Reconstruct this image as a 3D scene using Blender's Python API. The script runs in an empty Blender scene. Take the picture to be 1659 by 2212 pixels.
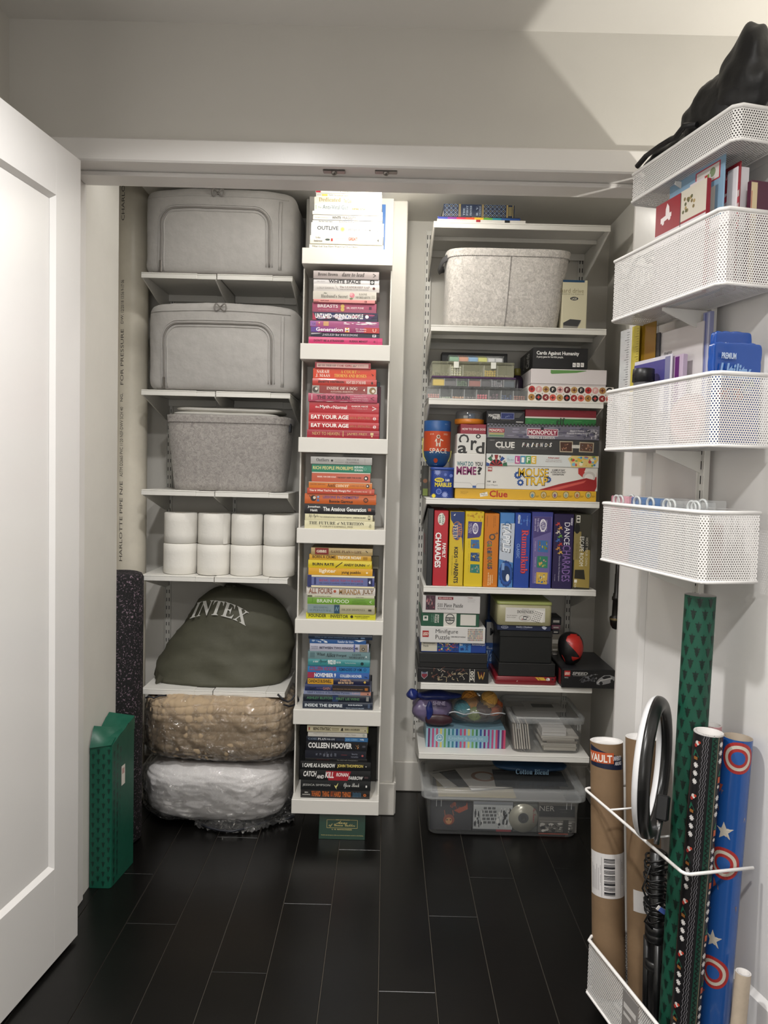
import bpy, math, random
import numpy as np
from mathutils import Vector, Matrix, noise

SC = bpy.context.scene
COL = SC.collection
random.seed(7)

# ------------------------------------------------------------------ camera
CAM_H = 1.267
FPX, CX, CY = 1660.0, 829.5, 1106.0
PITCH, ROLL, YAW = math.radians(3.05), math.radians(1.45), math.radians(-0.1)
_f = Vector((math.sin(YAW) * math.cos(PITCH), math.cos(YAW) * math.cos(PITCH), -math.sin(PITCH)))
_r0 = Vector((math.cos(YAW), -math.sin(YAW), 0))
_u0 = _r0.cross(_f)
CAM_R = _r0 * math.cos(ROLL) + _u0 * math.sin(ROLL)
CAM_U = -_r0 * math.sin(ROLL) + _u0 * math.cos(ROLL)
CAM_F = _f
cam_data = bpy.data.cameras.new('camera')
cam_data.sensor_width = 36.0
cam_data.lens = 36.0 * FPX / 2212.0
cam_data.clip_start = 0.02
cam = bpy.data.objects.new('camera', cam_data)
COL.objects.link(cam)
cam.matrix_world = Matrix(((CAM_R.x, CAM_U.x, -CAM_F.x, 0), (CAM_R.y, CAM_U.y, -CAM_F.y, 0),
                           (CAM_R.z, CAM_U.z, -CAM_F.z, CAM_H), (0, 0, 0, 1)))
SC.camera = cam

# ------------------------------------------------------------------ world, lights, exposure
world = bpy.data.worlds.new('world')
SC.world = world
world.use_nodes = True
world.node_tree.nodes['Background'].inputs[0].default_value = (0.9, 0.88, 0.85, 1)
world.node_tree.nodes['Background'].inputs[1].default_value = 0.05
SC.view_settings.view_transform = 'Standard'
SC.view_settings.look = 'None'
SC.view_settings.exposure = 0.08
SC.view_settings.gamma = 1.0
SC.view_settings.use_curve_mapping = False

def area(name, loc, size, power, color, target=None, shape='DISK', spread=150):
    d = bpy.data.lights.new(name, 'AREA'); d.spread = math.radians(spread)
    d.shape = shape; d.size = size; d.energy = power; d.color = color
    o = bpy.data.objects.new(name, d); COL.objects.link(o); o.location = loc
    if target is not None:
        o.rotation_euler = (Vector(target) - Vector(loc)).to_track_quat('-Z', 'Y').to_euler()
    return o

def point(name, loc, radius, power, color):
    d = bpy.data.lights.new(name, 'POINT')
    d.shadow_soft_size = radius; d.energy = power; d.color = color
    o = bpy.data.objects.new(name, d); COL.objects.link(o); o.location = loc
    return o

area('ceiling_downlight_left', (-0.33, 1.25, 2.385), 0.11, 17, (1.0, 0.98, 0.955), spread=140)
area('ceiling_downlight_near', (0.20, 0.15, 2.385), 0.14, 25, (1.0, 0.98, 0.955), spread=168)
area('ceiling_downlight_rear', (-0.5, -1.1, 2.385), 0.3, 15, (1.0, 0.98, 0.955))
area('room_soft_fill', (0.1, -2.3, 1.35), 1.2, 9, (1.0, 0.98, 0.96), target=(0.0, 2.0, 1.5))  # soft fill added behind the camera to lift ceiling and closet fronts, no window
point('lamp_behind_right_door', (1.45, 1.30, 1.31), 0.03, 52, (1.0, 0.96, 0.87))
point('closet_ceiling_light', (0.03, 2.43, 2.15), 0.03, 4, (1.0, 0.96, 0.88))
strip = area('closet_head_fill', (-0.22, 2.24, 2.19), 1.1, 2.0, (1.0, 0.98, 0.94), target=(-0.22, 2.75, 1.2), shape='RECTANGLE')  # long narrow fill added behind the head to brighten the pipe and upper closet
strip.data.size_y = 0.03

# ------------------------------------------------------------------ helpers: picture ray to world
def ray(px, py):
    return CAM_R * (px - CX) + CAM_U * (CY - py) + CAM_F * FPX
def P(px, py, Y):
    d = ray(px, py); t = Y / d.y
    return Vector((d.x * t, Y, CAM_H + d.z * t))
def PZ(px, py, Z):
    d = ray(px, py); t = (Z - CAM_H) / d.z
    return Vector((d.x * t, d.y * t, Z))
def PX(px, py, X):
    d = ray(px, py); t = X / d.x
    return Vector((X, d.y * t, CAM_H + d.z * t))

# ------------------------------------------------------------------ materials
def lin(h):
    h = h.lstrip('#')
    out = []
    for i in (0, 2, 4):
        c = int(h[i:i + 2], 16) / 255.0
        out.append(c / 12.92 if c <= 0.04045 else ((c + 0.055) / 1.055) ** 2.4)
    return tuple(out) + (1.0,)

_MC = {}
def M(hexcol, rough=0.5, metal=0.0, spec=0.5, var=0.0, vscale=40.0, bump=0.0, bscale=200.0, coat=0.0, sheen=0.0):
    """principled paint or print with optional procedural mottling and fine relief"""
    key = (hexcol, rough, metal, spec, var, vscale, bump, bscale, coat, sheen)
    if key in _MC: return _MC[key]
    m = bpy.data.materials.new('paint_' + hexcol.strip('#'))
    m.use_nodes = True
    nt = m.node_tree; b = nt.nodes['Principled BSDF']
    b.inputs['Base Color'].default_value = lin(hexcol)
    b.inputs['Roughness'].default_value = rough
    b.inputs['Metallic'].default_value = metal
    b.inputs['Specular IOR Level'].default_value = spec
    b.inputs['Coat Weight'].default_value = coat
    b.inputs['Sheen Weight'].default_value = sheen
    if var or bump:
        tc = nt.nodes.new('ShaderNodeTexCoord')
        if var:
            n = nt.nodes.new('ShaderNodeTexNoise'); n.inputs['Scale'].default_value = vscale
            n.inputs['Detail'].default_value = 6; n.inputs['Roughness'].default_value = 0.65
            nt.links.new(tc.outputs['Object'], n.inputs['Vector'])
            r = nt.nodes.new('ShaderNodeMapRange')
            r.inputs[1].default_value = 0.3; r.inputs[2].default_value = 0.7
            r.inputs[3].default_value = 1 - var; r.inputs[4].default_value = 1 + var
            nt.links.new(n.outputs['Fac'], r.inputs[0])
            v = nt.nodes.new('ShaderNodeVectorMath'); v.operation = 'SCALE'
            v.inputs[0].default_value = lin(hexcol)[:3]
            nt.links.new(r.outputs[0], v.inputs['Scale'])
            nt.links.new(v.outputs[0], b.inputs['Base Color'])
        if bump:
            n2 = nt.nodes.new('ShaderNodeTexNoise'); n2.inputs['Scale'].default_value = bscale
            n2.inputs['Detail'].default_value = 3
            nt.links.new(tc.outputs['Object'], n2.inputs['Vector'])
            bp = nt.nodes.new('ShaderNodeBump'); bp.inputs['Strength'].default_value = bump
            bp.inputs['Distance'].default_value = 0.002
            nt.links.new(n2.outputs['Fac'], bp.inputs['Height'])
            nt.links.new(bp.outputs[0], b.inputs['Normal'])
    _MC[key] = m
    return m

def film(name, tint='#ffffff', opacity=0.12, rough=0.05, gloss=0.5, base=0.04):
    """clear or milky plastic: see-through, a little body colour, and a glossy coat"""
    key = ('film', name)
    if key in _MC: return _MC[key]
    m = bpy.data.materials.new(name); m.use_nodes = True
    nt = m.node_tree; nt.nodes.clear()
    out = nt.nodes.new('ShaderNodeOutputMaterial')
    tr = nt.nodes.new('ShaderNodeBsdfTransparent'); tr.inputs[0].default_value = (1, 1, 1, 1)
    df = nt.nodes.new('ShaderNodeBsdfDiffuse'); df.inputs[0].default_value = lin(tint)
    gl = nt.nodes.new('ShaderNodeBsdfGlossy'); gl.inputs['Roughness'].default_value = rough
    mx = nt.nodes.new('ShaderNodeMixShader'); mx.inputs[0].default_value = opacity
    nt.links.new(tr.outputs[0], mx.inputs[1]); nt.links.new(df.outputs[0], mx.inputs[2])
    lw = nt.nodes.new('ShaderNodeLayerWeight'); lw.inputs[0].default_value = 0.25
    mr = nt.nodes.new('ShaderNodeMath'); mr.operation = 'MULTIPLY_ADD'
    mr.inputs[1].default_value = gloss; mr.inputs[2].default_value = base * gloss
    nt.links.new(lw.outputs['Fresnel'], mr.inputs[0])
    m2 = nt.nodes.new('ShaderNodeMixShader')
    nt.links.new(mr.outputs[0], m2.inputs[0]); nt.links.new(mx.outputs[0], m2.inputs[1]); nt.links.new(gl.outputs[0], m2.inputs[2])
    nt.links.new(m2.outputs[0], out.inputs[0])
    _MC[key] = m
    return m

# ------------------------------------------------------------------ mesh builder
WLOC = {}
class MB:
    def __init__(s, T=None):
        s.v = []; s.f = []; s.mi = []; s.sm = []; s.mats = []; s.T = T
    def add(s, vs, fs, mat, smooth=False):
        b = len(s.v)
        if s.T is not None: vs = [s.T @ Vector(v) for v in vs]
        s.v.extend([tuple(v) for v in vs])
        if mat not in s.mats: s.mats.append(mat)
        k = s.mats.index(mat)
        for f in fs:
            s.f.append(tuple(i + b for i in f)); s.mi.append(k); s.sm.append(smooth)
        return s
    def box(s, x0, x1, y0, y1, z0, z1, mat):
        vs = [(x, y, z) for x in (x0, x1) for y in (y0, y1) for z in (z0, z1)]
        return s.add(vs, [(0, 1, 3, 2), (4, 6, 7, 5), (0, 4, 5, 1), (2, 3, 7, 6), (0, 2, 6, 4), (1, 5, 7, 3)], mat)
    def cbox(s, x0, x1, y0, y1, z0, z1, mat, c=0.0015):
        """box with chamfered edges"""
        c = min(c, (x1 - x0) * .45, (y1 - y0) * .45, (z1 - z0) * .45)
        A = ((x0, x1), (y0, y1), (z0, z1)); vs = []; idx = {}
        for i in (0, 1):
            for j in (0, 1):
                for k in (0, 1):
                    for ax in range(3):
                        p = []
                        for a, b in enumerate((i, j, k)):
                            q = A[a][b]
                            if a != ax: q += c if b == 0 else -c
                            p.append(q)
                        idx[(i, j, k, ax)] = len(vs); vs.append(tuple(p))
        fs = []
        for ax in range(3):
            o = [a for a in range(3) if a != ax]
            for sd in (0, 1):
                q = []
                for (a, b) in ((0, 0), (1, 0), (1, 1), (0, 1)):
                    t = [0, 0, 0]; t[ax] = sd; t[o[0]] = a; t[o[1]] = b
                    q.append(idx[(t[0], t[1], t[2], ax)])
                fs.append(tuple(q))
        for ax in range(3):
            o = [a for a in range(3) if a != ax]
            for a in (0, 1):
                for b in (0, 1):
                    t0 = [0, 0, 0]; t1 = [0, 0, 0]; t1[ax] = 1
                    for t in (t0, t1): t[o[0]] = a; t[o[1]] = b
                    fs.append((idx[(*t0, o[0])], idx[(*t1, o[0])], idx[(*t1, o[1])], idx[(*t0, o[1])]))
        for i in (0, 1):
            for j in (0, 1):
                for k in (0, 1):
                    fs.append((idx[(i, j, k, 0)], idx[(i, j, k, 1)], idx[(i, j, k, 2)]))
        return s.add(vs, fs, mat)
    def prism(s, pts, axis, a, b, mat, smooth=False):
        """closed 2D outline extruded along an axis (0 x: pts are y,z; 1 y: x,z; 2 z: x,y)"""
        n = len(pts)
        def mk(p, t):
            return (t, p[0], p[1]) if axis == 0 else (p[0], t, p[1]) if axis == 1 else (p[0], p[1], t)
        vs = [mk(p, a) for p in pts] + [mk(p, b) for p in pts]
        s.add(vs, [(i, (i + 1) % n, n + (i + 1) % n, n + i) for i in range(n)], mat, smooth)
        k = len(s.v) - 2 * n
        s.f.append(tuple(k + i for i in range(n))); s.mi.append(s.mats.index(mat)); s.sm.append(False)
        s.f.append(tuple(k + n + i for i in range(n))[::-1]); s.mi.append(s.mats.index(mat)); s.sm.append(False)
        return s
    def loft(s, rings, mat, cap0=True, cap1=True, smooth=True, closed=True):
        n = len(rings[0]); vs = [p for r in rings for p in r]; fs = []
        for k in range(len(rings) - 1):
            for i in range(n if closed else n - 1):
                j = (i + 1) % n
                fs.append((k * n + i, k * n + j, (k + 1) * n + j, (k + 1) * n + i))
        s.add(vs, fs, mat, smooth)
        b = len(s.v) - len(vs); mi = s.mats.index(mat)
        if cap0: s.f.append(tuple(b + i for i in range(n))[::-1]); s.mi.append(mi); s.sm.append(False)
        if cap1: s.f.append(tuple(b + (len(rings) - 1) * n + i for i in range(n))); s.mi.append(mi); s.sm.append(False)
        return s
    def lathe(s, prof, c, mat, n=32, cap0=False, cap1=False, axis=(0, 0, 1), smooth=True):
        ax = Vector(axis).normalized()
        e1 = ax.orthogonal().normalized(); e2 = ax.cross(e1); c = Vector(c)
        rings = [[c + ax * z + (e1 * math.cos(2 * math.pi * i / n) + e2 * math.sin(2 * math.pi * i / n)) * r for i in range(n)] for r, z in prof]
        return s.loft(rings, mat, cap0, cap1, smooth)
    def tube(s, pts, r, mat, n=8, closed=False, flat=1.0, caps=True):
        pts = [Vector(p) for p in pts]; rings = []; N = len(pts); up = None
        for i, p in enumerate(pts):
            a = pts[(i - 1) % N] if (closed or i > 0) else p
            b = pts[(i + 1) % N] if (closed or i < N - 1) else p
            t = (b - a).normalized()
            if up is None:
                up = Vector((0, 0, 1)) if abs(t.z) < 0.9 else Vector((1, 0, 0))
            e1 = (up - t * up.dot(t)).normalized(); e2 = t.cross(e1); up = e1
            rr = r[i] if isinstance(r, (list, tuple)) else r
            rings.append([p + (e1 * math.cos(2 * math.pi * k / n) + e2 * math.sin(2 * math.pi * k / n) * flat) * rr for k in range(n)])
        if closed: rings.append(rings[0])
        return s.loft(rings, mat, caps and not closed, caps and not closed)
    def build(s, name, parent=None, world=True):
        me = bpy.data.meshes.new(name)
        off = (0, 0, 0)
        if parent is not None and world: off = WLOC.get(parent.name, (0, 0, 0))
        if off != (0, 0, 0):
            vs = [(a - off[0], b - off[1], c - off[2]) for a, b, c in s.v]
        else: vs = s.v
        me.from_pydata(vs, [], s.f)
        for m in s.mats: me.materials.append(m)
        if len(s.mats) > 1: me.polygons.foreach_set('material_index', s.mi)
        if any(s.sm): me.polygons.foreach_set('use_smooth', s.sm)
        me.update()
        o = bpy.data.objects.new(name, me); COL.objects.link(o)
        if parent is not None:
            o.parent = parent; WLOC[o.name] = off
        return o

def tag(o, label=None, cat=None, group=None, kind=None):
    if label: o['label'] = label
    if cat: o['category'] = cat
    if group: o['group'] = group
    if kind: o['kind'] = kind
    return o

def thing(name, label, cat, loc=(0, 0, 0), rotz=0.0, group=None):
    o = bpy.data.objects.new(name, None); COL.objects.link(o)
    o.empty_display_size = 0.05
    o.location = loc; o.rotation_euler = (0, 0, rotz)
    WLOC[o.name] = tuple(loc)
    return tag(o, label, cat, group)

def struct(o): o['kind'] = 'structure'; return o

def copy_thing(o, loc, label, rotz=None):
    c = o.copy(); COL.objects.link(c); c.location = loc
    if rotz is not None: c.rotation_euler = (0, 0, rotz)
    c['label'] = label
    for ch in list(o.children):
        d = ch.copy(); COL.objects.link(d); d.parent = c
        for g in list(ch.children):
            e = g.copy(); COL.objects.link(e); e.parent = d
    return c

# ------------------------------------------------------------------ lettering and flat print
_GC = {}; _CH = {}
_ST = {'rb': (0x1D400, 0x1D41A), 'sc': (0x1D4D0, 0x1D4EA)}
_OFF = {'B': .022, 'sb': .032, 'sbi': .03}
_SHR = {'sbi': .22, 'bi': .20, 'si': .2}
def char(c, style):
    """outline and advance of one character from the built-in font (serif and script use the mathematical alphabets)"""
    if (c, style) in _CH: return _CH[(c, style)]
    g = c
    if style in _ST:
        A, a = _ST[style]
        g = chr(A + ord(c) - 65) if 'A' <= c <= 'Z' else chr(a + ord(c) - 97) if 'a' <= c <= 'z' else c
    res = []
    for body in (g, g + 'I', 'I'):
        cu = bpy.data.curves.new('lettering', 'FONT'); cu.body = body; cu.resolution_u = 2; cu.offset = _OFF.get(style, 0)
        o = bpy.data.objects.new('lettering', cu); me = o.to_mesh()
        co = np.array([v.co[:2] for v in me.vertices]).reshape(-1, 2); res.append((co, [tuple(p.vertices) for p in me.polygons]))
        o.to_mesh_clear(); bpy.data.objects.remove(o); bpy.data.curves.remove(cu)
    _CH[(c, style)] = (res[0][0], res[0][1], res[1][0][:, 0].max() - res[2][0][:, 0].max())
    return _CH[(c, style)]
def glyphs(text, style):
    key = (text, style)
    if key in _GC: return _GC[key]
    base = 'rb' if style == 'bi' else '' if style in ('r', 'mo', 'si') else style
    x = 0.0; vs = []; fs = []; n = 0
    for c in text:
        co, ff, adv = char(c, base)
        if len(co): vs.append(co + (x, 0)); fs += [tuple(j + n for j in f) for f in ff]; n += len(co)
        x += adv
    vs = np.concatenate(vs) if vs else np.zeros((1, 2))
    if style in _SHR: vs = vs + np.stack([vs[:, 1] * _SHR[style], vs[:, 1] * 0], 1)
    lo = vs.min(0); sp = np.maximum(vs.max(0) - lo, 1e-6)
    _GC[key] = ((vs - lo) / sp, fs, sp[0] / sp[1])
    return _GC[key]

class Print:
    """flat print laid on a surface: the map takes (u, v) in 0..1 to a point and its normal"""
    def __init__(s, fmap, aspect, T=None, dk=6e-6):
        s.fm = fmap; s.asp = aspect; s.mb = MB(T); s.k = 0; s.dk = dk; s.e0 = .00025; s.sub = 0
    def _lay(s, uv, fs, col, rough):
        s.k += 1
        e = s.e0 + s.dk * s.k
        vs = []
        for u, v in uv:
            p, n = s.fm(u, v); vs.append(p + n * e)
        s.mb.add(vs, fs, M(col, rough) if isinstance(col, str) else col)
    def rect(s, u0, u1, v0, v1, col, n=1, rough=0.4):
        uv = []; fs = []
        for i in range(n + 1):
            u = u0 + (u1 - u0) * i / n
            uv += [(u, v0), (u, v1)]
        for i in range(n): fs.append((2 * i, 2 * i + 2, 2 * i + 3, 2 * i + 1))
        s._lay(uv, fs, col, rough); return s
    def poly(s, pts, col, rough=0.4):
        s._lay(pts, [tuple(range(len(pts)))], col, rough); return s
    def disc(s, u, v, ru, col, rv=None, n=20, rough=0.4, hole=0.0):
        rv = ru * s.asp if rv is None else rv
        c = [(math.cos(2 * math.pi * i / n), math.sin(2 * math.pi * i / n)) for i in range(n)]
        if hole:
            uv = [(u + ru * a, v + rv * b) for a, b in c] + [(u + ru * hole * a, v + rv * hole * b) for a, b in c]
            s._lay(uv, [(i, (i + 1) % n, n + (i + 1) % n, n + i) for i in range(n)], col, rough)
        elif s.sub:
            K = s.sub; uv = [(u + ru * a * (k + .02) / K, v + rv * b * (k + .02) / K) for k in range(K + 1) for a, b in c]
            s._lay(uv, [(k * n + i, k * n + (i + 1) % n, (k + 1) * n + (i + 1) % n, (k + 1) * n + i) for k in range(K) for i in range(n)] + [tuple(range(n))], col, rough)
        else: s._lay([(u + ru * a, v + rv * b) for a, b in c], [tuple(range(n))], col, rough)
        return s
    def star(s, u, v, r, col, n=5, inner=0.42, rot=0.0, rough=0.4):
        pts = []
        for i in range(2 * n):
            q = r if i % 2 == 0 else r * inner; a = math.pi / 2 + rot + math.pi * i / n
            pts.append((u + q * math.cos(a), v + q * s.asp * math.sin(a)))
        c = [(u, v)]
        if s.sub:
            K = s.sub; m_ = len(pts); uv = [(u + (a - u) * (k + .02) / K, v + (b - v) * (k + .02) / K) for k in range(K + 1) for a, b in pts]
            s._lay(uv, [(k * m_ + i, k * m_ + (i + 1) % m_, (k + 1) * m_ + (i + 1) % m_, (k + 1) * m_ + i) for k in range(K) for i in range(m_)] + [tuple(range(m_))], col, rough); return s
        s._lay(c + pts, [(0, 1 + i, 1 + (i + 1) % (2 * n)) for i in range(2 * n)], col, rough); return s
    def line(s, pts, w, col, rough=0.4):
        uv = []; fs = []
        for (a, b), (c, d) in zip(pts, pts[1:]):
            dx, dy = c - a, (d - b) / s.asp; L = math.hypot(dx, dy) or 1
            nx, ny = -dy / L * w / 2, dx / L * w / 2
            k = len(uv)
            uv += [(a + nx, b + ny * s.asp), (a - nx, b - ny * s.asp), (c - nx, d - ny * s.asp), (c + nx, d + ny * s.asp)]
            fs.append((k, k + 1, k + 2, k + 3))
        s._lay(uv, fs, col, rough); return s
    def text(s, t, u0, u1, v0, v1, col, st='', rot=0, rough=0.4, shear=0.0):
        vs, fs, _ = glyphs(t, st)
        uv = []
        for a, b in vs:
            if shear: a = a * (1 - shear) + b * shear
            if rot == 90: q = (1 - b, a)
            elif rot == -90: q = (b, 1 - a)
            else: q = (a, b)
            uv.append((u0 + (u1 - u0) * q[0], v0 + (v1 - v0) * q[1]))
        s._lay(uv, fs, col, rough); return s
    def build(s, name, parent, world=True):
        return s.mb.build(name, parent, world) if s.mb.v else None

def planemap(O, U, V):
    O = Vector(O); U = Vector(U); V = Vector(V); N = U.cross(V).normalized()
    return lambda u, v: (O + U * u + V * v, N)
def front(x0, x1, yf, z0, z1, T=None):
    """print on a face that looks towards -Y; u runs to the right, v upwards"""
    return Print(planemap((x0, yf, z0), (x1 - x0, 0, 0), (0, 0, z1 - z0)), (x1 - x0) / (z1 - z0), T)
def leftside(x, y0, y1, z0, z1, T=None):
    """print on a face that looks towards -X; u runs from the far end to the near end"""
    return Print(planemap((x, y1, z0), (0, y0 - y1, 0), (0, 0, z1 - z0)), (y1 - y0) / (z1 - z0), T)

# soft closed shapes: a superellipsoid sampled on a cube grid
def fsup(x, y, z, a, b, c, n1, n2):
    return ((abs(x / a) ** n1 + abs(y / b) ** n1) ** (n2 / n1) + abs(z / c) ** n2) ** (1 / n2)
def soft(mb, ctr, a, b, c, n1, n2, mat, res=14, disp=None, shape=None):
    ctr = Vector(ctr); vs = []; idx = {}; fs = []
    def vid(i, j, k):
        if (i, j, k) not in idx:
            x, y, z = (2 * i / res - 1), (2 * j / res - 1), (2 * k / res - 1)
            x, y, z = [math.sin(q * math.pi / 2) * .35 + q * .65 for q in (x, y, z)]
            x *= a; y *= b; z *= c
            F = fsup(x, y, z, a, b, c, n1, n2)
            p = Vector((x / F, y / F, z / F))
            if disp: p = p * (1 + disp(p))
            if shape: p = shape(p)
            idx[(i, j, k)] = len(vs); vs.append(ctr + p)
        return idx[(i, j, k)]
    for u in range(res):
        for v in range(res):
            for sd in (0, res):
                for q in ([(sd, u, v), (sd, u + 1, v), (sd, u + 1, v + 1), (sd, u, v + 1)],
                          [(u, sd, v), (u, sd, v + 1), (u + 1, sd, v + 1), (u + 1, sd, v)],
                          [(u, v, sd), (u + 1, v, sd), (u + 1, v + 1, sd), (u, v + 1, sd)]):
                    ids = [vid(*t) for t in q]
                    fs.append(tuple(ids if sd else ids[::-1]))
    return mb.add(vs, fs, mat, True)
def supfront(x, z, a, b, c, n1, n2):
    t = max(0.0, 1 - abs(z / c) ** n2) ** (n1 / n2) - abs(x / a) ** n1
    return b * max(0.0, t) ** (1 / n1)
def nz(p, s, seed=0.0): return noise.noise(Vector((p[0] * s + seed, p[1] * s + seed * 1.7, p[2] * s - seed)))
# ================================================================== THE SETTING
WALL = M('#c9c6c0', 0.6, var=0.02, vscale=3.0, bump=0.06, bscale=160)
CLOSETW = M('#d6d3cc', 0.65, var=0.04, vscale=4.0, bump=0.1, bscale=120)
TRIM = M('#dddad7', 0.34, bump=0.08, bscale=140)
DOORW = M('#dcdad8', 0.25, bump=0.05, bscale=80)
METALW = M('#e6e4df', 0.35)
DARK = M('#141414', 0.5)

YW, YJ = 2.03, 2.17            # room face and closet face of the front wall
XL, XR = P(183, 1180, 2.17).x, 0.667         # closet opening
ZO, ZC, ZCC = 2.046, 2.40, 2.226  # opening height, room ceiling, closet ceiling
YB = 3.0                       # closet back wall

# floor: black planks with pale joints
fl = MB().box(-1.6, 2.4, -2.5, 3.1, -0.06, -0.004, M('#5d564c', 0.8)).build('floor'); struct(fl)
PLANK = M('#0a0908', 0.3, spec=0.45, var=0.25, vscale=9, bump=0.06, bscale=40)
xl0 = PZ(816, 2212, 0).x
PW = (PZ(1077, 2212, 0).x - PZ(280, 2212, 0).x) / 6.0
ends = {-6: 1.1, -5: PZ(225, 1993, 0).y, -4: 1.35, -3: PZ(400, 2098, 0).y, -2: PZ(560, 1950, 0).y, -1: PZ(690, 1834, 0).y,
        0: PZ(880, 2143, 0).y, 1: PZ(980, 1980, 0).y, 2: 2.35, 3: 1.5}
for k in range(-10, 17):
    a = xl0 + (k - 0) * PW; b = a + PW
    a0 = a + 0.0009; b0 = b - 0.0009
    if b0 < -1.6 or a0 > 2.4: continue
    e = ends.get(k if k < 0 else k, 1.2 + 0.37 * ((k * 5) % 4))
    cuts = [-2.5, e - 1.22, e, e + 1.22, 3.06]
    cuts = sorted(c for c in cuts if -2.5 <= c <= 3.06)
    for y0, y1 in zip(cuts, cuts[1:]):
        if y1 - y0 < 0.03: continue
        z = -0.0003 * random.random()
        o = MB().cbox(a0, b0, y0 + .0008, y1 - .0008, -0.012, z, PLANK, 0.0008).build('plank', fl)

ce = MB().box(-1.6, 2.4, -2.5, YW + .14, ZC, ZC + .05, M('#dedbd6', 0.7)).build('ceiling'); struct(ce)
ce2 = MB().box(-.868, 1.2, YJ - .02, YB, ZCC, ZCC + .05, CLOSETW).build('ceiling'); struct(ce2)
# front wall with the closet opening
wf = MB()
wf.box(-1.6, XL - .02, YW, YJ - .02, 0, ZC, WALL)
wf.box(XR + .02, 2.4, YW, YJ - .02, 0, ZC, WALL)
wf.box(XL - .02, XR + .02, YW, YJ - .02, ZO + .02, ZC, WALL)
struct(wf.build('wall_front'))
XRL = P(20, 60, YW).x
struct(MB().box(XRL - .08, XRL, -2.5, YW, 0, ZC, WALL).build('wall_left'))
struct(MB().box(2.3, 2.4, -2.5, YW, 0, ZC, WALL).build('wall_right'))
struct(MB().box(-1.6, 2.4, -2.6, -2.5, 0, ZC, WALL).build('wall_rear'))
# closet shell
struct(MB().box(-1.4, 1.2, YB, YB + .08, 0, 2.6, CLOSETW).build('wall_back'))
YD = 2.457
struct(MB().box(-1.02, -0.86, YJ - .02, YD, 0, 2.6, CLOSETW).build('wall_closet_left'))
struct(MB().box(-1.12, -1.025, YD, YB, 0, 2.6, CLOSETW).build('wall_chase_left'))
struct(MB().box(0.833, 0.93, YJ - .02, YB, 0, ZCC, CLOSETW).build('wall_closet_right'))
XC = P(864, 1100, 2.78).x
struct(MB().cbox(XC - .36, XC, 2.78, YB, 0, ZCC, CLOSETW, .003).build('wall_pillar'))

# casing, jambs and stop
zt = P(830, 311, YW - .02).z
hc = MB().cbox(XL - .085, XR + .085, YW - .022, YW, ZO - .004, zt, TRIM, .004).build('trim_1'); struct(hc)
jh = MB()
jh.cbox(XL - .018, XR + .018, YW - .018, YJ, ZO, ZO + .02, TRIM, .002)
jh.cbox(XL, XR, YW + .055, YJ - .004, ZO - .012, ZO - .0002, TRIM, .003)
struct(jh.build('trim_2'))
for n, (x0, x1, cx0, cx1) in enumerate(((XL - .018, XL, XL - .085, XL - .006), (XR, XR + .018, XR + .006, XR + .085))):
    struct(MB().cbox(x0, x1, YW - .015, YJ, 0, ZO - .0005, TRIM, .002).build('trim_%d' % (3 + 2 * n)))
    struct(MB().cbox(cx0, cx1, YW - .022, YW - .0155, 0, ZO - .005, TRIM, .003).build('trim_%d' % (4 + 2 * n)))
# baseboards
BB = M('#d4d0c8', 0.4)
zb = P(880, 1645, YB - .012).z
b1 = MB().cbox(XC + .001, .832, YB - .014, YB, 0, zb, BB, .004).build('baseboard_back'); struct(b1)
b2 = MB().cbox(-1.02, XC - .361, YB - .014, YB, 0, zb, BB, .004).build('baseboard_back'); struct(b2)
zp = P(830, 1692, 2.768).z
b3 = MB().cbox(XC - .36, XC + .008, 2.768, 2.78, 0, zp, BB, .003)
b3.cbox(XC + .0005, XC + .012, 2.781, YB - .015, 0, zp, BB, .003)
struct(b3.build('baseboard_pillar'))
struct(MB().cbox(.82, .833, YJ + .001, YB - .015, 0, zb, BB, .003).build('baseboard_right'))

# shaker doors, folded open into the room
def shaker(name, hx, hy, dirv, W, H0, H1, side, stile=.105, top=.125, bot=.24):
    """leaf hinged at (hx, hy), running along dirv; side gives the direction its visible inner face looks"""
    d = Vector((dirv[0], dirv[1], 0)).normalized(); n = Vector((side[0], side[1], 0)); n = (n - d * n.dot(d)).normalized()
    T = Matrix(((d.x, n.x, 0, hx), (d.y, n.y, 0, hy), (0, 0, 1, 0), (0, 0, 0, 1)))
    th = .036
    root = MB(T).box(.03, W - .03, -th + .011, -.011, H0 + .03, H1 - .03, DOORW).build(name); struct(root)
    for a, b in ((0, stile), (W - stile, W)):
        MB(T).cbox(a, b, -th, 0, H0, H1, DOORW, .0002).build('stile', root)
    for a, b in ((H0, H0 + bot), (H1 - top, H1)):
        MB(T).cbox(stile + .0001, W - stile - .0001, -th, 0, a, b, DOORW, .0002).build('rail', root)
    mo = MB(T)   # bevelled sticking round the recessed panel
    s = .011; x0, x1, z0, z1 = stile, W - stile, H0 + bot, H1 - top
    for q in ([(x0, -.0005, z0), (x0, -.0005, z1), (x0 + s, -s, z1 - s), (x0 + s, -s, z0 + s)],
              [(x1, -.0005, z0), (x1, -.0005, z1), (x1 - s, -s, z1 - s), (x1 - s, -s, z0 + s)],
              [(x0, -.0005, z0), (x1, -.0005, z0), (x1 - s, -s, z0 + s), (x0 + s, -s, z0 + s)],
              [(x0, -.0005, z1), (x1, -.0005, z1), (x1 - s, -s, z1 - s), (x0 + s, -s, z1 - s)]):
        mo.add([(a, b + .0004, c) for a, b, c in q], [(0, 1, 2, 3)], DOORW)
    mo.build('panel_moulding', root)
    return root, T
LD = (-.040, -.33)
door1, TL = shaker('door_1', P(171, 1180, 1.982).x, 1.982, LD, .76, .012, 2.03, (1, 0), stile=.113)
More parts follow.
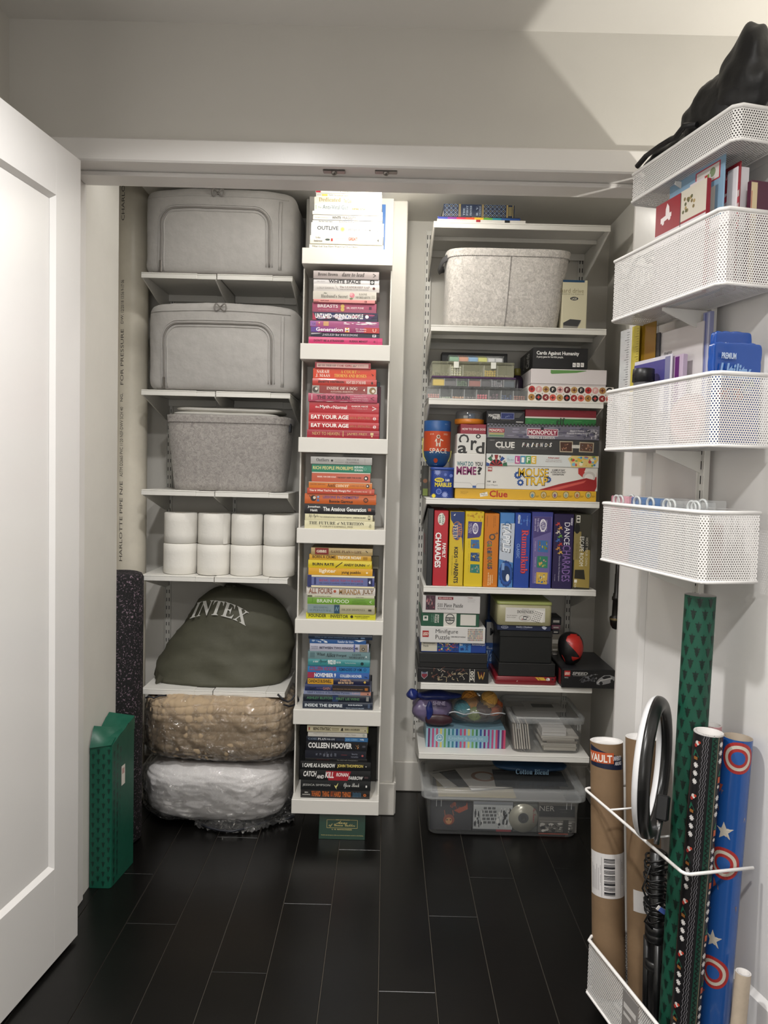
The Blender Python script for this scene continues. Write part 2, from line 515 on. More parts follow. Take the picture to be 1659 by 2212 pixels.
RD = Vector((.227, -.974, 0)).normalized()
door2, TR = shaker('door_2', .62, 2.006, RD, .76, .012, 2.03, (-1, 0), stile=.10)

# two ball catches let into the head
cp = M('#8a8580', 0.3, metal=0.9)
for i, px in enumerate((722, 834)):
    p = PZ(px, 370 + i, ZO - .001)
    t = thing('door_catch', 'small grey metal catch under the closet head, %s of the pair' % ('left' if i == 0 else 'right'), 'catch', (p.x, p.y, ZO))
    MB().cbox(p.x - .029, p.x + .029, p.y - .011, p.y + .011, ZO - .004, ZO - .0002, cp, .002).build('strike_plate', t)
    MB().lathe([(.008, 0), (.0075, -.003), (.005, -.006), (.0005, -.0075)], (p.x, p.y, ZO - .004), cp, 16).build('roller_ball', t)

# white plastic drain pipe with its printed line
px0 = P(283.5, 800, 2.85)
PX0, PR = px0.x, .059
pipe = thing('drain_pipe', 'thick cream plastic drain pipe running floor to ceiling at the left of the closet', 'pipe', (PX0, 2.85, 0))
PVC = M('#e9e2d2', 0.38, var=0.07, vscale=9)
MB().lathe([(PR, .0), (PR, 2.55)], (PX0, 2.85, 0), PVC, 40).build('tube', pipe)
def pipemap(u, v):
    a = -.10 + (u - .5) * 2 * 1.2
    n = Vector((math.sin(a), -math.cos(a), 0))
    return Vector((PX0, 2.85, v * ZCC)) + n * PR, n
pp = Print(pipemap, .1)
INK = '#55504a'
def pv(y): return P(283, y, 2.80).z / ZCC
def pu(x): return 0.5 + (math.asin(max(-.98, min(.98, (x - 283.5) / 34.5))) + .10) / 2.4
for t, ya, yb, st in (('HARLOTTE PIPE N/E', 1212, 1040, 'mo'), ('ASTM D2665 PVC 1120 NSF-DWV SCH 40', 1030, 880, ''), ('NG,', 868, 850, 'mo'), ('FOR PRESSURE', 832, 712, 'mo'), ('DW,', 700, 680, 'mo'), ('12/20/18 13:56 9-17 06', 676, 606, ''), ('CHARLO', 478, 402, 'mo')):
    pp.text(t, pu(271.5), pu(278.5), pv(ya), pv(yb), INK, st, rot=90)
pp.build('printed_line', pipe)
# ================================================================== LEFT SHELVES
YLS, XLS = 2.66, None
SHW = M('#e4e2dc', 0.4)
def left_shelf(y_l, y_r, xr, label):
    a = P(305, y_l, YLS); b = P(xr, y_r, YLS)
    z = (a.z + b.z) / 2; x0 = a.x; x1 = b.x; w = x1 - x0
    t = thing('extending_shelf', label, 'shelf', ((x0 + x1) / 2, YLS, z), group='white metal shelves on the left')
    xs = [x0, x0 + w * .37, x0 + w * .495, x0 + w * .502, x0 + w * .868, x1]
    for k, (p, q, dz) in enumerate(((xs[0], xs[1] , 0), (xs[1], xs[2], .0015), (xs[3], xs[4], 0), (xs[4], xs[5], .0015))):
        m = MB()
        th = .019 - dz
        m.cbox(p, q, YLS + dz, YB - .02, z - .004 - dz, z - dz, SHW, .001)         # deck
        m.cbox(p, q, YLS + dz, YLS + dz + .003, z - dz - th, z - dz - .0045, SHW, .0008)   # front lip
        m.cbox(p, q, YB - .024, YB - .02, z - dz - .03, z - dz - .0045, SHW, .0008)
        m.build('deck' if k % 2 == 0 else 'deck_extension', t)
    for xx in (x0 + .004, x0 + w * .49, x1 - .004):
        m = MB(); m.prism([(YLS + .012, z - .021), (YLS + .012, z - .006), (YB - .008, z - .006), (YB - .008, z - .085), (YB - .06, z - .085)], 0, xx - .002, xx + .002, SHW)
        m.build('bracket', t)
    return z, x0, x1
LZ = {}
for key, yl, yr, xr, lab in (('L1', 587, 596, 632, 'white metal left shelf carrying the upper grey storage bag'), ('L2', 841, 849, 627, 'white metal left shelf carrying the lower grey storage bag'),
                             ('L3', 1057, 1065, 623, 'white metal left shelf carrying the dark felt bin'), ('L4', 1242, 1250, 621, 'white metal left shelf carrying the toilet rolls'),
                             ('L5', 1489, 1495, 615, 'lowest white metal left shelf carrying the green duffel bag')):
    LZ[key] = left_shelf(yl, yr, xr, lab)
def standard(px, ytop, ybot, label, n=14):
    a = P(px, ytop, YB - .004); b = P(px, ybot, YB - .004); x = (a.x + b.x) / 2
    t = thing('wall_standard', label, 'shelf rail', (x, YB, b.z), group='slotted wall rails')
    m = MB(); w = .012
    m.cbox(x - w, x - w + .003, YB - .014, YB, b.z, a.z, SHW, .0006); m.cbox(x + w - .003, x + w, YB - .014, YB, b.z, a.z, SHW, .0006)
    m.cbox(x - w + .003, x + w - .003, YB - .007, YB, b.z, a.z, SHW, .0006); m.build('channel', t)
    s = MB(); k = int((a.z - b.z) / .032)
    for i in range(k):
        z = b.z + .02 + i * .032
        for dx in (-.0048, .0048): s.box(x + dx - .0012, x + dx + .0012, YB - .0078, YB - .0072, z, z + .014, DARK)
    tag(s.build('slots', t), kind='stuff')
standard(366, 560, 1500, 'left slotted wall rail behind the white left shelves')
standard(506, 560, 1500, 'right slotted wall rail behind the white left shelves')

# ---------------------------------------------------------------- grey zip storage bags
BAGM = M('#b0adaa', 0.8, var=0.06, vscale=30, bump=0.9, bscale=38, sheen=.2)
BAGD = M('#86827e', 0.6)
def storage_bag(x0, x1, ybase, ytop, zz, label, seed):
    L = P(x0, ytop, YLS + .02); R = P(x1, ytop + 6, YLS + .02)
    a = (R.x - L.x) / 2; cx = (R.x + L.x) / 2; h = (L.z - zz) ; b = .155; cy = YLS + .012 + b
    t = thing('storage_bag', label, 'storage bag', (cx, cy, zz), group='grey zip storage bags')
    n1, n2 = 9.0, 13.0; c = h / 2; ctr = Vector((cx, cy, zz + c + .0005))
    def disp(p):
        return .014 * nz(p, 9, seed) + .006 * nz(p, 26, seed) + .004 * nz((p.x * 1, p.y, p.z + p.x * 1.6), 45, seed)
    def shape(p):
        zz_ = max(p.z, -c)
        k = .012 * math.cos(p.x / a * 1.5) * (1 if p.z > 0 else 0) * (p.z / c)
        return Vector((p.x, p.y - .012 * (1 - abs(p.x / a) ** 2) * (1 - abs(p.z / c) ** 2), zz_ + k))
    m = MB(); soft(m, ctr, a, b, c, n1, n2, BAGM, 40, disp, shape); m.build('bag_body', t)
    def fr(x, z, off=.0):
        p = Vector((x, -supfront(x, z, a, b, c, n1, n2), z)); p = p * (1 + disp(p)); p = shape(p); return ctr + p + Vector((0, -off, 0))
    # zipped arch on the front
    xa, xb, zt_ = -a * .76, a * .66, c * .52
    path = []
    for z in np.linspace(-c * .93, zt_ - .05, 9): path.append((xa, z))
    for q in np.linspace(0, math.pi / 2, 7)[1:]: path.append((xa + .05 * (1 - math.cos(q)), zt_ - .05 + .05 * math.sin(q)))
    for x in np.linspace(xa + .06, xb - .06, 14): path.append((x, zt_))
    for q in np.linspace(0, math.pi / 2, 7): path.append((xb - .05 + .05 * math.sin(q), zt_ - .05 + .05 * math.cos(q)))
    for z in np.linspace(zt_ - .06, -c * .80, 9): path.append((xb, z))
    z1 = MB(); z1.tube([fr(x, z, .0015) for x, z in path], .0035, BAGD, 6)
    zp = z1.build('zipper', t)
    def offp(d):
        out = []
        for i, (x, z) in enumerate(path):
            x2, z2 = path[min(i + 1, len(path) - 1)]; x1, z1 = path[max(i - 1, 0)]
            dx, dz = x2 - x1, z2 - z1; l = math.hypot(dx, dz); out.append((x - dz / l * d, z + dx / l * d))
        return out
    for d in (-.010, .010): MB().tube([fr(x, z, .0005) for x, z in offp(d)], .0022, BAGM, 5).build('zipper_welt', t)
    pm = MB(); p0 = fr(xa, -c * .84, .006)
    pm.cbox(p0.x - .004, p0.x + .004, p0.y - .003, p0.y + .002, p0.z - .02, p0.z + .02, M('#77736f', .35, metal=.8), .001)
    pm.build('zipper_pull', zp)
    # piping round the front edge and the lid seam
    MB().tube([fr(x, c * .80, .0005) for x in np.linspace(-a * .95, a * .90, 24)], .003, BAGM, 6).build('piping', t)
    MB().tube([fr(x, -c * .95, .0005) for x in np.linspace(-a * .95, a * .93, 24)], .0035, BAGD, 6).build('piping', t)
    bd = MB()
    for x0_ in (a * .80,):
        pts = [fr(x0_, z, .0008) for z in np.linspace(-c * .86, c * .74, 12)]; bd.tube(pts, .006, BAGM, 6, flat=.25)
    bd.build('edge_binding', t)
    lp = MB(); q = fr(-.005, c * .86, .004)
    lp.tube([q + Vector((.02 * math.sin(w) , -.003, .012 * math.sin(2 * w))) for w in np.linspace(0, 6.28, 24)], .0025, BAGD, 6)
    lp.build('pull_loop', t)
    return t
storage_bag(311, 641, 590, 409, LZ['L1'][0], 'pale grey zip storage bag on the highest left shelf', 1.3)
storage_bag(318, 645, 845, 656, LZ['L2'][0], 'grey zip storage bag on the second left shelf, above the felt bin', 5.1)

# ---------------------------------------------------------------- felt bins
def feltmat(hexc, name):
    m = M(hexc, 0.95, sheen=.3, bump=.9, bscale=330)
    if name in _MC: return _MC[name]
    m = m.copy(); m.name = name; nt = m.node_tree; b = nt.nodes['Principled BSDF']
    tc = nt.nodes.new('ShaderNodeTexCoord'); n = nt.nodes.new('ShaderNodeTexNoise'); n.inputs['Scale'].default_value = 75; n.inputs['Detail'].default_value = 9; n.inputs['Roughness'].default_value = .78
    n.inputs['Distortion'].default_value = 1.2
    nt.links.new(tc.outputs['Object'], n.inputs['Vector'])
    r = nt.nodes.new('ShaderNodeMapRange'); r.inputs[1].default_value = .33; r.inputs[2].default_value = .67; r.inputs[3].default_value = .62; r.inputs[4].default_value = 1.38
    nt.links.new(n.outputs['Fac'], r.inputs[0])
    v = nt.nodes.new('ShaderNodeVectorMath'); v.operation = 'SCALE'; v.inputs[0].default_value = lin(hexc)[:3]
    nt.links.new(r.outputs[0], v.inputs['Scale']); nt.links.new(v.outputs[0], b.inputs['Base Color'])
    _MC[name] = m; return m
def felt_bin(xt0, xt1, xb0, xb1, ytop, yf, z0, hexc, name, label, depth, seam, handle):
    A = P(xt0, ytop, yf); B = P(xt1, ytop, yf); C = P(xb0, ytop, yf); D = P(xb1, ytop, yf)
    h = A.z - z0; felt = feltmat(hexc, name); cx = (A.x + B.x) / 2; ct = (B.x - A.x) / 2; cb = (D.x - C.x) / 2; cxb = (C.x + D.x) / 2
    cy = yf + depth / 2
    t = thing('felt_bin', label, 'bin', (cxb, cy, z0))
    N = 72
    def ring(s, z, inset=0.0, n=6.5):
        a = cb + (ct - cb) * s - inset; b = depth / 2 * (.92 + .08 * s) - inset; xx = cxb + (cx - cxb) * s; out = []
        for i in range(N):
            q = 2 * math.pi * i / N + .0001; c_, s_ = math.cos(q), math.sin(q)
            f = (abs(c_ / a) ** n + abs(s_ / b) ** n) ** (-1 / n)
            p = Vector((xx + c_ * f, cy + s_ * f, z)); p.x += .004 * nz(p, 8); p.y += .006 * nz(p, 6, 3) - .010 * max(0, -s_) * math.sin(math.pi * s) ; out.append(p)
        return out
    m = MB()
    zs = [(s, z0 + .0005 + h * s) for s in np.linspace(0, 1, 12)]
    rings = [ring(s, z) for s, z in zs] + [ring(1, z0 + h, .006)] + [ring(s, z, .006) for s, z in zs[::-1][1:-1]] + [ring(.05, z0 + .008, .006)]
    m.loft(rings, felt, True, True); m.build('felt_body', t)
    hm = MB(); rim = [ring(s, z0 + h * s, -.0022) for s in (.90, .93, .97, 1.0)] + [ring(1.0, z0 + h + .0015, .003)]
    hm.loft(rim, felt, False, False); hm.build('folded_rim', t)
    st = MB(); stc = M('#8d8a88', .8)
    r = ring(.905, z0 + h * .905, -.003)
    for i in range(N):
        a, b = r[i], r[(i + 1) % N]
        if a.y < cy + .02:
            for k in range(3):
                p, q = a.lerp(b, k / 3 + .05), a.lerp(b, k / 3 + .27); st.tube([p, q], .0007, stc, 4)
    if seam is not None:
        pts = []
        for s in np.linspace(.01, .99, 16):
            rr = ring(s, z0 + h * s, -.0012); xs_ = cxb + (cx - cxb) * s + seam
            cand = [p for p in rr if p.y < cy]; cand.sort(key=lambda p: abs(p.x - xs_)); p = cand[0]
            pts.append(Vector((xs_, p.y, z0 + h * s)))
        st.tube(pts, .0011, stc, 5)
    tag(st.build('stitching', t), kind='stuff')
    return t, z0 + h, cx, cy, ct
tb, zt_, cx_, cy_, ct_ = felt_bin(354, 622, 369, 608, 894, YLS + .03, LZ['L3'][0], '#9f9a96', 'felt_dark', 'dark grey felt bin with folded white linen, on the third left shelf', .26, None, None)
MB().cbox(cx_ + ct_ - .012, cx_ + ct_ + .0035, YLS + .09, YLS + .12, zt_ - .05, zt_ - .02, M('#20242c', .6), .001).build('side_label', tb)
lin_ = thing('folded_linen', 'folded white linen poking out of the dark felt bin', 'linen', (cx_ - .01, cy_, zt_ - .03))
LINEN = M('#e6e3dc', .85, bump=.4, bscale=60)
for k, (dx, z, w) in enumerate(((.0, -.018, ct_ * .93), (-.008, .004, ct_ * .91), (.004, .021, ct_ * .90))):
    m = MB(); soft(m, (cx_ - .004 + dx, cy_, zt_ + z + .001), w - .008, .105, .0115, 8, 2.6, LINEN, 22, lambda p: .03 * nz(p, 9, k), lambda p: Vector((p.x, p.y, p.z + .004 * nz(p, 7, k * 3)))); m.build('folded_layer', lin_)

# ---------------------------------------------------------------- toilet rolls
TPM = M('#e8e5de', .9, bump=.35, bscale=110)
R_, Hh = None, None
def toilet_roll(cx, cy, z, r, h, label):
    t = thing('toilet_roll', label, 'toilet roll', (cx, cy, z), random.uniform(0, 6.2), group='toilet rolls on the left shelf')
    m = MB(); prof = [(.021, .001), (r - .004, .0), (r, .003), (r * 1.004, h * .3), (r, h * .7), (r, h - .003), (r - .004, h), (.021, h - .001)]
    m.lathe(prof, (0, 0, 0), TPM, 40); m.lathe([(.021, h - .001), (.0205, .001)], (0, 0, 0), TPM, 24)
    # loose last sheet
    pts = []
    for q in np.linspace(0, .35, 8): pts.append((math.cos(q) * (r + .0012), math.sin(q) * (r + .0012)))
    m.add([(x, y, z_) for x, y in pts for z_ in (.002, h - .002)], [(2 * i, 2 * i + 2, 2 * i + 3, 2 * i + 1) for i in range(len(pts) - 1)], TPM, True)
    m.build('paper', t, world=False)
    MB().lathe([(.0203, h - .002), (.0203, .002)], (0, 0, 0), M('#b9a88f', .9), 24).build('core_tube', t, world=False)
    return t
z4 = LZ['L4'][0]
hr = (P(455, 1108, YLS + .06).z - z4) / 2 - .001
xsr = [(345, 418), (419, 491), (492, 562), (563, 634)]
nm = ['first', 'second', 'third', 'fourth']
for i, (xa, xb) in enumerate(xsr):
    yy = YLS + .028
    a = P(xa, 1180, yy); b = P(xb, 1180, yy); r = (b.x - a.x) / 2 - .0006
    for lev in (0, 1):
        toilet_roll((a.x + b.x) / 2 + (.001 if lev else 0), yy + r * .9, z4 + lev * (hr + .0006) + .0004, r - .0008 * lev, hr,
                    '%s white toilet roll from the left in the %s layer on the left shelf' % (nm[i], ('bottom', 'top')[lev]))
a = P(600, 1180, YLS + .15)
for lev in (0, 1):
    toilet_roll(a.x - .0 + .02, YLS + .195, z4 + lev * (hr + .0006) + .0004, .053, hr, 'white toilet roll behind the fourth column, %s layer, far right' % ('bottom', 'top')[lev])

# ---------------------------------------------------------------- green air-mattress duffel
OL = M('#504f41', .7, var=.08, vscale=14, bump=.8, bscale=26)
z5 = LZ['L5'][0]
yb_ = YLS + .035
prof = [(1479, 334, 612), (1470, 331, 617), (1455, 333, 622), (1435, 341, 625), (1415, 350, 627), (1395, 363, 628), (1375, 377, 627), (1355, 390, 624), (1335, 400, 615), (1318, 411, 603), (1302, 424, 585), (1289, 440, 562), (1280, 455, 540), (1275, 470, 520), (1273, 480, 505)]
duff = thing('duffel_bag', 'olive green sack lettered in white on the lowest left shelf', 'bag', (P(475, 1479, yb_).x, yb_ + .15, z5))
rows = []
zb0 = P(475, 1481, yb_).z
for y, xa, xb in prof:
    s = (1479 - y) / 206.0
    A = P(xa, y, yb_ + .1); B = P(xb, y, yb_ + .1)
    z = z5 + .001 + (P(475, y, yb_).z - P(475, 1479, yb_).z)
    rows.append((z, (A.x + B.x) / 2, (B.x - A.x) / 2, .150 * (1 - s * .5) * (1 if s < .93 else .8), yb_ + .155 + .02 * s))
def duf(z):
    for r0, r1 in zip(rows, rows[1:]):
        if z <= r1[0]:
            t = (z - r0[0]) / (r1[0] - r0[0]); return [r0[i] + (r1[i] - r0[i]) * t for i in range(5)]
    return rows[-1]
def dufp(z, q):
    _, cx, a, b, cy = duf(z); c_, s_ = math.cos(q), math.sin(q); n = 2.5
    f = (abs(c_ / a) ** n + abs(s_ / b) ** n) ** (-1 / n)
    p = Vector((cx + c_ * f, cy + s_ * f, z))
    k = .012 * nz(p, 9, 2) + .016 * nz((p.x * .5 + p.z, p.y, p.z * 1.3), 15, 4) * (1 - (z - z5) / .4) + .006 * abs(nz((p.x + p.z, p.y, p.z - p.x), 34, 6))
    return Vector((cx + c_ * (f + k), cy + s_ * (f + k), z))
m = MB(); Z = list(np.linspace(rows[0][0], rows[-1][0], 34))
rings = [[dufp(z, 2 * math.pi * i / 80) for i in range(80)] for z in Z]
m.loft(rings, OL, True, True); m.build('sack', duff)
fm = MB()   # folded corner ear
ear = P(345, 1460, yb_ + .03)
fm.loft([[Vector((ear.x - .018 + .004 * k, yb_ + .035 - .012 * math.sin(k * .8), z5 + .002)) + Vector((.016 * f, -.02 * f, .058 * f * (1 - .12 * k))) for f in (0, .3, .6, 1)] for k in range(6)], OL, False, False, True, closed=False); fm.build('folded_corner', duff)
kt = MB(); top = rings[-1][0]
c0 = Vector((rows[-1][1], rows[-1][4], rows[-1][0]))
soft(kt, c0 + Vector((0, 0, -.003)), rows[-1][2] * 1.05, rows[-1][3] * .8, .012, 2, 2, OL, 12, lambda p: .3 * nz(p, 60)); kt.build('gathered_top', duff)
vs, fs, _ = glyphs('INTEX', 'bi')
tp = MB(); nv = []
xA, xB = P(402, 1340, yb_).x, P(530, 1340, yb_).x
for a_, b_ in vs:
    arc = .030 * (1 - (2 * a_ - .95) ** 2)
    z = P(475, 1352, yb_).z + .052 * b_ + arc - .012 * a_
    x = xA + (xB - xA) * a_ - .012 * (1 - b_) * (1 - a_)
    _, cx, a, b, cy = duf(z); n = 2.5
    t = max(0.02, 1 - abs((x - cx) / a) ** n); y = cy - b * t ** (1 / n)
    nv.append(Vector((x, y - .012, z)))
tp.add(nv, fs, M('#c9c8c2', .6)); tp.build('lettering', duff)
# ---------------------------------------------------------------- bagged quilts on the floor
CLEAR = film('clear_film', '#ffffff', .05, .04, .55)
def film_wrinkled():
    m = film('wrinkled_film', '#f4f4f4', .03, .05, 1.0, .11)
    nt = m.node_tree
    tc = nt.nodes.new('ShaderNodeTexCoord'); n = nt.nodes.new('ShaderNodeTexNoise'); n.inputs['Scale'].default_value = 16; n.inputs['Detail'].default_value = 3
    n.inputs['Distortion'].default_value = 1.6
    nt.links.new(tc.outputs['Object'], n.inputs['Vector'])
    b = nt.nodes.new('ShaderNodeBump'); b.inputs['Strength'].default_value = 1.0; b.inputs['Distance'].default_value = .05
    nt.links.new(n.outputs['Fac'], b.inputs['Height'])
    for nd in nt.nodes:
        if nd.type == 'BSDF_GLOSSY': nt.links.new(b.outputs[0], nd.inputs['Normal'])
    return m
WRAP = film_wrinkled()
YQ = 2.60
qx0, qx1 = P(311, 1580, YQ + .1).x, P(627, 1580, YQ + .1).x
qcx, qa = (qx0 + qx1) / 2, (qx1 - qx0) / 2
zq0 = .012; zq1 = P(470, 1651, YQ + .03).z; zq2 = P(470, 1505, YQ + .03).z
quilts = (('quilt', 'white crinkled quilt in a clear bag on the floor', zq0, zq1, M('#e4e1e0', .85, bump=.5, bscale=240), 0, 'white quilt'),
          ('quilt', 'tan quilted bedspread in a clear bag, lying on the white quilt', zq1 + .004, zq2, M('#b29c7f', .85, bump=.25, bscale=320), 1, 'tan quilt'))
for nm_, lab, za, zb_, mat_, kd, short in quilts:
    h = (zb_ - za) / 2; c = h; ctr = (qcx + (.004 if kd else 0), YQ + .20, za + h)
    t = thing(nm_, lab, 'quilt', (qcx, YQ + .2, za), group='bagged quilts')
    def disp(p, kd=kd):
        ang = math.atan2(p.z, -p.y)
        if kd:
            s = (p.z + .012 * nz(p, 5)) / .027; ch = abs(math.sin(math.pi * s)) ** .35 * .030
            return ch + .022 * nz((p.x * 2.6, p.y, p.z * .35), 30, 3) + .010 * nz((p.x * 2, p.y, p.z * .5), 80, 7) + .03 * nz(p, 6)
        return .04 * nz(p, 5, 9) + .010 * nz((p.x, p.y, p.z * 5), 18, 2) + .0025 * math.sin(p.z * 300 + 5 * nz(p, 8))
    def shape(p, c=c, kd=kd):
        z = max(min(p.z, c * .985), -c * .985)
        if not kd:   # belly of the lower quilt lifts off the floor at the left front
            k = max(0.0, (-p.x / qa)) ; z += .036 * k * k * (1 if z < 0 else .0) * (-z / c)
        return Vector((p.x, p.y, z))
    m = MB(); soft(m, ctr, qa * (.985 if kd else .97), .19, c, 3.8, 4.8 if kd else 4.6, mat_, 92, disp, shape); m.build('folded_quilt', t)
    # plastic bag drawn over it
    def dispf(p, kd=kd):
        return .055 + .05 * nz(p, 7, 20 + kd) + .035 * abs(nz(p, 17, 5 + kd)) + .02 * nz((p.x + p.z, p.y, p.z - p.x), 30, 8)
    def shapef(p, c=c, kd=kd):
        x = p.x
        if x > 0: x = x * (1 + .05 * (1 if kd else .7))
        zl = -(c + .009) if not kd else -c * 1.0
        return Vector((x, p.y, max(min(p.z, c * (1.0 if not kd else .99)), zl)))
    f = MB(); soft(f, ctr, qa * .985, .19, c, 3.6, 4.2, WRAP, 50, dispf, shapef); tag(f.build('plastic_bag', t), 'clear plastic bag')
    NAVY = M('#14161f', .5)
    pm = MB()
    if kd:
        for (pts, r) in (([(600, 1500), (612, 1512), (622, 1516), (630, 1512), (636, 1502), (642, 1504), (645, 1512), (638, 1522), (626, 1526), (612, 1522)], .0035), ([(314, 1508), (322, 1504), (332, 1508), (345, 1503), (360, 1502)], .003)):
            pm.tube([P(x, y, YQ + .03 + .004 * i) for i, (x, y) in enumerate(pts)], r, NAVY, 6)
    else:
        pts = [(430, 1778), (450, 1788), (475, 1794), (500, 1796), (530, 1790), (560, 1780), (585, 1770), (600, 1752), (612, 1762), (626, 1757), (634, 1764), (610, 1772)]
        pm.tube([PZ(x, y, .012 + .014 * (math.sin(i * 1.7) ** 2)) for i, (x, y) in enumerate(pts)], .004, NAVY, 6)
        sk = MB()   # loose gathered film at the front right
        N = 90; ring = []
        for i in range(N + 1):
            u = i / N; x = 420 + 215 * u
            yb2 = 1784 + 14 * math.sin(math.pi * min(1, u * 1.2)) - 26 * max(0, u - .6)
            B0 = PZ(x, yb2 + 3, .004)
            row = []
            for k in range(9):
                w = k / 8
                q = B0 + Vector((0.003 * nz((u * 9, w * 3, 1), 2), .075 * w, .004 + .030 * math.sin(math.pi * w * .9) + .012 * nz((u * 16, w * 6, 0), 2) + .006 * nz((u * 40, w * 9, 5), 2)))
                q.z = max(q.z, .003); row.append(q)
            ring.append(row)
        sk.loft(ring, WRAP, False, False, True, closed=False); tag(sk.build('loose_film', t), 'crumpled clear film')
    pm.build('drawstring', t)

# ---------------------------------------------------------------- foam roller
def foam_mat():
    m = M('#17151a', .9, bump=.8, bscale=200).copy(); m.name = 'speckled_foam'; nt = m.node_tree; b = nt.nodes['Principled BSDF']
    tc = nt.nodes.new('ShaderNodeTexCoord')
    n = nt.nodes.new('ShaderNodeTexNoise'); n.inputs['Scale'].default_value = 170; n.inputs['Detail'].default_value = 2; n.inputs['Distortion'].default_value = .8
    nt.links.new(tc.outputs['Object'], n.inputs['Vector'])
    r = nt.nodes.new('ShaderNodeValToRGB'); r.color_ramp.elements[0].position = .60; r.color_ramp.elements[0].color = lin('#100f11'); r.color_ramp.elements[1].position = .65; r.color_ramp.elements[1].color = lin('#7d6a76')
    nt.links.new(n.outputs['Fac'], r.inputs[0]); nt.links.new(r.outputs[0], b.inputs['Base Color'])
    return m
FOAM = foam_mat()
ra = P(204, 1300, 2.535); rb = P(308, 1300, 2.535); rr = (rb.x - ra.x) / 2; rcx = (ra.x + rb.x) / 2
zr = P(256, 1236, 2.535).z
fr_ = thing('foam_roller', 'black speckled foam roller standing upright left of the shelves', 'foam roller', (rcx, 2.535, 0))
MB().lathe([(rr - .012, .001), (rr, .012), (rr, zr - .016), (rr - .006, zr - .004), (rr - .016, zr), (.03, zr - .002)], (rcx, 2.535, 0), FOAM, 48, True, True).build('foam_cylinder', fr_)

# ---------------------------------------------------------------- wrapped green box
GREEN = M('#0c4d3b', .45, var=.12, vscale=12, bump=.25, bscale=35)
def tree(pr, u, v, s, col='#0a3a2c'):
    a = s; b = s * pr.asp
    pr.poly([(u - .06 * a, v - 1.0 * b), (u + .06 * a, v - 1.0 * b), (u + .06 * a, v - .7 * b), (u + .55 * a, v - .7 * b), (u + .25 * a, v - .2 * b), (u + .42 * a, v - .2 * b), (u + .17 * a, v + .25 * b), (u + .28 * a, v + .25 * b),
             (u, v + .9 * b), (u - .28 * a, v + .25 * b), (u - .17 * a, v + .25 * b), (u - .42 * a, v - .2 * b), (u - .25 * a, v - .2 * b), (u - .55 * a, v - .7 * b), (u - .06 * a, v - .7 * b)], col)
def itree(pr, u, v, s, col='#0a3a2c'):
    a = s; b = -s * pr.asp
    pr.poly([(u - .06 * a, v - 1.0 * b), (u + .06 * a, v - 1.0 * b), (u + .06 * a, v - .7 * b), (u + .55 * a, v - .7 * b), (u + .25 * a, v - .2 * b), (u + .42 * a, v - .2 * b), (u + .17 * a, v + .25 * b), (u + .28 * a, v + .25 * b),
             (u, v + .9 * b), (u - .28 * a, v + .25 * b), (u - .17 * a, v + .25 * b), (u - .42 * a, v - .2 * b), (u - .25 * a, v - .2 * b), (u - .55 * a, v - .7 * b), (u - .06 * a, v - .7 * b)][::-1], col)
gy = PZ(240, 1920, 0).y; gx1 = PZ(239, 1920, 0).x; gy2 = PZ(290, 1862, 0).y + .0; gx0 = -.856
gx1b = P(290, 1700, gy2).x
gz = P(235, 1612, gy).z
gb = thing('wrapped_box', 'tall box wrapped in green tree-print paper on the floor behind the left door', 'gift box', ((gx0 + gx1) / 2, (gy + gy2) / 2, 0))
m = MB(); c = .006
m.prism([(gx0, gy), (gx1 - c, gy), (gx1, gy + c), (gx1b, gy2 - c), (gx1b - c, gy2), (gx0, gy2)], 2, .001, gz, GREEN); m.build('wrapped_body', gb)
fm = MB()   # puckered folded top: a flap across the front and raised ends
def quadgrid(a, b, c, d, n, mat, amp, seed):
    rows = []
    for i in range(n + 1):
        r = []
        for j in range(n + 1):
            u, v = i / n, j / n
            p = Vector(a).lerp(Vector(b), u).lerp(Vector(d).lerp(Vector(c), u), v)
            p.z += amp * nz(p, 30, seed) * math.sin(math.pi * v) ; r.append(p)
        rows.append(r)
    fm.loft(rows, mat, False, False, True, closed=False)
yt = gz + .052
quadgrid((gx0, gy, gz), (gx1, gy, gz), (gx1b, gy2 - .002, yt - .01), (gx0, gy2 - .002, yt), 10, GREEN, .012, 1)
quadgrid((gx0, gy - .004, gz - .006), (gx1, gy - .002, gz + .004), (gx1 - .004, gy + .09, gz + .026), (gx0, gy + .03, gz + .05), 8, GREEN, .01, 4)
fm.add([(gx1, gy, gz), (gx1b, gy2, gz), (gx1b, gy2, yt - .01)], [(0, 1, 2)], GREEN); fm.build('folded_top', gb)
pr = front(gx0, gx1, gy, 0, gz)
for i in range(4):
    for j in range(14):
        itree(pr, (i + .62) / 4.1, (j + .5 + .5 * (i % 2)) / 14.6, .16, '#082b22')
pr.build('tree_print', gb)
d = Vector((gx1b - gx1, gy2 - gy, 0))
pr = Print(planemap((gx1, gy + c, 0), d * .96, (0, 0, gz)), d.length / gz)
for i in range(7):
    for j in range(14): itree(pr, (i + .7) / 7.3, (j + .5 + .5 * (i % 2)) / 14.6, .085, '#082b22')
pr.rect(.40, .56, .66, .80, '#d6cfc6'); pr.rect(.43, .53, .74, .78, '#b08a84')
pr.build('tree_print', gb)

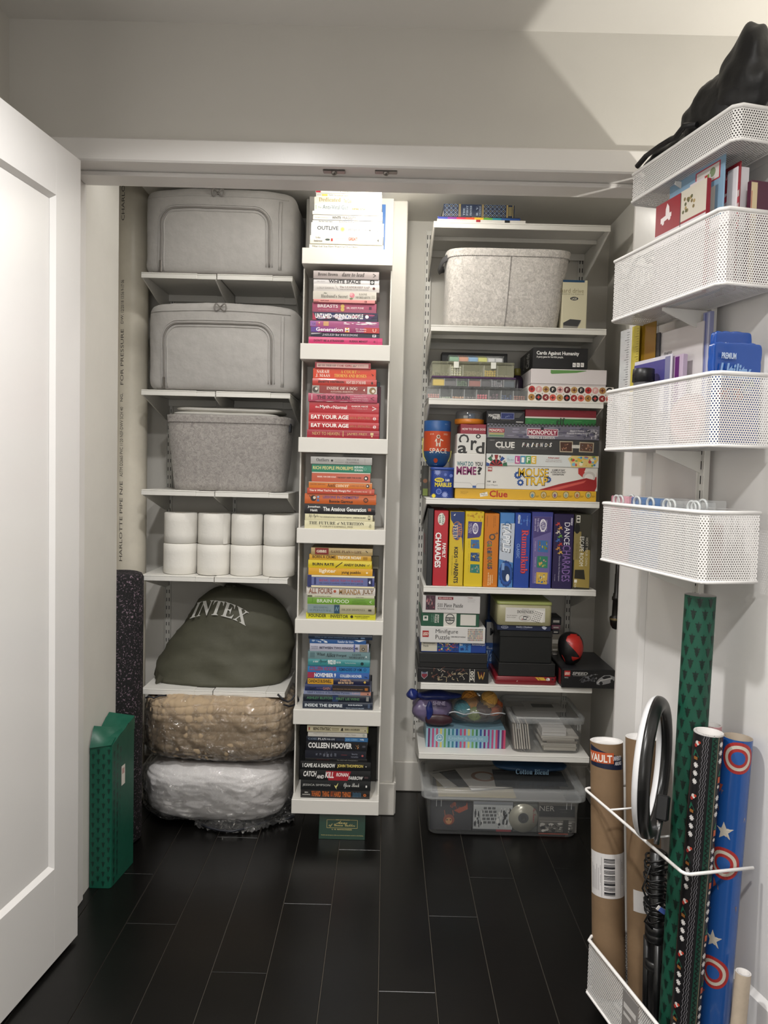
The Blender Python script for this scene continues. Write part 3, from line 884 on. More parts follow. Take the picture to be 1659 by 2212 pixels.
# ================================================================== BOOK TOWER
YT, YTB = 2.57, 2.775
TW = M('#dedbd4', .38)
tw_rows = [(652, 534, 849, 540, 33.3), (648, 741, 843, 746, 33.5), (646, 944, 838, 949, 32), (642, 1141, 833, 1146, 32), (639, 1338, 827, 1342, 31), (633.6, 1533, 823, 1537, 33), (629, 1727, 818, 1732, 31.5)]
tx = [(P(a, b, YT), P(c, d, YT)) for a, b, c, d, e in tw_rows]
X0 = sum(a.x for a, b in tx) / 7; X1 = sum(b.x for a, b in tx) / 7
TZ = [(a.z + b.z) / 2 for a, b in tx]
ztop = P(740, 424, YTB).z
zbot = TZ[6] - .047
tower = thing('book_tower', 'tall narrow white open shelf tower full of colour-sorted books', 'bookshelf', ((X0 + X1) / 2, YT + .1, 0))
MB().cbox(X0, X1, YTB - .012, YTB, zbot, ztop, TW, .001).build('back_panel', tower)
for xx in (X0, X1 - .005):
    MB().cbox(xx, xx + .005, YT + .05, YTB - .0125, zbot, TZ[0] - .055, TW, .001).build('side_panel', tower)
for i, z in enumerate(TZ):
    hh = tw_rows[i][4] * YT / FPX
    MB().cbox(X0 - .0005, X1 + .0005, YT, YTB - .013, z - hh, z, TW, .0012).build('shelf_box', tower)
MB().cbox(X0 + .06, X1 - .06, YTB - .010, YTB + .004, .0, zbot - .001, TW, .001).build('foot', tower)

ORD = ['topmost', 'second', 'third', 'fourth', 'fifth', 'sixth', 'seventh', 'eighth', 'ninth', 'tenth', 'eleventh', 'twelfth']
PAGES = M('#e3dccb', .9, bump=.5, bscale=500)
def book(x0, x1, z0, z1, yf, depth, cover, label, prints=None, hard=True, crop=None, rough=.32, group=None, pages=PAGES):
    cm = M(cover, rough, coat=.15)
    cx = (x0 + x1) / 2
    t = thing('book', label, 'book', (cx, yf + depth / 2, z0), group=group)
    th = z1 - z0; bt = min(.0026 if hard else .0009, th * .2); bl = .0016 if hard else .0005
    m = MB()
    prof = [(yf + depth, z0), (yf + bl, z0)]
    for k in range(1, 6):
        q = k / 6; prof.append((yf + bl * (1 - math.sin(math.pi * q)), z0 + th * q))
    prof += [(yf + bl, z1), (yf + depth, z1), (yf + depth, z1 - bt), (yf + bl + .002, z1 - bt), (yf + bl + .002, z0 + bt), (yf + depth, z0 + bt)]
    # U-shaped case: outline split in three convex strips
    m.prism([(yf + bl, z0)] + prof[2:7] + [(yf + bl, z1), (yf + bl + .002, z1 - bt), (yf + bl + .002, z0 + bt)], 0, x0, x1, cm)
    m.box(x0, x1, yf + bl + .0005, yf + depth, z0, z0 + bt, cm); m.box(x0, x1, yf + bl + .0005, yf + depth, z1 - bt, z1, cm)
    m.build('cover', t)
    ins = .0035 if hard else .0006
    MB().box(x0 + ins, x1 - ins, yf + bl + .0021, yf + depth - ins, z0 + bt, z1 - bt, pages).build('page_block', t)
    if prints:
        pr = Print(planemap((x0, yf - .0002, z0), (x1 - x0, 0, 0), (0, 0, th)), (x1 - x0) / th)
        prints(pr)
        pr.build('spine_print', t)
    return t

def spine(items, ca, cb):
    """print given in picture columns ca..cb: ('t', text, xa, xb, v0, v1, colour, style) or ('r', xa, xb, v0, v1, colour) or ('d', x, v, r, colour)"""
    W = cb - ca
    def f(pr):
        for it in items:
            k = it[0]; U = lambda x: (x - ca) / W
            if k == 't': pr.text(it[1], U(it[2]), U(it[3]), it[4], it[5], it[6], it[7] if len(it) > 7 else '')
            elif k == 'r': pr.rect(U(it[1]), U(it[2]), it[3], it[4], it[5])
            elif k == 'd': pr.disc(U(it[1]), it[2], it[3] / W, it[4], n=16)
            elif k == 'o': pr.disc(U(it[1]), it[2], it[3] / W, it[4], n=18, hole=.62)
            elif k == 'l': pr.line([(U(x), v) for x, v in it[1]], it[2] / W, it[3])
            elif k == 'p': pr.poly([(U(x), v) for x, v in it[1]], it[2])
            elif k == 's': # scattered patches of colour, a printed picture too small to read
                rnd = random.Random(it[7])
                for _ in range(it[6]):
                    w = (it[2] - it[1]) * rnd.uniform(.06, .25); h = (it[4] - it[3]) * rnd.uniform(.12, .4)
                    x = rnd.uniform(it[1], it[2] - w); v = rnd.uniform(it[3], it[4] - h)
                    n = 7; a0 = rnd.random() * 6
                    pr.poly([(U(x + w / 2 + w / 2 * math.cos(a0 + 6.283 * j / n) * rnd.uniform(.7, 1)), v + h / 2 + h / 2 * math.sin(a0 + 6.283 * j / n) * rnd.uniform(.7, 1)) for j in range(n)], rnd.choice(it[5]))
    return f

def book_stack(zbase, org, sc, rows, stackname, group, yf=YT + .012, slope=.0275):
    ytop0 = rows[0][2]; ybot0 = rows[-1][3]
    za = P(org[0] + rows[0][0] / sc, org[1] + rows[0][2] / sc, yf).z
    zb_ = P(org[0] + rows[-1][0] / sc, org[1] + rows[-1][3] / sc, yf).z
    off = zbase + .0002 - zb_
    n = len(rows)
    bounds = []
    for i, r in enumerate(rows):
        top = r[2] if i == 0 else (r[2] + rows[i - 1][3]) / 2
        bounds.append(P(org[0] + 150 / sc, org[1] + top / sc, yf).z)
    bounds.append(P(org[0] + 150 / sc, org[1] + rows[-1][3] / sc, yf).z)
    d = zbase + .0002 - bounds[-1]
    bounds = [b + d for b in bounds]
    for i, r in enumerate(rows):
        xa, xb, ya, yb2, cover, desc, hard, items = r
        ym = (ya + yb2) / 2
        A = P(org[0] + xa / sc, org[1] + ym / sc, yf); B = P(org[0] + xb / sc, org[1] + (ym + slope * (xb - xa)) / sc, yf)
        z1, z0 = bounds[i] - .0003, bounds[i + 1]
        lab = '%s, %s in the %s stack' % (desc, ORD[i] + ' down' if i else 'topmost', stackname)
        yy = yf + (.0015 * ((i * 7) % 4))
        book(A.x, B.x, z0, z1, yy, min(.155, .135 + .004 * ((i * 5) % 5)), cover, lab, spine(items, xa, xb) if items else None, hard, group=group)

W_, K_ = '#f2efe8', '#1c1b1d'
s1 = [
 (258, 1135, 36, 82, '#efece4', 'white book with a red corner', True, [('r', 262, 325, .1, .95, '#c0223a'), ('t', 'MIND', 585, 730, .25, .9, '#8f8a80', ''), ('t', 'GUT', 765, 865, .25, .9, '#8f8a80')]),
 (262, 1137, 85, 128, '#f0ede6', 'thin white book with a yellow mark', False, [('r', 340, 415, .2, .8, '#e2d26a'), ('t', 'Janice', 275, 330, .3, .7, '#77736c'), ('t', 'Kaplan', 432, 490, .3, .7, '#5b5852'), ('t', 'The Gratitude Diaries', 500, 690, .25, .75, '#b59a86')]),
 (240, 1137, 130, 222, '#eee8d8', 'cream book with pale gold lettering', True, [('t', 'Dedicated', 300, 590, .3, .88, '#b9a878', 'rb'), ('t', 'The Case', 630, 735, .2, .75, '#a89a75'), ('t', 'Pete Davis', 780, 1000, .25, .6, '#cfc5a6')]),
 (240, 1130, 228, 320, '#eef0ea', 'white book with grey-green lettering', False, [('t', 'The', 285, 335, .35, .6, '#8aa08c'), ('t', 'Anti-Viral Gut', 350, 690, .25, .85, '#6c7f80', 'r'), ('t', 'ROBYNNE', 745, 830, .2, .5, '#d5823c', 'sb'), ('t', 'CHUTKAN', 840, 915, .2, .5, '#6f7a4a', 'sb'), ('r', 255, 270, .2, .8, '#c9d3c4')]),
 (215, 1145, 322, 368, '#f1eee8', 'plain white book', True, [('t', 'Notes', 700, 760, .3, .7, '#d7d0c4')]),
 (222, 1143, 370, 435, '#e9e5dc', 'white paperback with black capital lettering', False, [('t', 'ROBIN DIANGELO', 255, 440, .3, .55, '#a79f96'), ('t', 'WHITE', 475, 595, .2, .75, '#2b2a2a', 'B'), ('t', 'FRAGILITY', 612, 795, .2, .75, '#77736e', 'B'), ('t', 'why it is so hard', 810, 880, .3, .6, '#c9c2b8')]),
 (215, 1137, 438, 470, '#ebe9e3', 'thin white book under a black line', False, [('r', 215, 1137, .82, .99, '#26282a'), ('t', 'The New York Times', 295, 480, .15, .65, '#3c3c3e', 'rb'), ('t', 'EXPLAINED', 570, 830, .1, .7, '#8a857e', 'r')]),
 (197, 1160, 473, 645, '#eeede9', 'thick white hardback with a green and yellow dot', True, [('t', 'OUTLIVE', 278, 560, .42, .72, '#3f4143', 'B'), ('d', 616, .5, 34, '#b8d9a6'), ('d', 614, .5, 22, '#e4dc63'), ('t', 'PETER ATTIA, MD', 695, 1025, .36, .56, '#8f8f8d', 'B'), ('d', 1087, .46, 15, '#85898c'), ('d', 1087, .47, 6, '#e8e8e4')]),
 (183, 1145, 650, 755, '#ece6d8', 'cream hardback with an orange word', True, [('t', 'Erika', 258, 320, .62, .85, '#57544e', 'rb'), ('t', 'Andersen', 232, 345, .2, .45, '#3f3d39', 'rb'), ('p', [(378, .5), (405, .62), (440, .6), (447, .5), (440, .38), (405, .36)], '#3d4a44'), ('r', 460, 486, .3, .65, '#b33a34'), ('t', 'GROWING', 520, 685, .55, .75, '#c5bca9'), ('t', 'GREAT', 692, 812, .42, .82, '#b8543c', 'sb'), ('t', 'EMPLOYEES', 830, 960, .45, .7, '#cfc7b5'), ('p', [(1068, .55), (1100, .7), (1095, .3)], '#5f5d56')]),
 (172, 1155, 758, 830, '#ece9dc', 'pale cream book with a small serif title', True, [('t', "What Got You Here Won't Get You There", 208, 815, .4, .75, '#5a5548', 'bi'), ('t', 'MARSHALL GOLDSMITH', 840, 1120, .25, .45, '#a8a08c', 'r')]),
]
book_stack(TZ[0], (640, 400), 6.146, s1, 'white', 'books in the white stack')
s2 = [
 (228, 1098, 1118, 1220, '#a79c99', 'taupe hardback', True, [('t', 'Brené Brown', 288, 552, .35, .75, '#37332f', 'rb'), ('t', 'dare to lead', 608, 905, .30, .82, '#2f2b28', 'bi'), ('l', [(1020, .72), (1055, .5), (1022, .3)], 7, '#3a3633')]),
 (228, 1100, 1222, 1288, '#d8d4d4', 'slim white book with heavy black capitals', True, [('t', 'DE LEÓN', 278, 380, .4, .62, '#908c8c'), ('t', 'WHITE SPACE', 430, 855, .2, .85, '#19191b', 'B'), ('r', 980, 1036, .08, .92, '#202022'), ('d', 1008, .5, 18, '#d9d6d6'), ('p', [(1000, .35), (1000, .65), (1016, .5)], '#202022')]),
 (228, 1103, 1290, 1388, '#cbc6c2', 'pale grey hardback with thin lettering', True, [('t', 'LOLLY DASKAL', 278, 505, .35, .6, '#8f8884', 'r'), ('l', [(515, .85), (560, .2)], 3, '#8f8884'), ('t', 'The LEADERSHIP GAP', 575, 975, .5, .78, '#8e7f7c', 'rb'), ('t', 'WHAT GETS BETWEEN YOU AND YOUR GREATNESS', 580, 960, .25, .36, '#6f6562'), ('d', 1030, .5, 17, '#5b2f30')]),
 (222, 1063, 1390, 1495, '#cdc7bd', 'off-white paperback with a pink rose', False, [('t', 'the', 365, 408, .68, .9, '#6f7468', 'rb'), ('t', "Husband's Secret", 328, 682, .2, .62, '#6d6a62', 'rb'), ('d', 742, .55, 33, '#d2808c'), ('d', 730, .7, 20, '#e3a3a8'), ('p', [(705, .2), (740, .3), (755, .1), (720, .05)], '#6e7f5e'), ('t', 'LIANE', 832, 940, .6, .85, '#7a766c', 'rb'), ('t', 'MORIARTY', 787, 987, .18, .46, '#6f6b61', 'rb'), ('r', 1000, 1045, .25, .6, '#b9b4a8')]),
 (228, 1045, 1498, 1538, '#d98f8c', 'thin salmon pink book', False, [('t', 'RUPI KAUR', 325, 435, .4, .75, '#6d3a3c', 'sb'), ('t', 'the sun', 445, 580, .4, .6, '#a86262'), ('t', 'CR', 905, 940, .2, .8, '#6d3a3c', 'sb'), ('r', 232, 300, .2, .35, '#7e4446')]),
 (212, 1063, 1540, 1660, '#a5506a', 'dusty rose hardback with two gold dots', True, [('t', 'BREASTS', 282, 553, .48, .82, '#eadfe0', 'B'), ("t", "THE OWNER'S MANUAL", 290, 550, .16, .28, '#d3a5b2'), ('d', 614, .66, 26, '#cfb061'), ('d', 614, .3, 26, '#cfb061'), ('t', 'DR. KRISTI FUNK', 668, 900, .38, .6, '#e3cdd2', 'B'), ('r', 965, 1000, .35, .65, '#5c2f42')]),
 (212, 1080, 1665, 1780, '#262640', 'dark navy hardback with splashes of pink', True, [('s', 216, 1076, .05, .95, ['#7a3350', '#3a4a86', '#a34a6a', '#4b2f5c', '#b9b2c4', '#202a58'], 34, 3), ('p', [(215, .1), (270, .1), (225, .9), (215, .9)], '#a8324c'), ('t', 'UNTAMED', 252, 470, .28, .82, '#f3f0ee', 'sb'), ('t', 'GLENNON DOYLE', 510, 887, .28, .82, '#f1ecea', 'sb'), ('d', 938, .55, 24, '#efe9ea')]),
 (183, 1097, 1785, 1860, '#a2507e', 'mauve book with a white torn edge', False, [('r', 186, 260, .1, .9, '#8e63a4'), ('r', 360, 430, .15, .9, '#c99a6b'), ('d', 305, .65, 9, '#e6c07a'), ('d', 305, .3, 9, '#d1405a'), ('s', 560, 1090, .45, 1.0, ['#efe6ea', '#e9cbd8', '#c96a92', '#f2e9ee'], 26, 5), ('t', 'A LIFE', 210, 255, .3, .6, '#40264c')]),
 (193, 1105, 1862, 1935, '#8c2f62', 'purple to red book with bold white title', False, [('r', 195, 290, .02, .98, '#5a3d8a'), ('r', 290, 520, .02, .98, '#8a3a7a'), ('r', 900, 1100, .02, .98, '#b33a34'), ('t', 'Generation', 262, 620, .2, .85, '#f6eef0', 'B'), ('r', 645, 705, .1, .9, '#e8a03c'), ('t', 'M', 648, 702, .2, .85, '#f6eef0', 'B'), ('t', 'Dr. Jessica', 790, 930, .55, .82, '#f0d9de', 'B'), ('t', 'Shepherd', 795, 925, .18, .45, '#f0d9de', 'B'), ('t', 'U', 1015, 1060, .2, .8, '#e9c9be')]),
 (192, 1103, 1938, 2000, '#232338', 'slim navy book with white serif capitals', False, [('p', [(196, .55), (300, .7), (340, .95), (196, .95)], '#d9d4dc'), ('t', 'JAILED for FREEDOM', 345, 815, .25, .8, '#d8d4de', 'rb'), ('r', 1010, 1060, .2, .8, '#e2dee4'), ('p', [(1020, .3), (1050, .5), (1030, .7)], '#2a2a40')]),
 (163, 1143, 1990, 2095, '#c02a66', 'magenta hardback', True, [('t', "DON'T BE A STRANGER", 232, 638, .36, .66, '#5c1433', 'sb'), ('t', 'SUSAN MINOT', 703, 950, .36, .64, '#5c1433', 'sb'), ('d', 1038, .5, 14, '#8f1c4a'), ('r', 1070, 1074, .2, .8, '#8f1c4a')]),
]
book_stack(TZ[1], (640, 400), 6.146, s2, 'pink and purple', 'books in the pink stack')
s3 = [
 (203, 808, 205, 270, '#a52c3a', 'red book with a pale title strip', False, [('r', 222, 785, .14, .82, '#d9b0a8'), ('t', 'ARE YOU THERE GOD', 232, 432, .3, .62, '#2a2024', 'bi'), ('t', 'IT IS ME', 445, 515, .3, .62, '#a8424a', 'sb'), ('t', 'GIRL', 528, 610, .3, .65, '#b03a46', 'sb'), ('t', 'do?', 615, 655, .3, .62, '#2a2024', 'bi'), ('t', 'JUDY', 670, 735, .3, .6, '#a3666a')]),
 (182, 865, 272, 380, '#d9482c', 'orange red paperback with gold title', False, [('t', 'SARAH', 222, 358, .54, .86, '#f2e6da', 'rb'), ('t', 'J. MAAS', 210, 365, .12, .45, '#f2e6da', 'rb'), ('t', 'A COURT', 482, 655, .56, .86, '#eab54a', 'rb'), ('t', 'OF', 665, 695, .62, .8, '#c98a3a', 'rb'), ('t', 'THORNS AND ROSES', 412, 762, .16, .48, '#efc25a', 'rb'), ('p', [(812, .6), (840, .45), (835, .3)], '#6a2014')]),
 (175, 872, 385, 455, '#b93a30', 'brick red hardback', True, [('t', 'JEANETTE WINTERSON', 235, 518, .3, .72, '#3a1412', 'sb'), ('t', 'NIGHT SIDE OF THE RIVER', 542, 757, .3, .75, '#e0c0b6', 'sb'), ('p', [(812, .5), (825, .75), (835, .45), (822, .25)], '#3a1412')]),
 (170, 878, 460, 540, '#8e3b38', 'maroon paperback with a dog picture at each end', False, [('r', 172, 250, .02, .98, '#a39b92'), ('d', 208, .45, 32, '#4a423c'), ('d', 218, .55, 15, '#d8d2c8'), ('r', 772, 876, .02, .98, '#c9c4bc'), ('d', 828, .45, 36, '#8d6d48'), ('d', 836, .4, 17, '#e2dccf'), ('t', 'INSIDE OF A DOG', 330, 665, .48, .85, '#ecdcd2', 'rb'), ('t', 'ALEXANDRA HOROWITZ', 372, 620, .14, .34, '#d9b9ae', 'rb'), ('p', [(725, .5), (745, .7), (745, .35)], '#e8d8ce')]),
 (130, 880, 547, 632, '#b04a62', 'dusty pink hardback in a torn jacket', True, [('s', 140, 870, .92, 1.0, ['#e8dcd8', '#2a2226', '#d9cbc8'], 16, 2), ('s', 170, 620, 0, .08, ['#e8dcd8', '#f0e6e2'], 12, 4), ('t', 'THE XX BRAIN', 222, 580, .3, .74, '#5a2434', 'sb'), ('t', 'The groundbreaking science', 628, 760, .6, .76, '#e6cdd2'), ('t', 'empowering women to maximize', 605, 775, .36, .5, '#e6cdd2'), ('t', 'cognitive health', 605, 785, .14, .26, '#e6cdd2'), ('l', [(845, .7), (810, .5), (845, .3)], 5, '#5a2434'), ('l', [(170, .2), (170, .85)], 6, '#e6d3d6')]),
 (138, 898, 638, 755, '#b3222e', 'thick bright red hardback', True, [('t', 'the', 205, 245, .45, .62, '#f0d9d6', 'B'), ('t', 'Myth', 255, 362, .34, .7, '#f4e6e2', 'B'), ('t', 'of', 370, 395, .42, .62, '#f0d9d6', 'B'), ('t', 'Normal', 402, 550, .38, .7, '#f4e6e2', 'B'), ('t', 'GABOR MATÉ', 598, 778, .58, .76, '#f0d2ce', 'sb'), ('t', 'WITH DANIEL MATÉ', 605, 772, .4, .5, '#dfa8a4'), ('l', [(825, .64), (868, .48), (825, .32)], 7, '#f4e6e2')]),
 (132, 895, 758, 850, '#b7242a', 'red hardback, the upper of two alike', True, [('t', 'EAT YOUR AGE', 160, 568, .3, .78, '#f6efe9', 'sb'), ('t', 'IAN K. SMITH, M.D.', 585, 803, .32, .66, '#b77a4c', ''), ('d', 850, .46, 17, '#ecd9d6'), ('t', 'S', 843, 857, .3, .62, '#b7242a', 'B')]),
 (132, 897, 852, 938, '#b02329', 'red hardback, the lower of two alike', True, [('t', 'EAT YOUR AGE', 160, 568, .3, .78, '#f6efe9', 'sb'), ('t', 'IAN K. SMITH, M.D.', 585, 803, .32, .66, '#b77a4c', ''), ('d', 850, .46, 17, '#ecd9d6'), ('t', 'S', 843, 857, .3, .62, '#b02329', 'B')]),
 (117, 900, 940, 1028, '#9a1f30', 'dark crimson hardback with gold lettering', True, [('t', 'NEXT TO HEAVEN', 175, 468, .34, .72, '#cfae72', ''), ('r', 505, 512, .2, .9, '#cfae72'), ('t', 'JAMES FREY', 552, 770, .34, .68, '#cfae72', ''), ('r', 805, 838, .45, .75, '#d8c08c'), ('r', 815, 830, .2, .4, '#d8c08c')]),
]
book_stack(TZ[2], (640, 740), 5.03, s3, 'red', 'books in the red stack')
s4 = [
 (157, 823, 1240, 1318, '#b4b2ae', 'pale grey hardback', True, [('t', 'Outliers', 218, 355, .35, .8, '#4c4b4a', 'rb'), ('d', 388, .5, 12, '#2e2e2e'), ('t', 'The Story of', 420, 515, .52, .68, '#98948f'), ('t', 'Success', 425, 512, .28, .42, '#98948f'), ('t', 'MALCOLM', 545, 680, .55, .8, '#77736f', 'rb'), ('t', 'GLADWELL', 537, 685, .18, .42, '#77736f', 'rb'), ('r', 745, 748, .2, .85, '#98948f')]),
 (167, 813, 1322, 1405, '#1d7f62', 'green paperback with pale yellow capitals', False, [('t', 'RICH PEOPLE PROBLEMS', 180, 618, .32, .74, '#d8d08a', 'B'), ('t', 'KEVIN', 632, 725, .56, .82, '#dfe6dd', 'B'), ('t', 'KWAN', 634, 722, .18, .44, '#dfe6dd', 'B'), ('o', 748, .5, 16, '#6fae96')]),
 (167, 803, 1410, 1512, '#bf5a40', 'burnt orange paperback with pale edges', False, [('r', 167, 803, .90, 1.0, '#dfd2c4'), ('t', 'BESSEL VAN DER KOLK', 228, 432, .45, .6, '#f0d8cc', 'sb'), ('t', 'THE BODY KEEPS THE SCORE', 445, 705, .4, .55, '#4a1d14', 'sb'), ('d', 758, .45, 24, '#2a2322'), ('d', 756, .45, 12, '#efe5dc')]),
 (135, 823, 1515, 1580, '#d0741f', 'orange paperback', False, [('r', 135, 823, .90, 1.0, '#dccab0'), ('t', 'DAVID SERVAN', 155, 315, .48, .7, '#7a3a10'), ('t', 'Anti', 335, 425, .2, .76, '#4b2410', 'rb'), ('t', 'cancer', 427, 572, .2, .64, '#f0d9b8', 'rb'), ('t', 'A NEW WAY OF LIFE', 588, 742, .36, .56, '#6a3210'), ('d', 775, .48, 19, '#2a2322'), ('d', 773, .48, 9, '#efe5dc')]),
 (118, 848, 1583, 1642, '#b9442c', 'rust red paperback with a white line of text', False, [("t", "This Is What You're Really Hungry For", 143, 593, .3, .78, '#f4e4da', 'B'), ('t', 'KIM SHAPIRA, MS, RD', 618, 770, .36, .6, '#f0c8b8', 'B'), ('r', 795, 815, .25, .75, '#d9846c')]),
 (90, 867, 1645, 1752, '#c7622c', 'orange hardback with a mauve title', True, [('d', 185, .55, 32, '#2a211e'), ('d', 196, .6, 16, '#d9c9b4'), ('d', 236, .68, 15, '#4a6a9a'), ('d', 236, .35, 15, '#4a6a9a'), ('d', 236, .68, 8, '#c7d2de'), ('l', [(140, .8), (180, .4)], 7, '#2a211e'), ('t', 'LESSONS IN CHEMISTRY', 288, 680, .55, .82, '#5c4a86', 'B'), ('t', 'Bonnie Garmus', 357, 613, .14, .42, '#2e1c14', 'B'), ('o', 755, .45, 26, '#4e2815'), ('l', [(755, .2), (755, .7)], 4, '#4e2815')]),
 (87, 858, 1755, 1862, '#1d1b1f', 'black hardback with white rounded lettering', True, [('t', 'Jonathan', 123, 258, .56, .8, '#efeeea', 'B'), ('t', 'Haidt', 152, 230, .24, .48, '#efeeea', 'B'), ('t', 'The Anxious Generation', 290, 758, .3, .72, '#f6f5f1', 'B'), ('r', 780, 812, .38, .66, '#b9654a')]),
 (95, 830, 1866, 1932, '#d9d2ac', 'cream paperback with black handwriting', False, [('t', 'Life Cycles', 135, 245, .3, .95, '#23211c', 'sc'), ('t', 'Your emotional journey to freedom and happiness', 252, 602, .42, .68, '#4a463a', 'B'), ('t', 'CHRISTINE DELOREY', 615, 755, .44, .64, '#3a372e', 'sb'), ('r', 780, 803, .25, .9, '#3a372e'), ('r', 784, 799, .4, .82, '#d9d2ac')]),
 (90, 850, 1935, 2022, '#d8d2ae', 'pale yellow hardback with black serif capitals', True, [('t', 'THE FUTURE', 138, 425, .5, .88, '#2e2c26', 'rb'), ('t', 'of', 442, 470, .5, .85, '#2e2c26', 'bi'), ('t', 'NUTRITION', 483, 735, .5, .88, '#2e2c26', 'rb'), ('t', 'T. COLIN CAMPBELL, PHD', 255, 615, .14, .36, '#6e6a56', 'rb'), ('p', [(785, .3), (800, .7), (815, .6), (812, .2)], '#a8a384')]),
]
book_stack(TZ[3], (640, 740), 5.03, s4, 'orange', 'books in the orange stack')
s5 = [
 (287, 1022, 135, 213, '#b39c6c', 'tan hardback with a dark red block', True, [('r', 335, 497, .02, .98, '#7e241f'), ('t', 'GIBBS', 352, 472, .28, .68, '#e6d8c2', 'sb'), ('t', 'GAME PLAN', 525, 757, .28, .68, '#63412a', 'rb'), ('t', 'for', 763, 800, .32, .64, '#8a6a44', 'bi'), ('t', 'LIFE', 806, 890, .28, .64, '#63412a', 'rb'), ('l', [(940, .7), (965, .4)], 8, '#2a211a')]),
 (265, 1005, 218, 282, '#d5a32f', 'yellow-orange paperback', False, [('t', 'BORN A CRIME', 303, 580, .3, .82, '#4a2f10', 'B'), ('t', 'TREVOR NOAH', 605, 880, .26, .78, '#f4ecd6', 'B'), ('r', 908, 960, .2, .7, '#a87c22')]),
 (252, 1012, 285, 375, '#d6c02c', 'lemon yellow hardback with a black slash', True, [('t', 'BURN RATE', 303, 560, .32, .66, '#2a2410', 'sb'), ('l', [(580, .12), (660, .78)], 9, '#2a2410'), ('t', 'ANDY DUNN', 678, 932, .30, .62, '#2a2410', 'sb'), ('l', [(958, .5), (968, .35), (985, .6)], 4, '#4a4016')]),
 (255, 1020, 380, 460, '#d9a22a', 'amber paperback with white rounded title', False, [('t', 'lighter', 385, 585, .2, .88, '#f6ead0', 'B'), ('t', 'yung pueblo', 650, 880, .16, .68, '#3a2810', 'B'), ('d', 955, .45, 12, '#f0e2bc')]),
 (243, 1042, 463, 605, '#4d5590', 'blue and cream hardback with red capitals', True, [('r', 292, 1042, .86, 1.0, '#e6dcb8'), ('r', 290, 1042, .0, .14, '#e6dcb8'), ('r', 245, 290, .02, .98, '#2e3466'), ('r', 296, 1018, .16, .84, '#656d9e'), ('r', 322, 347, .22, .80, '#2e3466'), ('t', 'RING AROUND', 383, 700, .48, .68, '#a03a4e', 'rb'), ('t', 'THE', 708, 760, .54, .66, '#a03a4e', 'rb'), ('t', 'BASES', 766, 908, .48, .66, '#a03a4e', 'rb'), ('t', 'THE COMPLETE BASEBALL STORIES OF RING LARDNER', 383, 908, .28, .4, '#23284e', 'rb'), ('r', 962, 1018, .18, .84, '#232850'), ('p', [(975, .5), (992, .66), (1000, .4), (985, .36)], '#d9dce6')]),
 (230, 1053, 608, 700, '#d4cdc4', 'white hardback with large hand-drawn multicoloured letters', True, [('t', 'ALL FOURS', 258, 540, .18, .84, '#8a5a42', 'B'), ('d', 570, .5, 17, '#b0553c'), ('t', 'MIRANDA', 622, 878, .14, .80, '#a07a44', 'B'), ('t', 'JULY', 900, 1035, .12, .78, '#7a5a34', 'B')]),
 (240, 1043, 703, 731, '#c4c2a8', 'very thin pale green book', False, [('t', 'Complete guide to wellness', 330, 525, .3, .75, '#5c5f4a', 'B'), ('t', 'Linda West', 825, 915, .3, .65, '#6a6c58', 'B'), ('r', 245, 300, .2, .9, '#5b6048')]),
 (243, 1045, 733, 808, '#6c9a35', 'leaf green paperback with wide white capitals', False, [('l', [(300, .2), (306, .95)], 3, '#3f641d'), ('t', 'BRAIN FOOD', 358, 738, .24, .78, '#eaf0dc', ''), ('t', 'THE SURPRISING', 795, 930, .68, .8, '#3f641d'), ('t', 'SCIENCE OF EATING', 780, 940, .42, .54, '#3f641d'), ('t', 'FOR COGNITIVE POWER', 775, 955, .14, .26, '#3f641d'), ('l', [(1010, .7), (985, .5), (1010, .3)], 5, '#e6ecd8')]),
 (243, 1048, 810, 915, '#a9a488', 'grey-blue and beige hardback with a blue centre band', True, [('r', 245, 560, .02, .98, '#7f9196'), ('r', 562, 628, .02, .98, '#2a4a62'), ('l', [(575, .3), (590, .75), (600, .3), (615, .7)], 4, '#8fb0bc'), ('t', 'BECOMING', 315, 493, .54, .76, '#53656a', 'rb'), ('t', 'SUPERNATURAL', 270, 533, .2, .44, '#53656a', 'rb'), ('t', 'DR JOE DISPENZA', 652, 932, .34, .56, '#6c6a56', 'rb'), ('r', 970, 1008, .34, .54, '#45402f')]),
 (225, 1057, 920, 988, '#c6c229', 'acid yellow paperback with black title', False, [('t', 'FOUNDER', 257, 468, .28, .82, '#2b2a14', 'B'), ('t', 'VS', 482, 508, .36, .6, '#a89f22', 'B'), ('t', 'INVESTOR', 517, 730, .24, .78, '#2b2a14', 'B'), ('d', 772, .5, 17, '#25240f'), ('t', 'ELIZABETH ZALMAN', 808, 985, .5, .66, '#5c5a1c', 'sb'), ('t', 'JERRY NEUMANN', 825, 960, .24, .38, '#5c5a1c', 'sb')]),
]
book_stack(TZ[4], (620, 1160), 5.53, s5, 'yellow', 'books in the yellow stack')
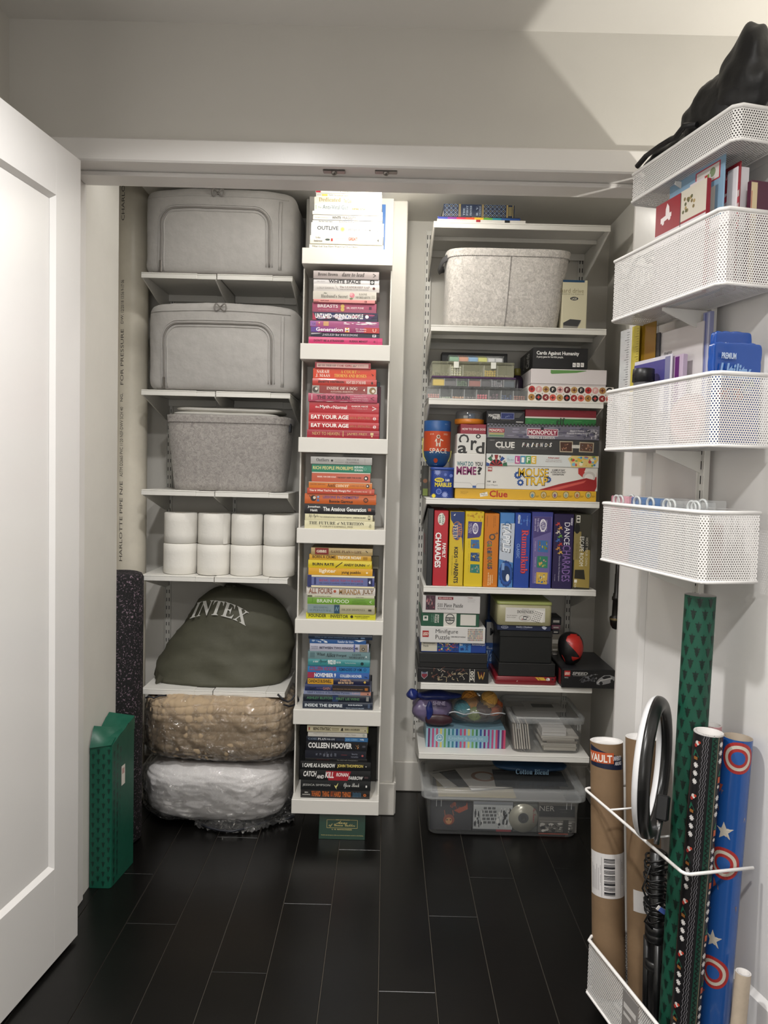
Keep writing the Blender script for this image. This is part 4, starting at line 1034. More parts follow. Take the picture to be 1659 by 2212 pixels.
s6 = [
 (255, 1020, 1168, 1222, '#1c2c44', 'dark navy book half under the shelf above', True, [('t', 'What to do when machines do everything', 330, 850, .2, .5, '#7088a4'), ('r', 880, 930, .2, .5, '#5a7290')]),
 (268, 943, 1236, 1282, '#2e5a94', 'thin blue book with a white corner', False, [('s', 272, 500, .1, .95, ['#cfd9e4', '#e6e9ec', '#9db4cc'], 14, 6), ('t', 'Lois Lowry', 275, 395, .2, .7, '#2e5a94', 'bi'), ('t', 'Number the Stars', 600, 795, .2, .75, '#cfd9ea', 'bi'), ('p', [(800, .9), (860, .5), (940, .95)], '#dfe6ee')]),
 (270, 975, 1288, 1375, '#b3b3c2', 'pale lilac hardback with thin capitals', True, [('t', 'SULEIKA', 288, 370, .5, .68, '#6a6a80'), ('t', 'JAOUAD', 290, 368, .26, .42, '#6a6a80'), ('t', 'BETWEEN TWO KINGDOMS', 388, 848, .34, .62, '#33334c', 'sb'), ('r', 795, 812, .02, .98, '#5a64a0'), ('r', 866, 960, .06, .98, '#8b8374'), ('d', 910, .4, 18, '#2a2826'), ('d', 910, .4, 8, '#c9c4ba')]),
 (250, 990, 1380, 1465, '#6e8a8e', 'grey teal paperback with black mixed lettering', False, [('t', 'What', 353, 455, .44, .84, '#23292c', 'rb'), ('t', 'Alice', 463, 578, .28, .86, '#1c2124', 'bi'), ('t', 'Forgot', 588, 710, .28, .7, '#23292c', 'rb'), ('t', 'LIANE', 780, 885, .54, .8, '#2e383c', 'rb'), ('t', 'MORIARTY', 740, 925, .14, .42, '#2e383c', 'rb'), ('d', 945, .4, 10, '#c9d2d2'), ('r', 275, 330, .2, .85, '#5a757a')]),
 (250, 990, 1470, 1545, '#3f8a8e', 'teal hardback with tall white numerals', True, [('t', 'A VERY', 310, 375, .5, .75, '#d7e2df', 'B'), ('t', 'Special', 385, 480, .34, .95, '#143234', 'sc'), ('t', '90210', 487, 580, .24, .92, '#eef2ee', 'sb'), ('t', 'BOOK', 592, 645, .42, .7, '#d7e2df', 'B'), ('t', 'Tara Ariano & Sarah Bunting', 692, 820, .38, .6, '#cfe0de'), ('d', 897, .45, 19, '#123034')]),
 (245, 985, 1553, 1625, '#2f7cb4', 'sky blue paperback with red author capitals', False, [('t', 'COLLEEN HOOVER', 268, 592, .22, .84, '#a03c58', 'sb'), ('t', 'REMINDERS OF HIM', 620, 890, .24, .74, '#183a66', 'sb'), ('o', 930, .5, 17, '#1c4c82')]),
 (243, 980, 1628, 1697, '#3b63a8', 'mid blue paperback with a red end', False, [('p', [(245, .02), (320, .02), (345, .98), (245, .98)], '#a0304a'), ('t', 'NOVEMBER 9', 325, 583, .16, .86, '#f0eff0', 'sb'), ('t', 'COLLEEN HOOVER', 632, 892, .22, .70, '#dfe5ee', 'sb'), ('l', [(925, .4), (960, .25)], 9, '#1c2e58')]),
 (243, 975, 1700, 1770, '#1f2240', 'navy hardback with a yellow end', True, [('r', 246, 552, .04, .96, '#cf9a2c'), ('t', 'CANDACE BUSHNELL', 256, 533, .24, .80, '#23201c', 'sb'), ('t', 'IS THERE STILL', 635, 765, .58, .9, '#d6a888', 'sb'), ('t', 'SEX IN THE CITY?', 610, 792, .16, .5, '#e6c49a', 'sb'), ('p', [(912, .5), (930, .75), (945, .5), (930, .25)], '#cfae52')]),
 (213, 990, 1772, 1847, '#26325e', 'dark blue hardback turning brown at the right', True, [('r', 540, 985, .04, .96, '#2a2426'), ('t', 'THE', 235, 262, .42, .6, '#0f1530'), ('t', 'GAP', 268, 348, .16, .6, '#0d1228', 'B'), ('t', 'and THE', 355, 420, .3, .45, '#8a6a78'), ('t', 'GAIN', 427, 517, .18, .62, '#a8786c', 'B'), ('t', 'DAN SULLIVAN WITH DR. BENJAMIN HARDY', 550, 910, .26, .42, '#a07a52', 'sb'), ('r', 928, 965, .2, .6, '#a8682c')]),
 (197, 1000, 1849, 1895, '#8f97b4', 'slim lilac paperback', False, [('r', 875, 1000, .04, .96, '#c08a78'), ('t', 'Adult Children of Borderline Parents', 237, 748, .28, .82, '#3c4668', 'rb'), ('t', 'Lobel', 775, 862, .25, .75, '#c9aab0', 'rb'), ('d', 965, .35, 9, '#3c2a2c')]),
 (190, 1000, 1898, 1977, '#19202e', 'near-black hardback with green lettering', True, [('r', 540, 610, .04, .96, '#1f3358'), ('t', 'ASHLEY ELSTON', 233, 545, .34, .72, '#4a7a5c', 'sb'), ('t', 'FIRST LIE WINS', 585, 865, .28, .66, '#55805c', 'sb'), ('r', 945, 975, .2, .85, '#8a8a86')]),
 (185, 1022, 1980, 2065, '#1c2638', 'navy hardback with white squared capitals', True, [('t', 'INSIDE THE EMPIRE', 212, 660, .3, .72, '#d3d9de', 'sb'), ('t', 'BOB KLAPISCH', 730, 898, .54, .74, '#c9d0d8', 'sb'), ('t', 'PAUL SOLOTAROFF', 705, 920, .12, .28, '#8a96a4', 'sb'), ('r', 965, 990, .25, .85, '#4a5a72')]),
]
book_stack(TZ[5], (620, 1160), 5.53, s6, 'blue', 'books in the blue stack')
s7 = [
 (300, 1212, 198, 290, '#c6bd9e', 'cream book with thin black capitals', True, [('r', 322, 342, .3, .75, '#9a4a3a'), ('t', 'BEING STRATEGIC', 392, 652, .3, .76, '#3a3428', 'sb'), ('r', 668, 775, .3, .7, '#a39a7e'), ('p', [(800, .3), (820, .75), (835, .7), (838, .25)], '#2a261e'), ('t', 'ERIKA ANDERSEN', 862, 1085, .34, .64, '#5a5444', 'sb'), ('p', [(1155, .3), (1165, .5), (1178, .3)], '#2a261e'), ('r', 1195, 1212, .0, 1, '#a8a85e')]),
 (310, 1195, 293, 365, '#c9c5bc', 'white paperback with faint grey lettering', False, [('t', 'PRETTY SICK', 395, 605, .44, .74, '#a39e96', 'r'), ('t', 'A guide to chronic illness', 640, 830, .34, .6, '#aba69e'), ('t', 'Caitlin A. Warner', 858, 1030, .36, .66, '#98938a', 'bi'), ('d', 1145, .45, 20, '#a8aea2')]),
 (290, 1207, 370, 430, '#1a1f2c', 'navy paperback with a light blue end', False, [('r', 862, 1207, .03, .97, '#3a6c9c'), ('t', 'GAME', 316, 448, .26, .78, '#7a8a9c', 'rb'), ('t', 'PLAN', 458, 580, .24, .76, '#e6e8ea', 'rb'), ('t', 'FOR LIFE', 588, 715, .28, .68, '#c9ced6', 'rb'), ('r', 735, 850, .2, .75, '#2c3648'), ('t', 'JOE GIBBS', 875, 1050, .26, .74, '#86b0d0', 'rb'), ('t', 'NBJ', 1092, 1145, .3, .74, '#d3e2ee', 'sb')]),
 (285, 1197, 433, 565, '#15161b', 'thick black book with huge white capitals', False, [('t', 'COLLEEN HOOVER', 316, 970, .24, .86, '#f1efec', 'sb'), ('s', 1015, 1075, .2, .75, ['#b5632c', '#d6a05a', '#8c4a22', '#e4d2b0'], 10, 9), ('r', 1125, 1170, .4, .62, '#4a4c54')]),
 (270, 1180, 568, 685, '#1b1d28', 'dark slate book with sideways words', False, [('t', 'if', 430, 455, .4, .65, '#8a8e9c', 'rb'), ('t', 'you', 485, 512, .35, .68, '#8a8e9c'), ('t', 'could', 540, 568, .28, .75, '#9a9eac'), ('t', 'live', 592, 622, .2, .82, '#9a9eac'), ('t', 'with', 648, 672, .25, .78, '#8a8e9c'), ('t', 'me', 708, 735, .3, .7, '#8a8e9c'), ('r', 808, 895, .48, .53, '#8a4044'), ('t', 'laura', 968, 1050, .55, .78, '#8a8e9c'), ('t', 'nowlin', 958, 1060, .2, .42, '#8a8e9c'), ('d', 1126, .45, 16, '#b05a58')]),
 (270, 1195, 689, 733, '#121214', 'thin black booklet with a white line', False, [('r', 272, 1180, .86, .97, '#b8b4ac'), ('t', 'Daniel Crosby', 443, 630, .25, .7, '#6a2a2e'), ('t', 'The 2023 NFL Compendium', 742, 1058, .2, .62, '#a8a6a2', '')]),
 (200, 1248, 736, 860, '#121314', 'black hardback with white and yellow capitals', True, [('t', 'I CAME AS A SHADOW', 232, 718, .28, .76, '#ecebe6', 'sb'), ('t', 'JOHN THOMPSON', 750, 1135, .26, .72, '#d8c46a', 'sb'), ('p', [(1168, .5), (1178, .58), (1190, .5), (1178, .42)], '#dcdad4')]),
 (190, 1245, 863, 1010, '#141516', 'black hardback with a red slanted band', True, [('p', [(620, .0), (905, .0), (955, .93), (582, .93)], '#a3202e'), ('t', 'CATCH', 243, 440, .34, .88, '#efece8', 'sbi'), ('t', 'AND', 440, 552, .16, .52, '#efece8', 'sbi'), ('t', 'KILL', 568, 698, .24, .84, '#f4efeb', 'sbi'), ('t', 'RONAN', 733, 918, .4, .78, '#f4e9e6', 'sbi'), ('t', 'FARROW', 915, 1137, .1, .46, '#e6e4e0', 'sbi'), ('r', 1155, 1210, .25, .45, '#4a3a3c')]),
 (203, 1245, 1014, 1157, '#17191a', 'black hardback with a yellow bird', True, [('t', 'JESSICA SIMPSON', 232, 643, .36, .62, '#cfcfca', ''), ('p', [(705, .55), (730, .45), (765, .8), (755, .5), (735, .25), (745, .1), (720, .3)], '#d9cf86'), ('t', 'Open Book', 845, 1078, .22, .80, '#d6d6d0', 'sc'), ('r', 1172, 1195, .36, .58, '#dedcd8')]),
 (200, 1232, 1160, 1288, '#1e1b1a', 'black hardback with orange and blue capitals', True, [('t', 'BEN', 262, 310, .58, .72, '#d8d4cc', 'sb'), ('t', 'HOROWITZ', 226, 345, .34, .46, '#d8d4cc', 'sb'), ('t', 'THE', 362, 395, .24, .82, '#b8602c', 'sb'), ('t', 'HARD', 402, 500, .2, .84, '#c0662e', 'sb'), ('t', 'THING', 522, 628, .2, .82, '#c0662e', 'sb'), ('t', 'ABOUT', 645, 690, .22, .86, '#a8522a', 'sb'), ('t', 'HARD', 700, 805, .2, .82, '#c0662e', 'sb'), ('t', 'THINGS', 820, 950, .2, .80, '#c0662e', 'sb')] + [('r', 980 + 22 * i, 992 + 22 * i, .2, .78 - .05 * (i % 2), '#3a5f78') for i in range(6)] + [('d', 1160, .46, 22, '#c0662e'), ('d', 1160, .46, 9, '#3a2418')]),
]
book_stack(TZ[6], (620, 1540), 6.9125, s7, 'black', 'books in the black stack')
# books standing or lying behind the stacks
def tall_book(px0, px1, py0, py1, Y, zb, col, lab, dpt=.012, hard=True):
    a = P(px0, py0, Y); b = P(px1, py1, Y)
    t = thing('book', lab, 'book', ((a.x + b.x) / 2, Y, zb), group='books behind the stacks')
    cm = M(col, .4); x0, x1, z1 = a.x, b.x, a.z
    m = MB(); m.cbox(x0, x1, Y, Y + .002, zb, z1, cm, .0006); m.cbox(x0, x1, Y + dpt - .002, Y + dpt, zb, z1, cm, .0006); m.box(x0, x0 + .002, Y + .002, Y + dpt - .002, zb, z1, cm); m.build('cover', t)
    MB().box(x0 + .0021, x1 - .003, Y + .0021, Y + dpt - .0021, zb + .003, z1 - .003, PAGES).build('page_block', t)
YH = YTB - .034
tall_book(690, 831, 438, 537, YH, TZ[0], '#3f73b8', 'blue book standing upright behind the white stack')
tall_book(655, 700, 843, 944, YH, TZ[2], '#d9d6d0', 'white book standing upright behind the red stack, at its left')
tall_book(700, 818, 823, 948, YH, TZ[2], '#5d7f86', 'teal book standing upright behind the red stack')
tall_book(705, 820, 833, 948, YH - .02, TZ[2], '#7c3a56', 'plum book standing in front of the teal book behind the red stack', .016)
tall_book(700, 815, 1199, 1340, YH, TZ[4], '#b3ae98', 'beige book standing upright behind the yellow stack')
tall_book(705, 813, 1227, 1340, YH - .02, TZ[4], '#38302a', 'brown book standing upright behind the yellow stack', .014)
tall_book(690, 802, 1457, 1536, YH, TZ[5], '#22242c', 'black book standing upright behind the blue stack')
tall_book(720, 812, 1570, 1686, YH, TZ[6], '#1f1d18', 'black patterned book standing behind the black stack at right')
tall_book(648, 720, 1567, 1686, YH, TZ[6], '#121316', 'black book standing behind the black stack at left')
# green hardback leaning on the floor under the tower
ay = 2.575
a = P(688, 1812, ay); b = P(788, 1818, ay)
an = thing('book', 'dark green hardback with gold title standing on the floor under the tower', 'book', ((a.x + b.x) / 2, ay, 0))
w = (b.x - a.x); h = .150; T = Matrix.Translation(((a.x + b.x) / 2, ay, 0)) @ Matrix.Rotation(math.radians(-14), 4, 'X')
GC = M('#0b3526', .4)
m = MB(T); m.cbox(-w / 2, w / 2, 0, .003, 0, h, GC, .0008); m.cbox(-w / 2, w / 2, .035, .038, 0, h, GC, .0008); m.box(-w / 2, -w / 2 + .003, .003, .035, 0, h, GC); m.build('cover', an)
MB(T).box(-w / 2 + .003, w / 2 - .003, .0031, .0349, .003, h - .003, PAGES).build('page_block', an)
pr = front(-w / 2, w / 2, 0, 0, h, T); G_ = '#c2b06c'
f0 = .46
def q(v): return v * f0
for L in ([(.17, q(.92)), (.83, q(.92))], [(.17, q(.54)), (.83, q(.54))], [(.17, q(.54)), (.17, q(.92))], [(.83, q(.54)), (.83, q(.92))]): pr.line(L, .006, G_)
pr.text('THE COMPLETE', .36, .66, q(.90), q(.945), G_, 'rb'); pr.text('Anne', .38, .61, q(.73), q(.88), G_, 'sc'); pr.text('of Green Gables', .21, .78, q(.57), q(.74), G_, 'sc')
pr.text('L. M. MONTGOMERY', .28, .72, q(.44), q(.50), G_, 'rb'); pr.text('The life and adventures of the most beloved and timeless heroine in all of fiction', .05, .96, q(.18), q(.215), G_, 'rb')
pr.build('cover_print', an)
# ================================================================== RIGHT SHELVES
YRS = 2.65
rs = [('S1', 936, 477, 1320, 487, 'topmost white right shelf, carrying only a navy book and two booklets'), ('S2', 931, 702, 1311, 710, 'white right shelf carrying the pale felt bin'), ('S3', 926, 860, 1304, 869, 'white right shelf carrying the bead cases'),
      ('S4', 919, 1075, 1294, 1085, 'white right shelf carrying the wide board games'), ('S5', 917, 1266, 1288, 1275, 'white right shelf carrying the upright game boxes'),
      ('S6', 909, 1475, 1279, 1486, 'white right shelf carrying the puzzles and dominoes'), ('S7', 905, 1624, 1274, 1638, 'lowest white right shelf, carrying yarn and a clear paper bin')]
SZ = {}
XS0 = sum(P(a, b, YRS).x for _, a, b, c, d, l in rs) / 7; XS1 = sum(P(c, d, YRS).x for _, a, b, c, d, l in rs) / 7
for key, a, b, c, d, lab in rs:
    z = (P(a, b, YRS).z + P(c, d, YRS).z) / 2; SZ[key] = z
    t = thing('wall_shelf', lab, 'shelf', ((XS0 + XS1) / 2, YRS, z), group='white metal shelves on the right')
    m = MB(); m.cbox(XS0, XS1, YRS, YB - .02, z - .005, z, SHW, .001)
    m.cbox(XS0, XS1, YRS, YRS + .004, z - .021, z - .0055, SHW, .0008); m.cbox(XS0, XS1, YB - .024, YB - .02, z - .03, z - .0055, SHW, .0008)
    m.cbox(XS0 + .006, XS1 - .006, YRS + .15, YRS + .154, z - .02, z - .0055, SHW, .0008)
    m.build('deck', t)
    for xx in (XS0 + .003, XS1 - .003):
        m = MB(); m.prism([(YRS + .006, z - .022), (YRS + .006, z - .006), (YB - .004, z - .006), (YB - .004, z - .115), (YB - .022, z - .115)], 0, xx - .0018, xx + .0018, SHW); m.build('bracket', t)
def standard_at(x, ztop, zb, label):
    t = thing('wall_standard', label, 'shelf rail', (x, YB, zb), group='slotted wall rails')
    m = MB(); w = .012
    m.cbox(x - w, x - w + .003, YB - .014, YB, zb, ztop, SHW, .0006); m.cbox(x + w - .003, x + w, YB - .014, YB, zb, ztop, SHW, .0006)
    m.cbox(x - w + .003, x + w - .003, YB - .007, YB, zb, ztop, SHW, .0006); m.build('channel', t)
    s = MB()
    for i in range(int((ztop - zb) / .032)):
        z = zb + .02 + i * .032
        for dx in (-.0048, .0048): s.box(x + dx - .0014, x + dx + .0014, YB - .0082, YB - .0072, z, z + .016, DARK)
    tag(s.build('slots', t), kind='stuff')
standard_at(P(924, 600, YB).x, P(924, 500, YB).z, P(895, 1592, YB).z, 'slotted white wall rail at the left end of the right shelves')
standard_at(XS1 - .012, P(1290, 500, YB).z, P(1250, 1592, YB).z, 'slotted white wall rail at the right end of the right shelves')

def carton(name, label, cat, px0, px1, pyt, pyb, yf, dep, zb, col, prints=None, side=None, group=None, zt=None, rough=.38, slope=.0275, lid=None, cham=.0015, rot=0.0, top=None):
    """printed box: front face given by picture columns and rows at its left edge, standing on zb"""
    ym = (pyt + pyb) / 2
    A = P(px0, ym, yf); B = P(px1, ym + slope * (px1 - px0), yf)
    h = P(px0, pyt, yf).z - P(px0, pyb, yf).z
    z0 = zb + .0003; z1 = z0 + h if zt is None else zt
    cx = (A.x + B.x) / 2; w = B.x - A.x
    t = thing(name, label, cat, (cx, yf, z0), rot, group)
    cm = M(col, rough)
    if lid:
        MB().cbox(-w / 2, w / 2, 0, dep, (z1 - z0) * lid[0], z1 - z0, cm, cham).build('box_lid', t, world=False)
        MB().cbox(-w / 2 + .0012, w / 2 - .0012, .0012, dep - .0012, 0, (z1 - z0) * lid[0] - .0004, M(lid[1], rough), cham).build('box_base', t, world=False)
    else:
        MB().cbox(-w / 2, w / 2, 0, dep, 0, z1 - z0, cm, cham).build('carton', t, world=False)
    if top: MB().cbox(-w / 2 + .003, w / 2 - .003, .003, dep - .003, z1 - z0, z1 - z0 + .0006, M(top, rough), .0002).build('top_print', t, world=False)
    if prints:
        pr = front(-w / 2, w / 2, 0, 0, z1 - z0); prints(pr); pr.build('front_print', t, world=False)
    if side:
        pr = leftside(-w / 2, 0, dep, 0, z1 - z0); side(pr); pr.build('side_print', t, world=False)
    return t, z1, A.x, B.x

class C6:
    """reads crop coordinates as fractions of a face"""
    def __init__(s, pr, xa, xb, yt, yb, sl=.0275): s.p = pr; s.a = (xa, xb, yt, yb, sl)
    def U(s, x): return (x - s.a[0]) / (s.a[1] - s.a[0])
    def V(s, x, y): return 1 - (y - s.a[2] - s.a[4] * (x - s.a[0])) / (s.a[3] - s.a[2])
    def t(s, txt, x0, x1, y0, y1, c, st='', rot=0):
        xm = (x0 + x1) / 2; s.p.text(txt, s.U(x0), s.U(x1), s.V(xm, y1), s.V(xm, y0), c, st, rot); return s
    def r(s, x0, x1, y0, y1, c):
        xm = (x0 + x1) / 2; s.p.rect(s.U(x0), s.U(x1), s.V(xm, y1), s.V(xm, y0), c); return s
    def d(s, x, y, r, c, ry=None, hole=0.0, n=18):
        s.p.disc(s.U(x), s.V(x, y), r / (s.a[1] - s.a[0]), c, rv=(ry or r) / (s.a[3] - s.a[2]), n=n, hole=hole); return s
    def g(s, pts, c): s.p.poly([(s.U(x), s.V(x, y)) for x, y in pts], c); return s
    def l(s, pts, w, c): s.p.line([(s.U(x), s.V(x, y)) for x, y in pts], w / (s.a[1] - s.a[0]), c); return s
    def s(s, x0, x1, y0, y1, cols, n, seed, sz=(.06, .22)):
        rnd = random.Random(seed)
        for _ in range(n):
            w = (x1 - x0) * rnd.uniform(*sz); h = (y1 - y0) * rnd.uniform(sz[0] * 1.6, sz[1] * 1.8); x = rnd.uniform(x0, x1 - w); y = rnd.uniform(y0, max(y0 + .1, y1 - h)); a0 = rnd.random() * 6
            s.g([(x + w / 2 + w / 2 * math.cos(a0 + 6.283 * j / 7) * rnd.uniform(.65, 1), y + h / 2 + h / 2 * math.sin(a0 + 6.283 * j / 7) * rnd.uniform(.65, 1)) for j in range(7)], rnd.choice(cols))
        return s
    def star(s, x, y, r, c, n=5, inner=.42): s.p.star(s.U(x), s.V(x, y), r / (s.a[1] - s.a[0]), c, n, inner); return s

# ---- S1 : navy book on two booklets
yf = YRS + .015; z = SZ['S1']
O5 = (900, 400); K5 = 3.77
def x5(x): return O5[0] + x / K5
def y5(y): return O5[1] + y / K5
def thin(px0, px1, y0, y1, zb, col, lab, pr_=None, dep=.20, dy=0):
    A = P(px0, y0, YRS + .002 + dy); B = P(px1, y0, YRS + .002 + dy); th = (y1 - y0) * YRS / FPX
    return book(A.x, B.x, zb + .0002, zb + th, YRS + .002 + dy, dep, col, lab, pr_, False, group='booklets on the top right shelf'), zb + th
_, za = thin(x5(168), x5(888), y5(268), y5(288), z, '#d9d6d0', 'white booklet with red and black marks, lowest on the topmost right shelf', spine([('r', 485, 520, .02, .98, '#a3232e'), ('r', 718, 760, .02, .98, '#1b1b1e'), ('t', 'Typography', 180, 232, .3, .75, '#44464c'), ('t', 'the handbook of layout', 250, 410, .35, .65, '#8a8a8a')], 168, 888))
rb_cols = ['#2a3a9a', '#7a2a8a', '#c02a4a', '#d8502a', '#e0b02c', '#5aa03c', '#2a8a9a', '#2a5a9a', '#284a8a']
_, za = thin(x5(172), x5(845), y5(245), y5(268), za, '#2b3f86', 'rainbow-edged booklet under the navy ornate book', spine([('r', 180 + 73 * i, 254 + 73 * i, .02, .72, c) for i, c in enumerate(rb_cols)] + [('r', 180, 840, .72, .98, '#1b1d2c'), ('t', 'ATLAS OF THE NATURAL WORLD', 450, 590, .76, .95, '#d6c05a')], 172, 845), dy=.002)
A = P(x5(220), y5(190), YRS + .01); B = P(x5(797), y5(190), YRS + .01); th = (y5(240) - y5(137)) * YRS / FPX
def orn(pr):
    G2 = '#a8945c'; LB = '#8f9cae'
    for u0, u1 in ((.015, .20), (.57, .875)):
        n = max(2, round((u1 - u0) / .056))
        for i in range(n):
            for j in range(3):
                cx, cy = u0 + (i + .5) * (u1 - u0) / n, (j + .5) / 3
                du, dv = (u1 - u0) / n / 2, 1 / 6
                pr.line([(cx - du, cy), (cx, cy + dv)], .0035, LB); pr.line([(cx, cy + dv), (cx + du, cy)], .0035, LB); pr.line([(cx + du, cy), (cx, cy - dv)], .0035, LB); pr.line([(cx, cy - dv), (cx - du, cy)], .0035, LB)
                pr.disc(cx, cy, .006, G2, n=8)
    for u in (.215, .232, .54, .557, .888, .90, .975): pr.rect(u, u + .008, 0, 1, G2)
    for i, (w, u) in enumerate((('THE', .275), ('FIRST', .32), ('FRONTIER', .37), ('R. V.', .46), ('COLEMAN', .50))): pr.text(w, u, u + .028, .12, .88 if len(w) > 4 else .7, '#9aa7b8', 'rb', rot=90)
    pr.rect(.915, .965, .15, .85, '#6f6648')
book(A.x, B.x, za + .0003, za + th, YRS + .01, .17, '#1b2740', 'thick navy book with gold lattice decoration on the topmost right shelf', orn, True, group=None)

# ---- S2 : pale felt bin and a hard-drive box
tb, zt_, cx_, cy_, ct_ = felt_bin(969, 1240, 972, 1217, 534, YRS + .012, SZ['S2'], '#c9c4bf', 'felt_pale', 'pale grey felt bin with a centre seam on the second right shelf', .28, .002, True)
m = MB(); hp = P(963, 553, YRS + .09)
xl_ = cx_ - ct_
m.tube([(xl_ + .004, YRS + .055, zt_ - .02), (xl_ - .014, YRS + .075, zt_ - .030), (xl_ - .022, YRS + .11, zt_ - .045), (xl_ - .022, YRS + .16, zt_ - .045), (xl_ - .014, YRS + .20, zt_ - .030), (xl_ + .004, YRS + .22, zt_ - .02)], .011, M('#4c4b4d', .85), 8, flat=.3)
m.build('strap_handle', tb)
def hd(pr):
    c = C6(pr, 1185, 1388, 750, 1155, .02)
    c.r(1185, 1362, 752, 770, '#1f4668').t('hard drive', 1170, 1358, 820, 856, '#8d8562', '').t('DESIGN BY F.A. PORSCHE', 1172, 1358, 862, 872, '#7a7458')
    c.d(1282, 903, 33, '#23262e', 15).t('LACIE', 1262, 1302, 895, 911, '#e6e2d0', 'B')
    c.g([(1200, 1100), (1255, 1070), (1345, 1078), (1318, 1130), (1200, 1122)], '#3a3a3c').g([(1200, 1122), (1318, 1130), (1345, 1078), (1340, 1100), (1312, 1152), (1200, 1145)], '#8c8a84')
carton('drive_box', 'cream box for a hard drive, upright right of the pale felt bin', 'box', x5(1185), x5(1388), y5(750), y5(1155), YRS + .03, .075, SZ['S2'], '#d0caae', hd)

# ---- S3 : bead cases, black card box, white box, patterned box
z3 = SZ['S3']
PLAST = film('case_plastic', '#dfe3e4', .11, .12, .55)
PLASTP = film('purple_plastic', '#6a4a78', .55, .15, .5)
def bead_case(label, xa, xb, yt, yb, zb, cells, lidcol=None, body=None, dep=.17, yf=YRS + .012, tint=None, clasps=(), h=None):
    A = P(x5(xa), y5((yt + yb) / 2), yf); B = P(x5(xb), y5((yt + yb) / 2 + .027 * (xb - xa)), yf)
    hh = (yb - yt) / K5 * yf / FPX
    x0, x1, z0, z1 = A.x, B.x, zb + .0004, zb + hh
    t = thing('bead_case', label, 'craft case', ((x0 + x1) / 2, yf, z0), group='clear bead cases')
    pm = body or PLAST
    m = MB(); lt = hh * .2
    for q in ((x0, x1, yf, yf + .0015, z0, z1 - lt), (x0, x1, yf + dep - .0015, yf + dep, z0, z1 - lt), (x0, x0 + .0015, yf, yf + dep, z0, z1 - lt), (x1 - .0015, x1, yf, yf + dep, z0, z1 - lt), (x0, x1, yf, yf + dep, z0, z0 + .0015)): m.box(*q, pm)
    m.build('tray', t)
    lm = lidcol or pm
    m = MB(); m.cbox(x0 - .002, x1 + .002, yf - .002, yf + dep + .002, z1 - lt + .0003, z1, lm, .0025); m.build('lid', t)
    n = len(cells); tot = sum(c[0] for c in cells); x = x0 + .002; fullw = x1 - x0 - .004
    dv = MB(); rnd = random.Random(int(xa * 3 + yt))
    for i, (wt, col, kind, lvl) in enumerate(cells):
        w = fullw * wt / tot
        if col: col = '#' + ''.join('%02x' % min(255, int(int(col[k:k + 2], 16) * 1.3 + 8)) for k in (1, 3, 5))
        if i: dv.box(x - .0006, x + .0006, yf + .002, yf + dep - .002, z0 + .0016, z1 - lt - .0005, M('#e9ecec', .3))
        if col:
            b = MB(); mm = M(col, .35); zt = z0 + .002 + (z1 - lt - z0 - .003) * lvl
            if kind == 'fill': b.cbox(x + .001, x + w - .001, yf + .003, yf + dep - .004, z0 + .0017, zt, mm, .002)
            else:
                r = kind; cols = [mm, M(('#' + ''.join('%02x' % max(0, min(255, int(col[k:k + 2], 16) + d)) for k, d in ((1, 25), (3, 18), (5, 18)))), .3)]
                nx = max(1, int((w - .002) / (2 * r))); nzv = max(1, int((zt - z0 - .001) / (1.8 * r)))
                for iz in range(nzv):
                    for iy in range(2):
                        for ix in range(nx):
                            if iz == nzv - 1 and rnd.random() < .25: continue
                            c = (x + .001 + r + ix * 2 * r + rnd.uniform(-.1, .1) * r, yf + .003 + r + iy * 2 * r, z0 + .0018 + r + iz * 1.8 * r)
                            mt = cols[rnd.random() < .4]
                            vs = [(c[0] + r * math.cos(k * math.pi / 3) * s, c[1] + r * math.sin(k * math.pi / 3) * s, c[2] + zz * r) for s, zz in ((.87, .5), (.87, -.5)) for k in range(6)] + [(c[0], c[1], c[2] + r), (c[0], c[1], c[2] - r)]
                            b.add(vs, [(k, (k + 1) % 6, 6 + (k + 1) % 6, 6 + k)[::-1] for k in range(6)] + [(k, (k + 1) % 6, 12) for k in range(6)] + [(6 + k, 13, 6 + (k + 1) % 6) for k in range(6)], mt, True)
            if b.v: tag(b.build('beads', t), kind='stuff')
        x += w
    if dv.v: dv.build('dividers', t)
    for cxp in clasps:
        q = P(x5(cxp), y5(yt + 40), yf).x
        MB().cbox(q - .009, q + .009, yf - .0055, yf - .0022, z1 - hh * .45, z1 - .001, M('#dfe0d6', .3), .001).build('clasp', t)
    return z1
zA = bead_case('longest clear bead case, lowest on the bead shelf', 85, 905, 1642, 1742, z3, [(1, '#b98a84', .004, .45), (1, '#a9b3a0', .003, .3), (1, '#b58a6c', .004, .4), (1, '#6e6a68', .004, .2), (1, '#c0606a', .0045, .75), (1, '#5c4a52', .0055, .75), (1, '#2f4668', .0045, .6), (1.1, '#8a5f50', .004, .5)])
zB = bead_case('purple-lidded bead case, second from the bottom', 125, 805, 1568, 1650, zA, [(1.1, '#c7a62c', 'fill', .9), (1.1, '#4a4648', 'fill', .7), (1.1, '#4c6a4a', .0035, .9), (1.1, '#8c5046', 'fill', .8), (1, '#3a363c', 'fill', .8), (1.1, '#8a8a90', .003, .9), (1, '#33404c', 'fill', .85)], lidcol=PLASTP, dep=.16)
zC = bead_case('clear clasped case of small metal pieces, third from the bottom', 128, 792, 1445, 1564, zB, [(1.6, '#4a4c4c', .003, .4), (1.1, '#c9c2ae', .0045, .9), (1.9, '#6a6458', .003, .55), (1.2, '#b79a34', .004, .7), (1.4, '#77756a', .003, .2)], body=film('cream_plastic', '#e6e6c4', .17, .12, .5), dep=.16, clasps=(322, 625))
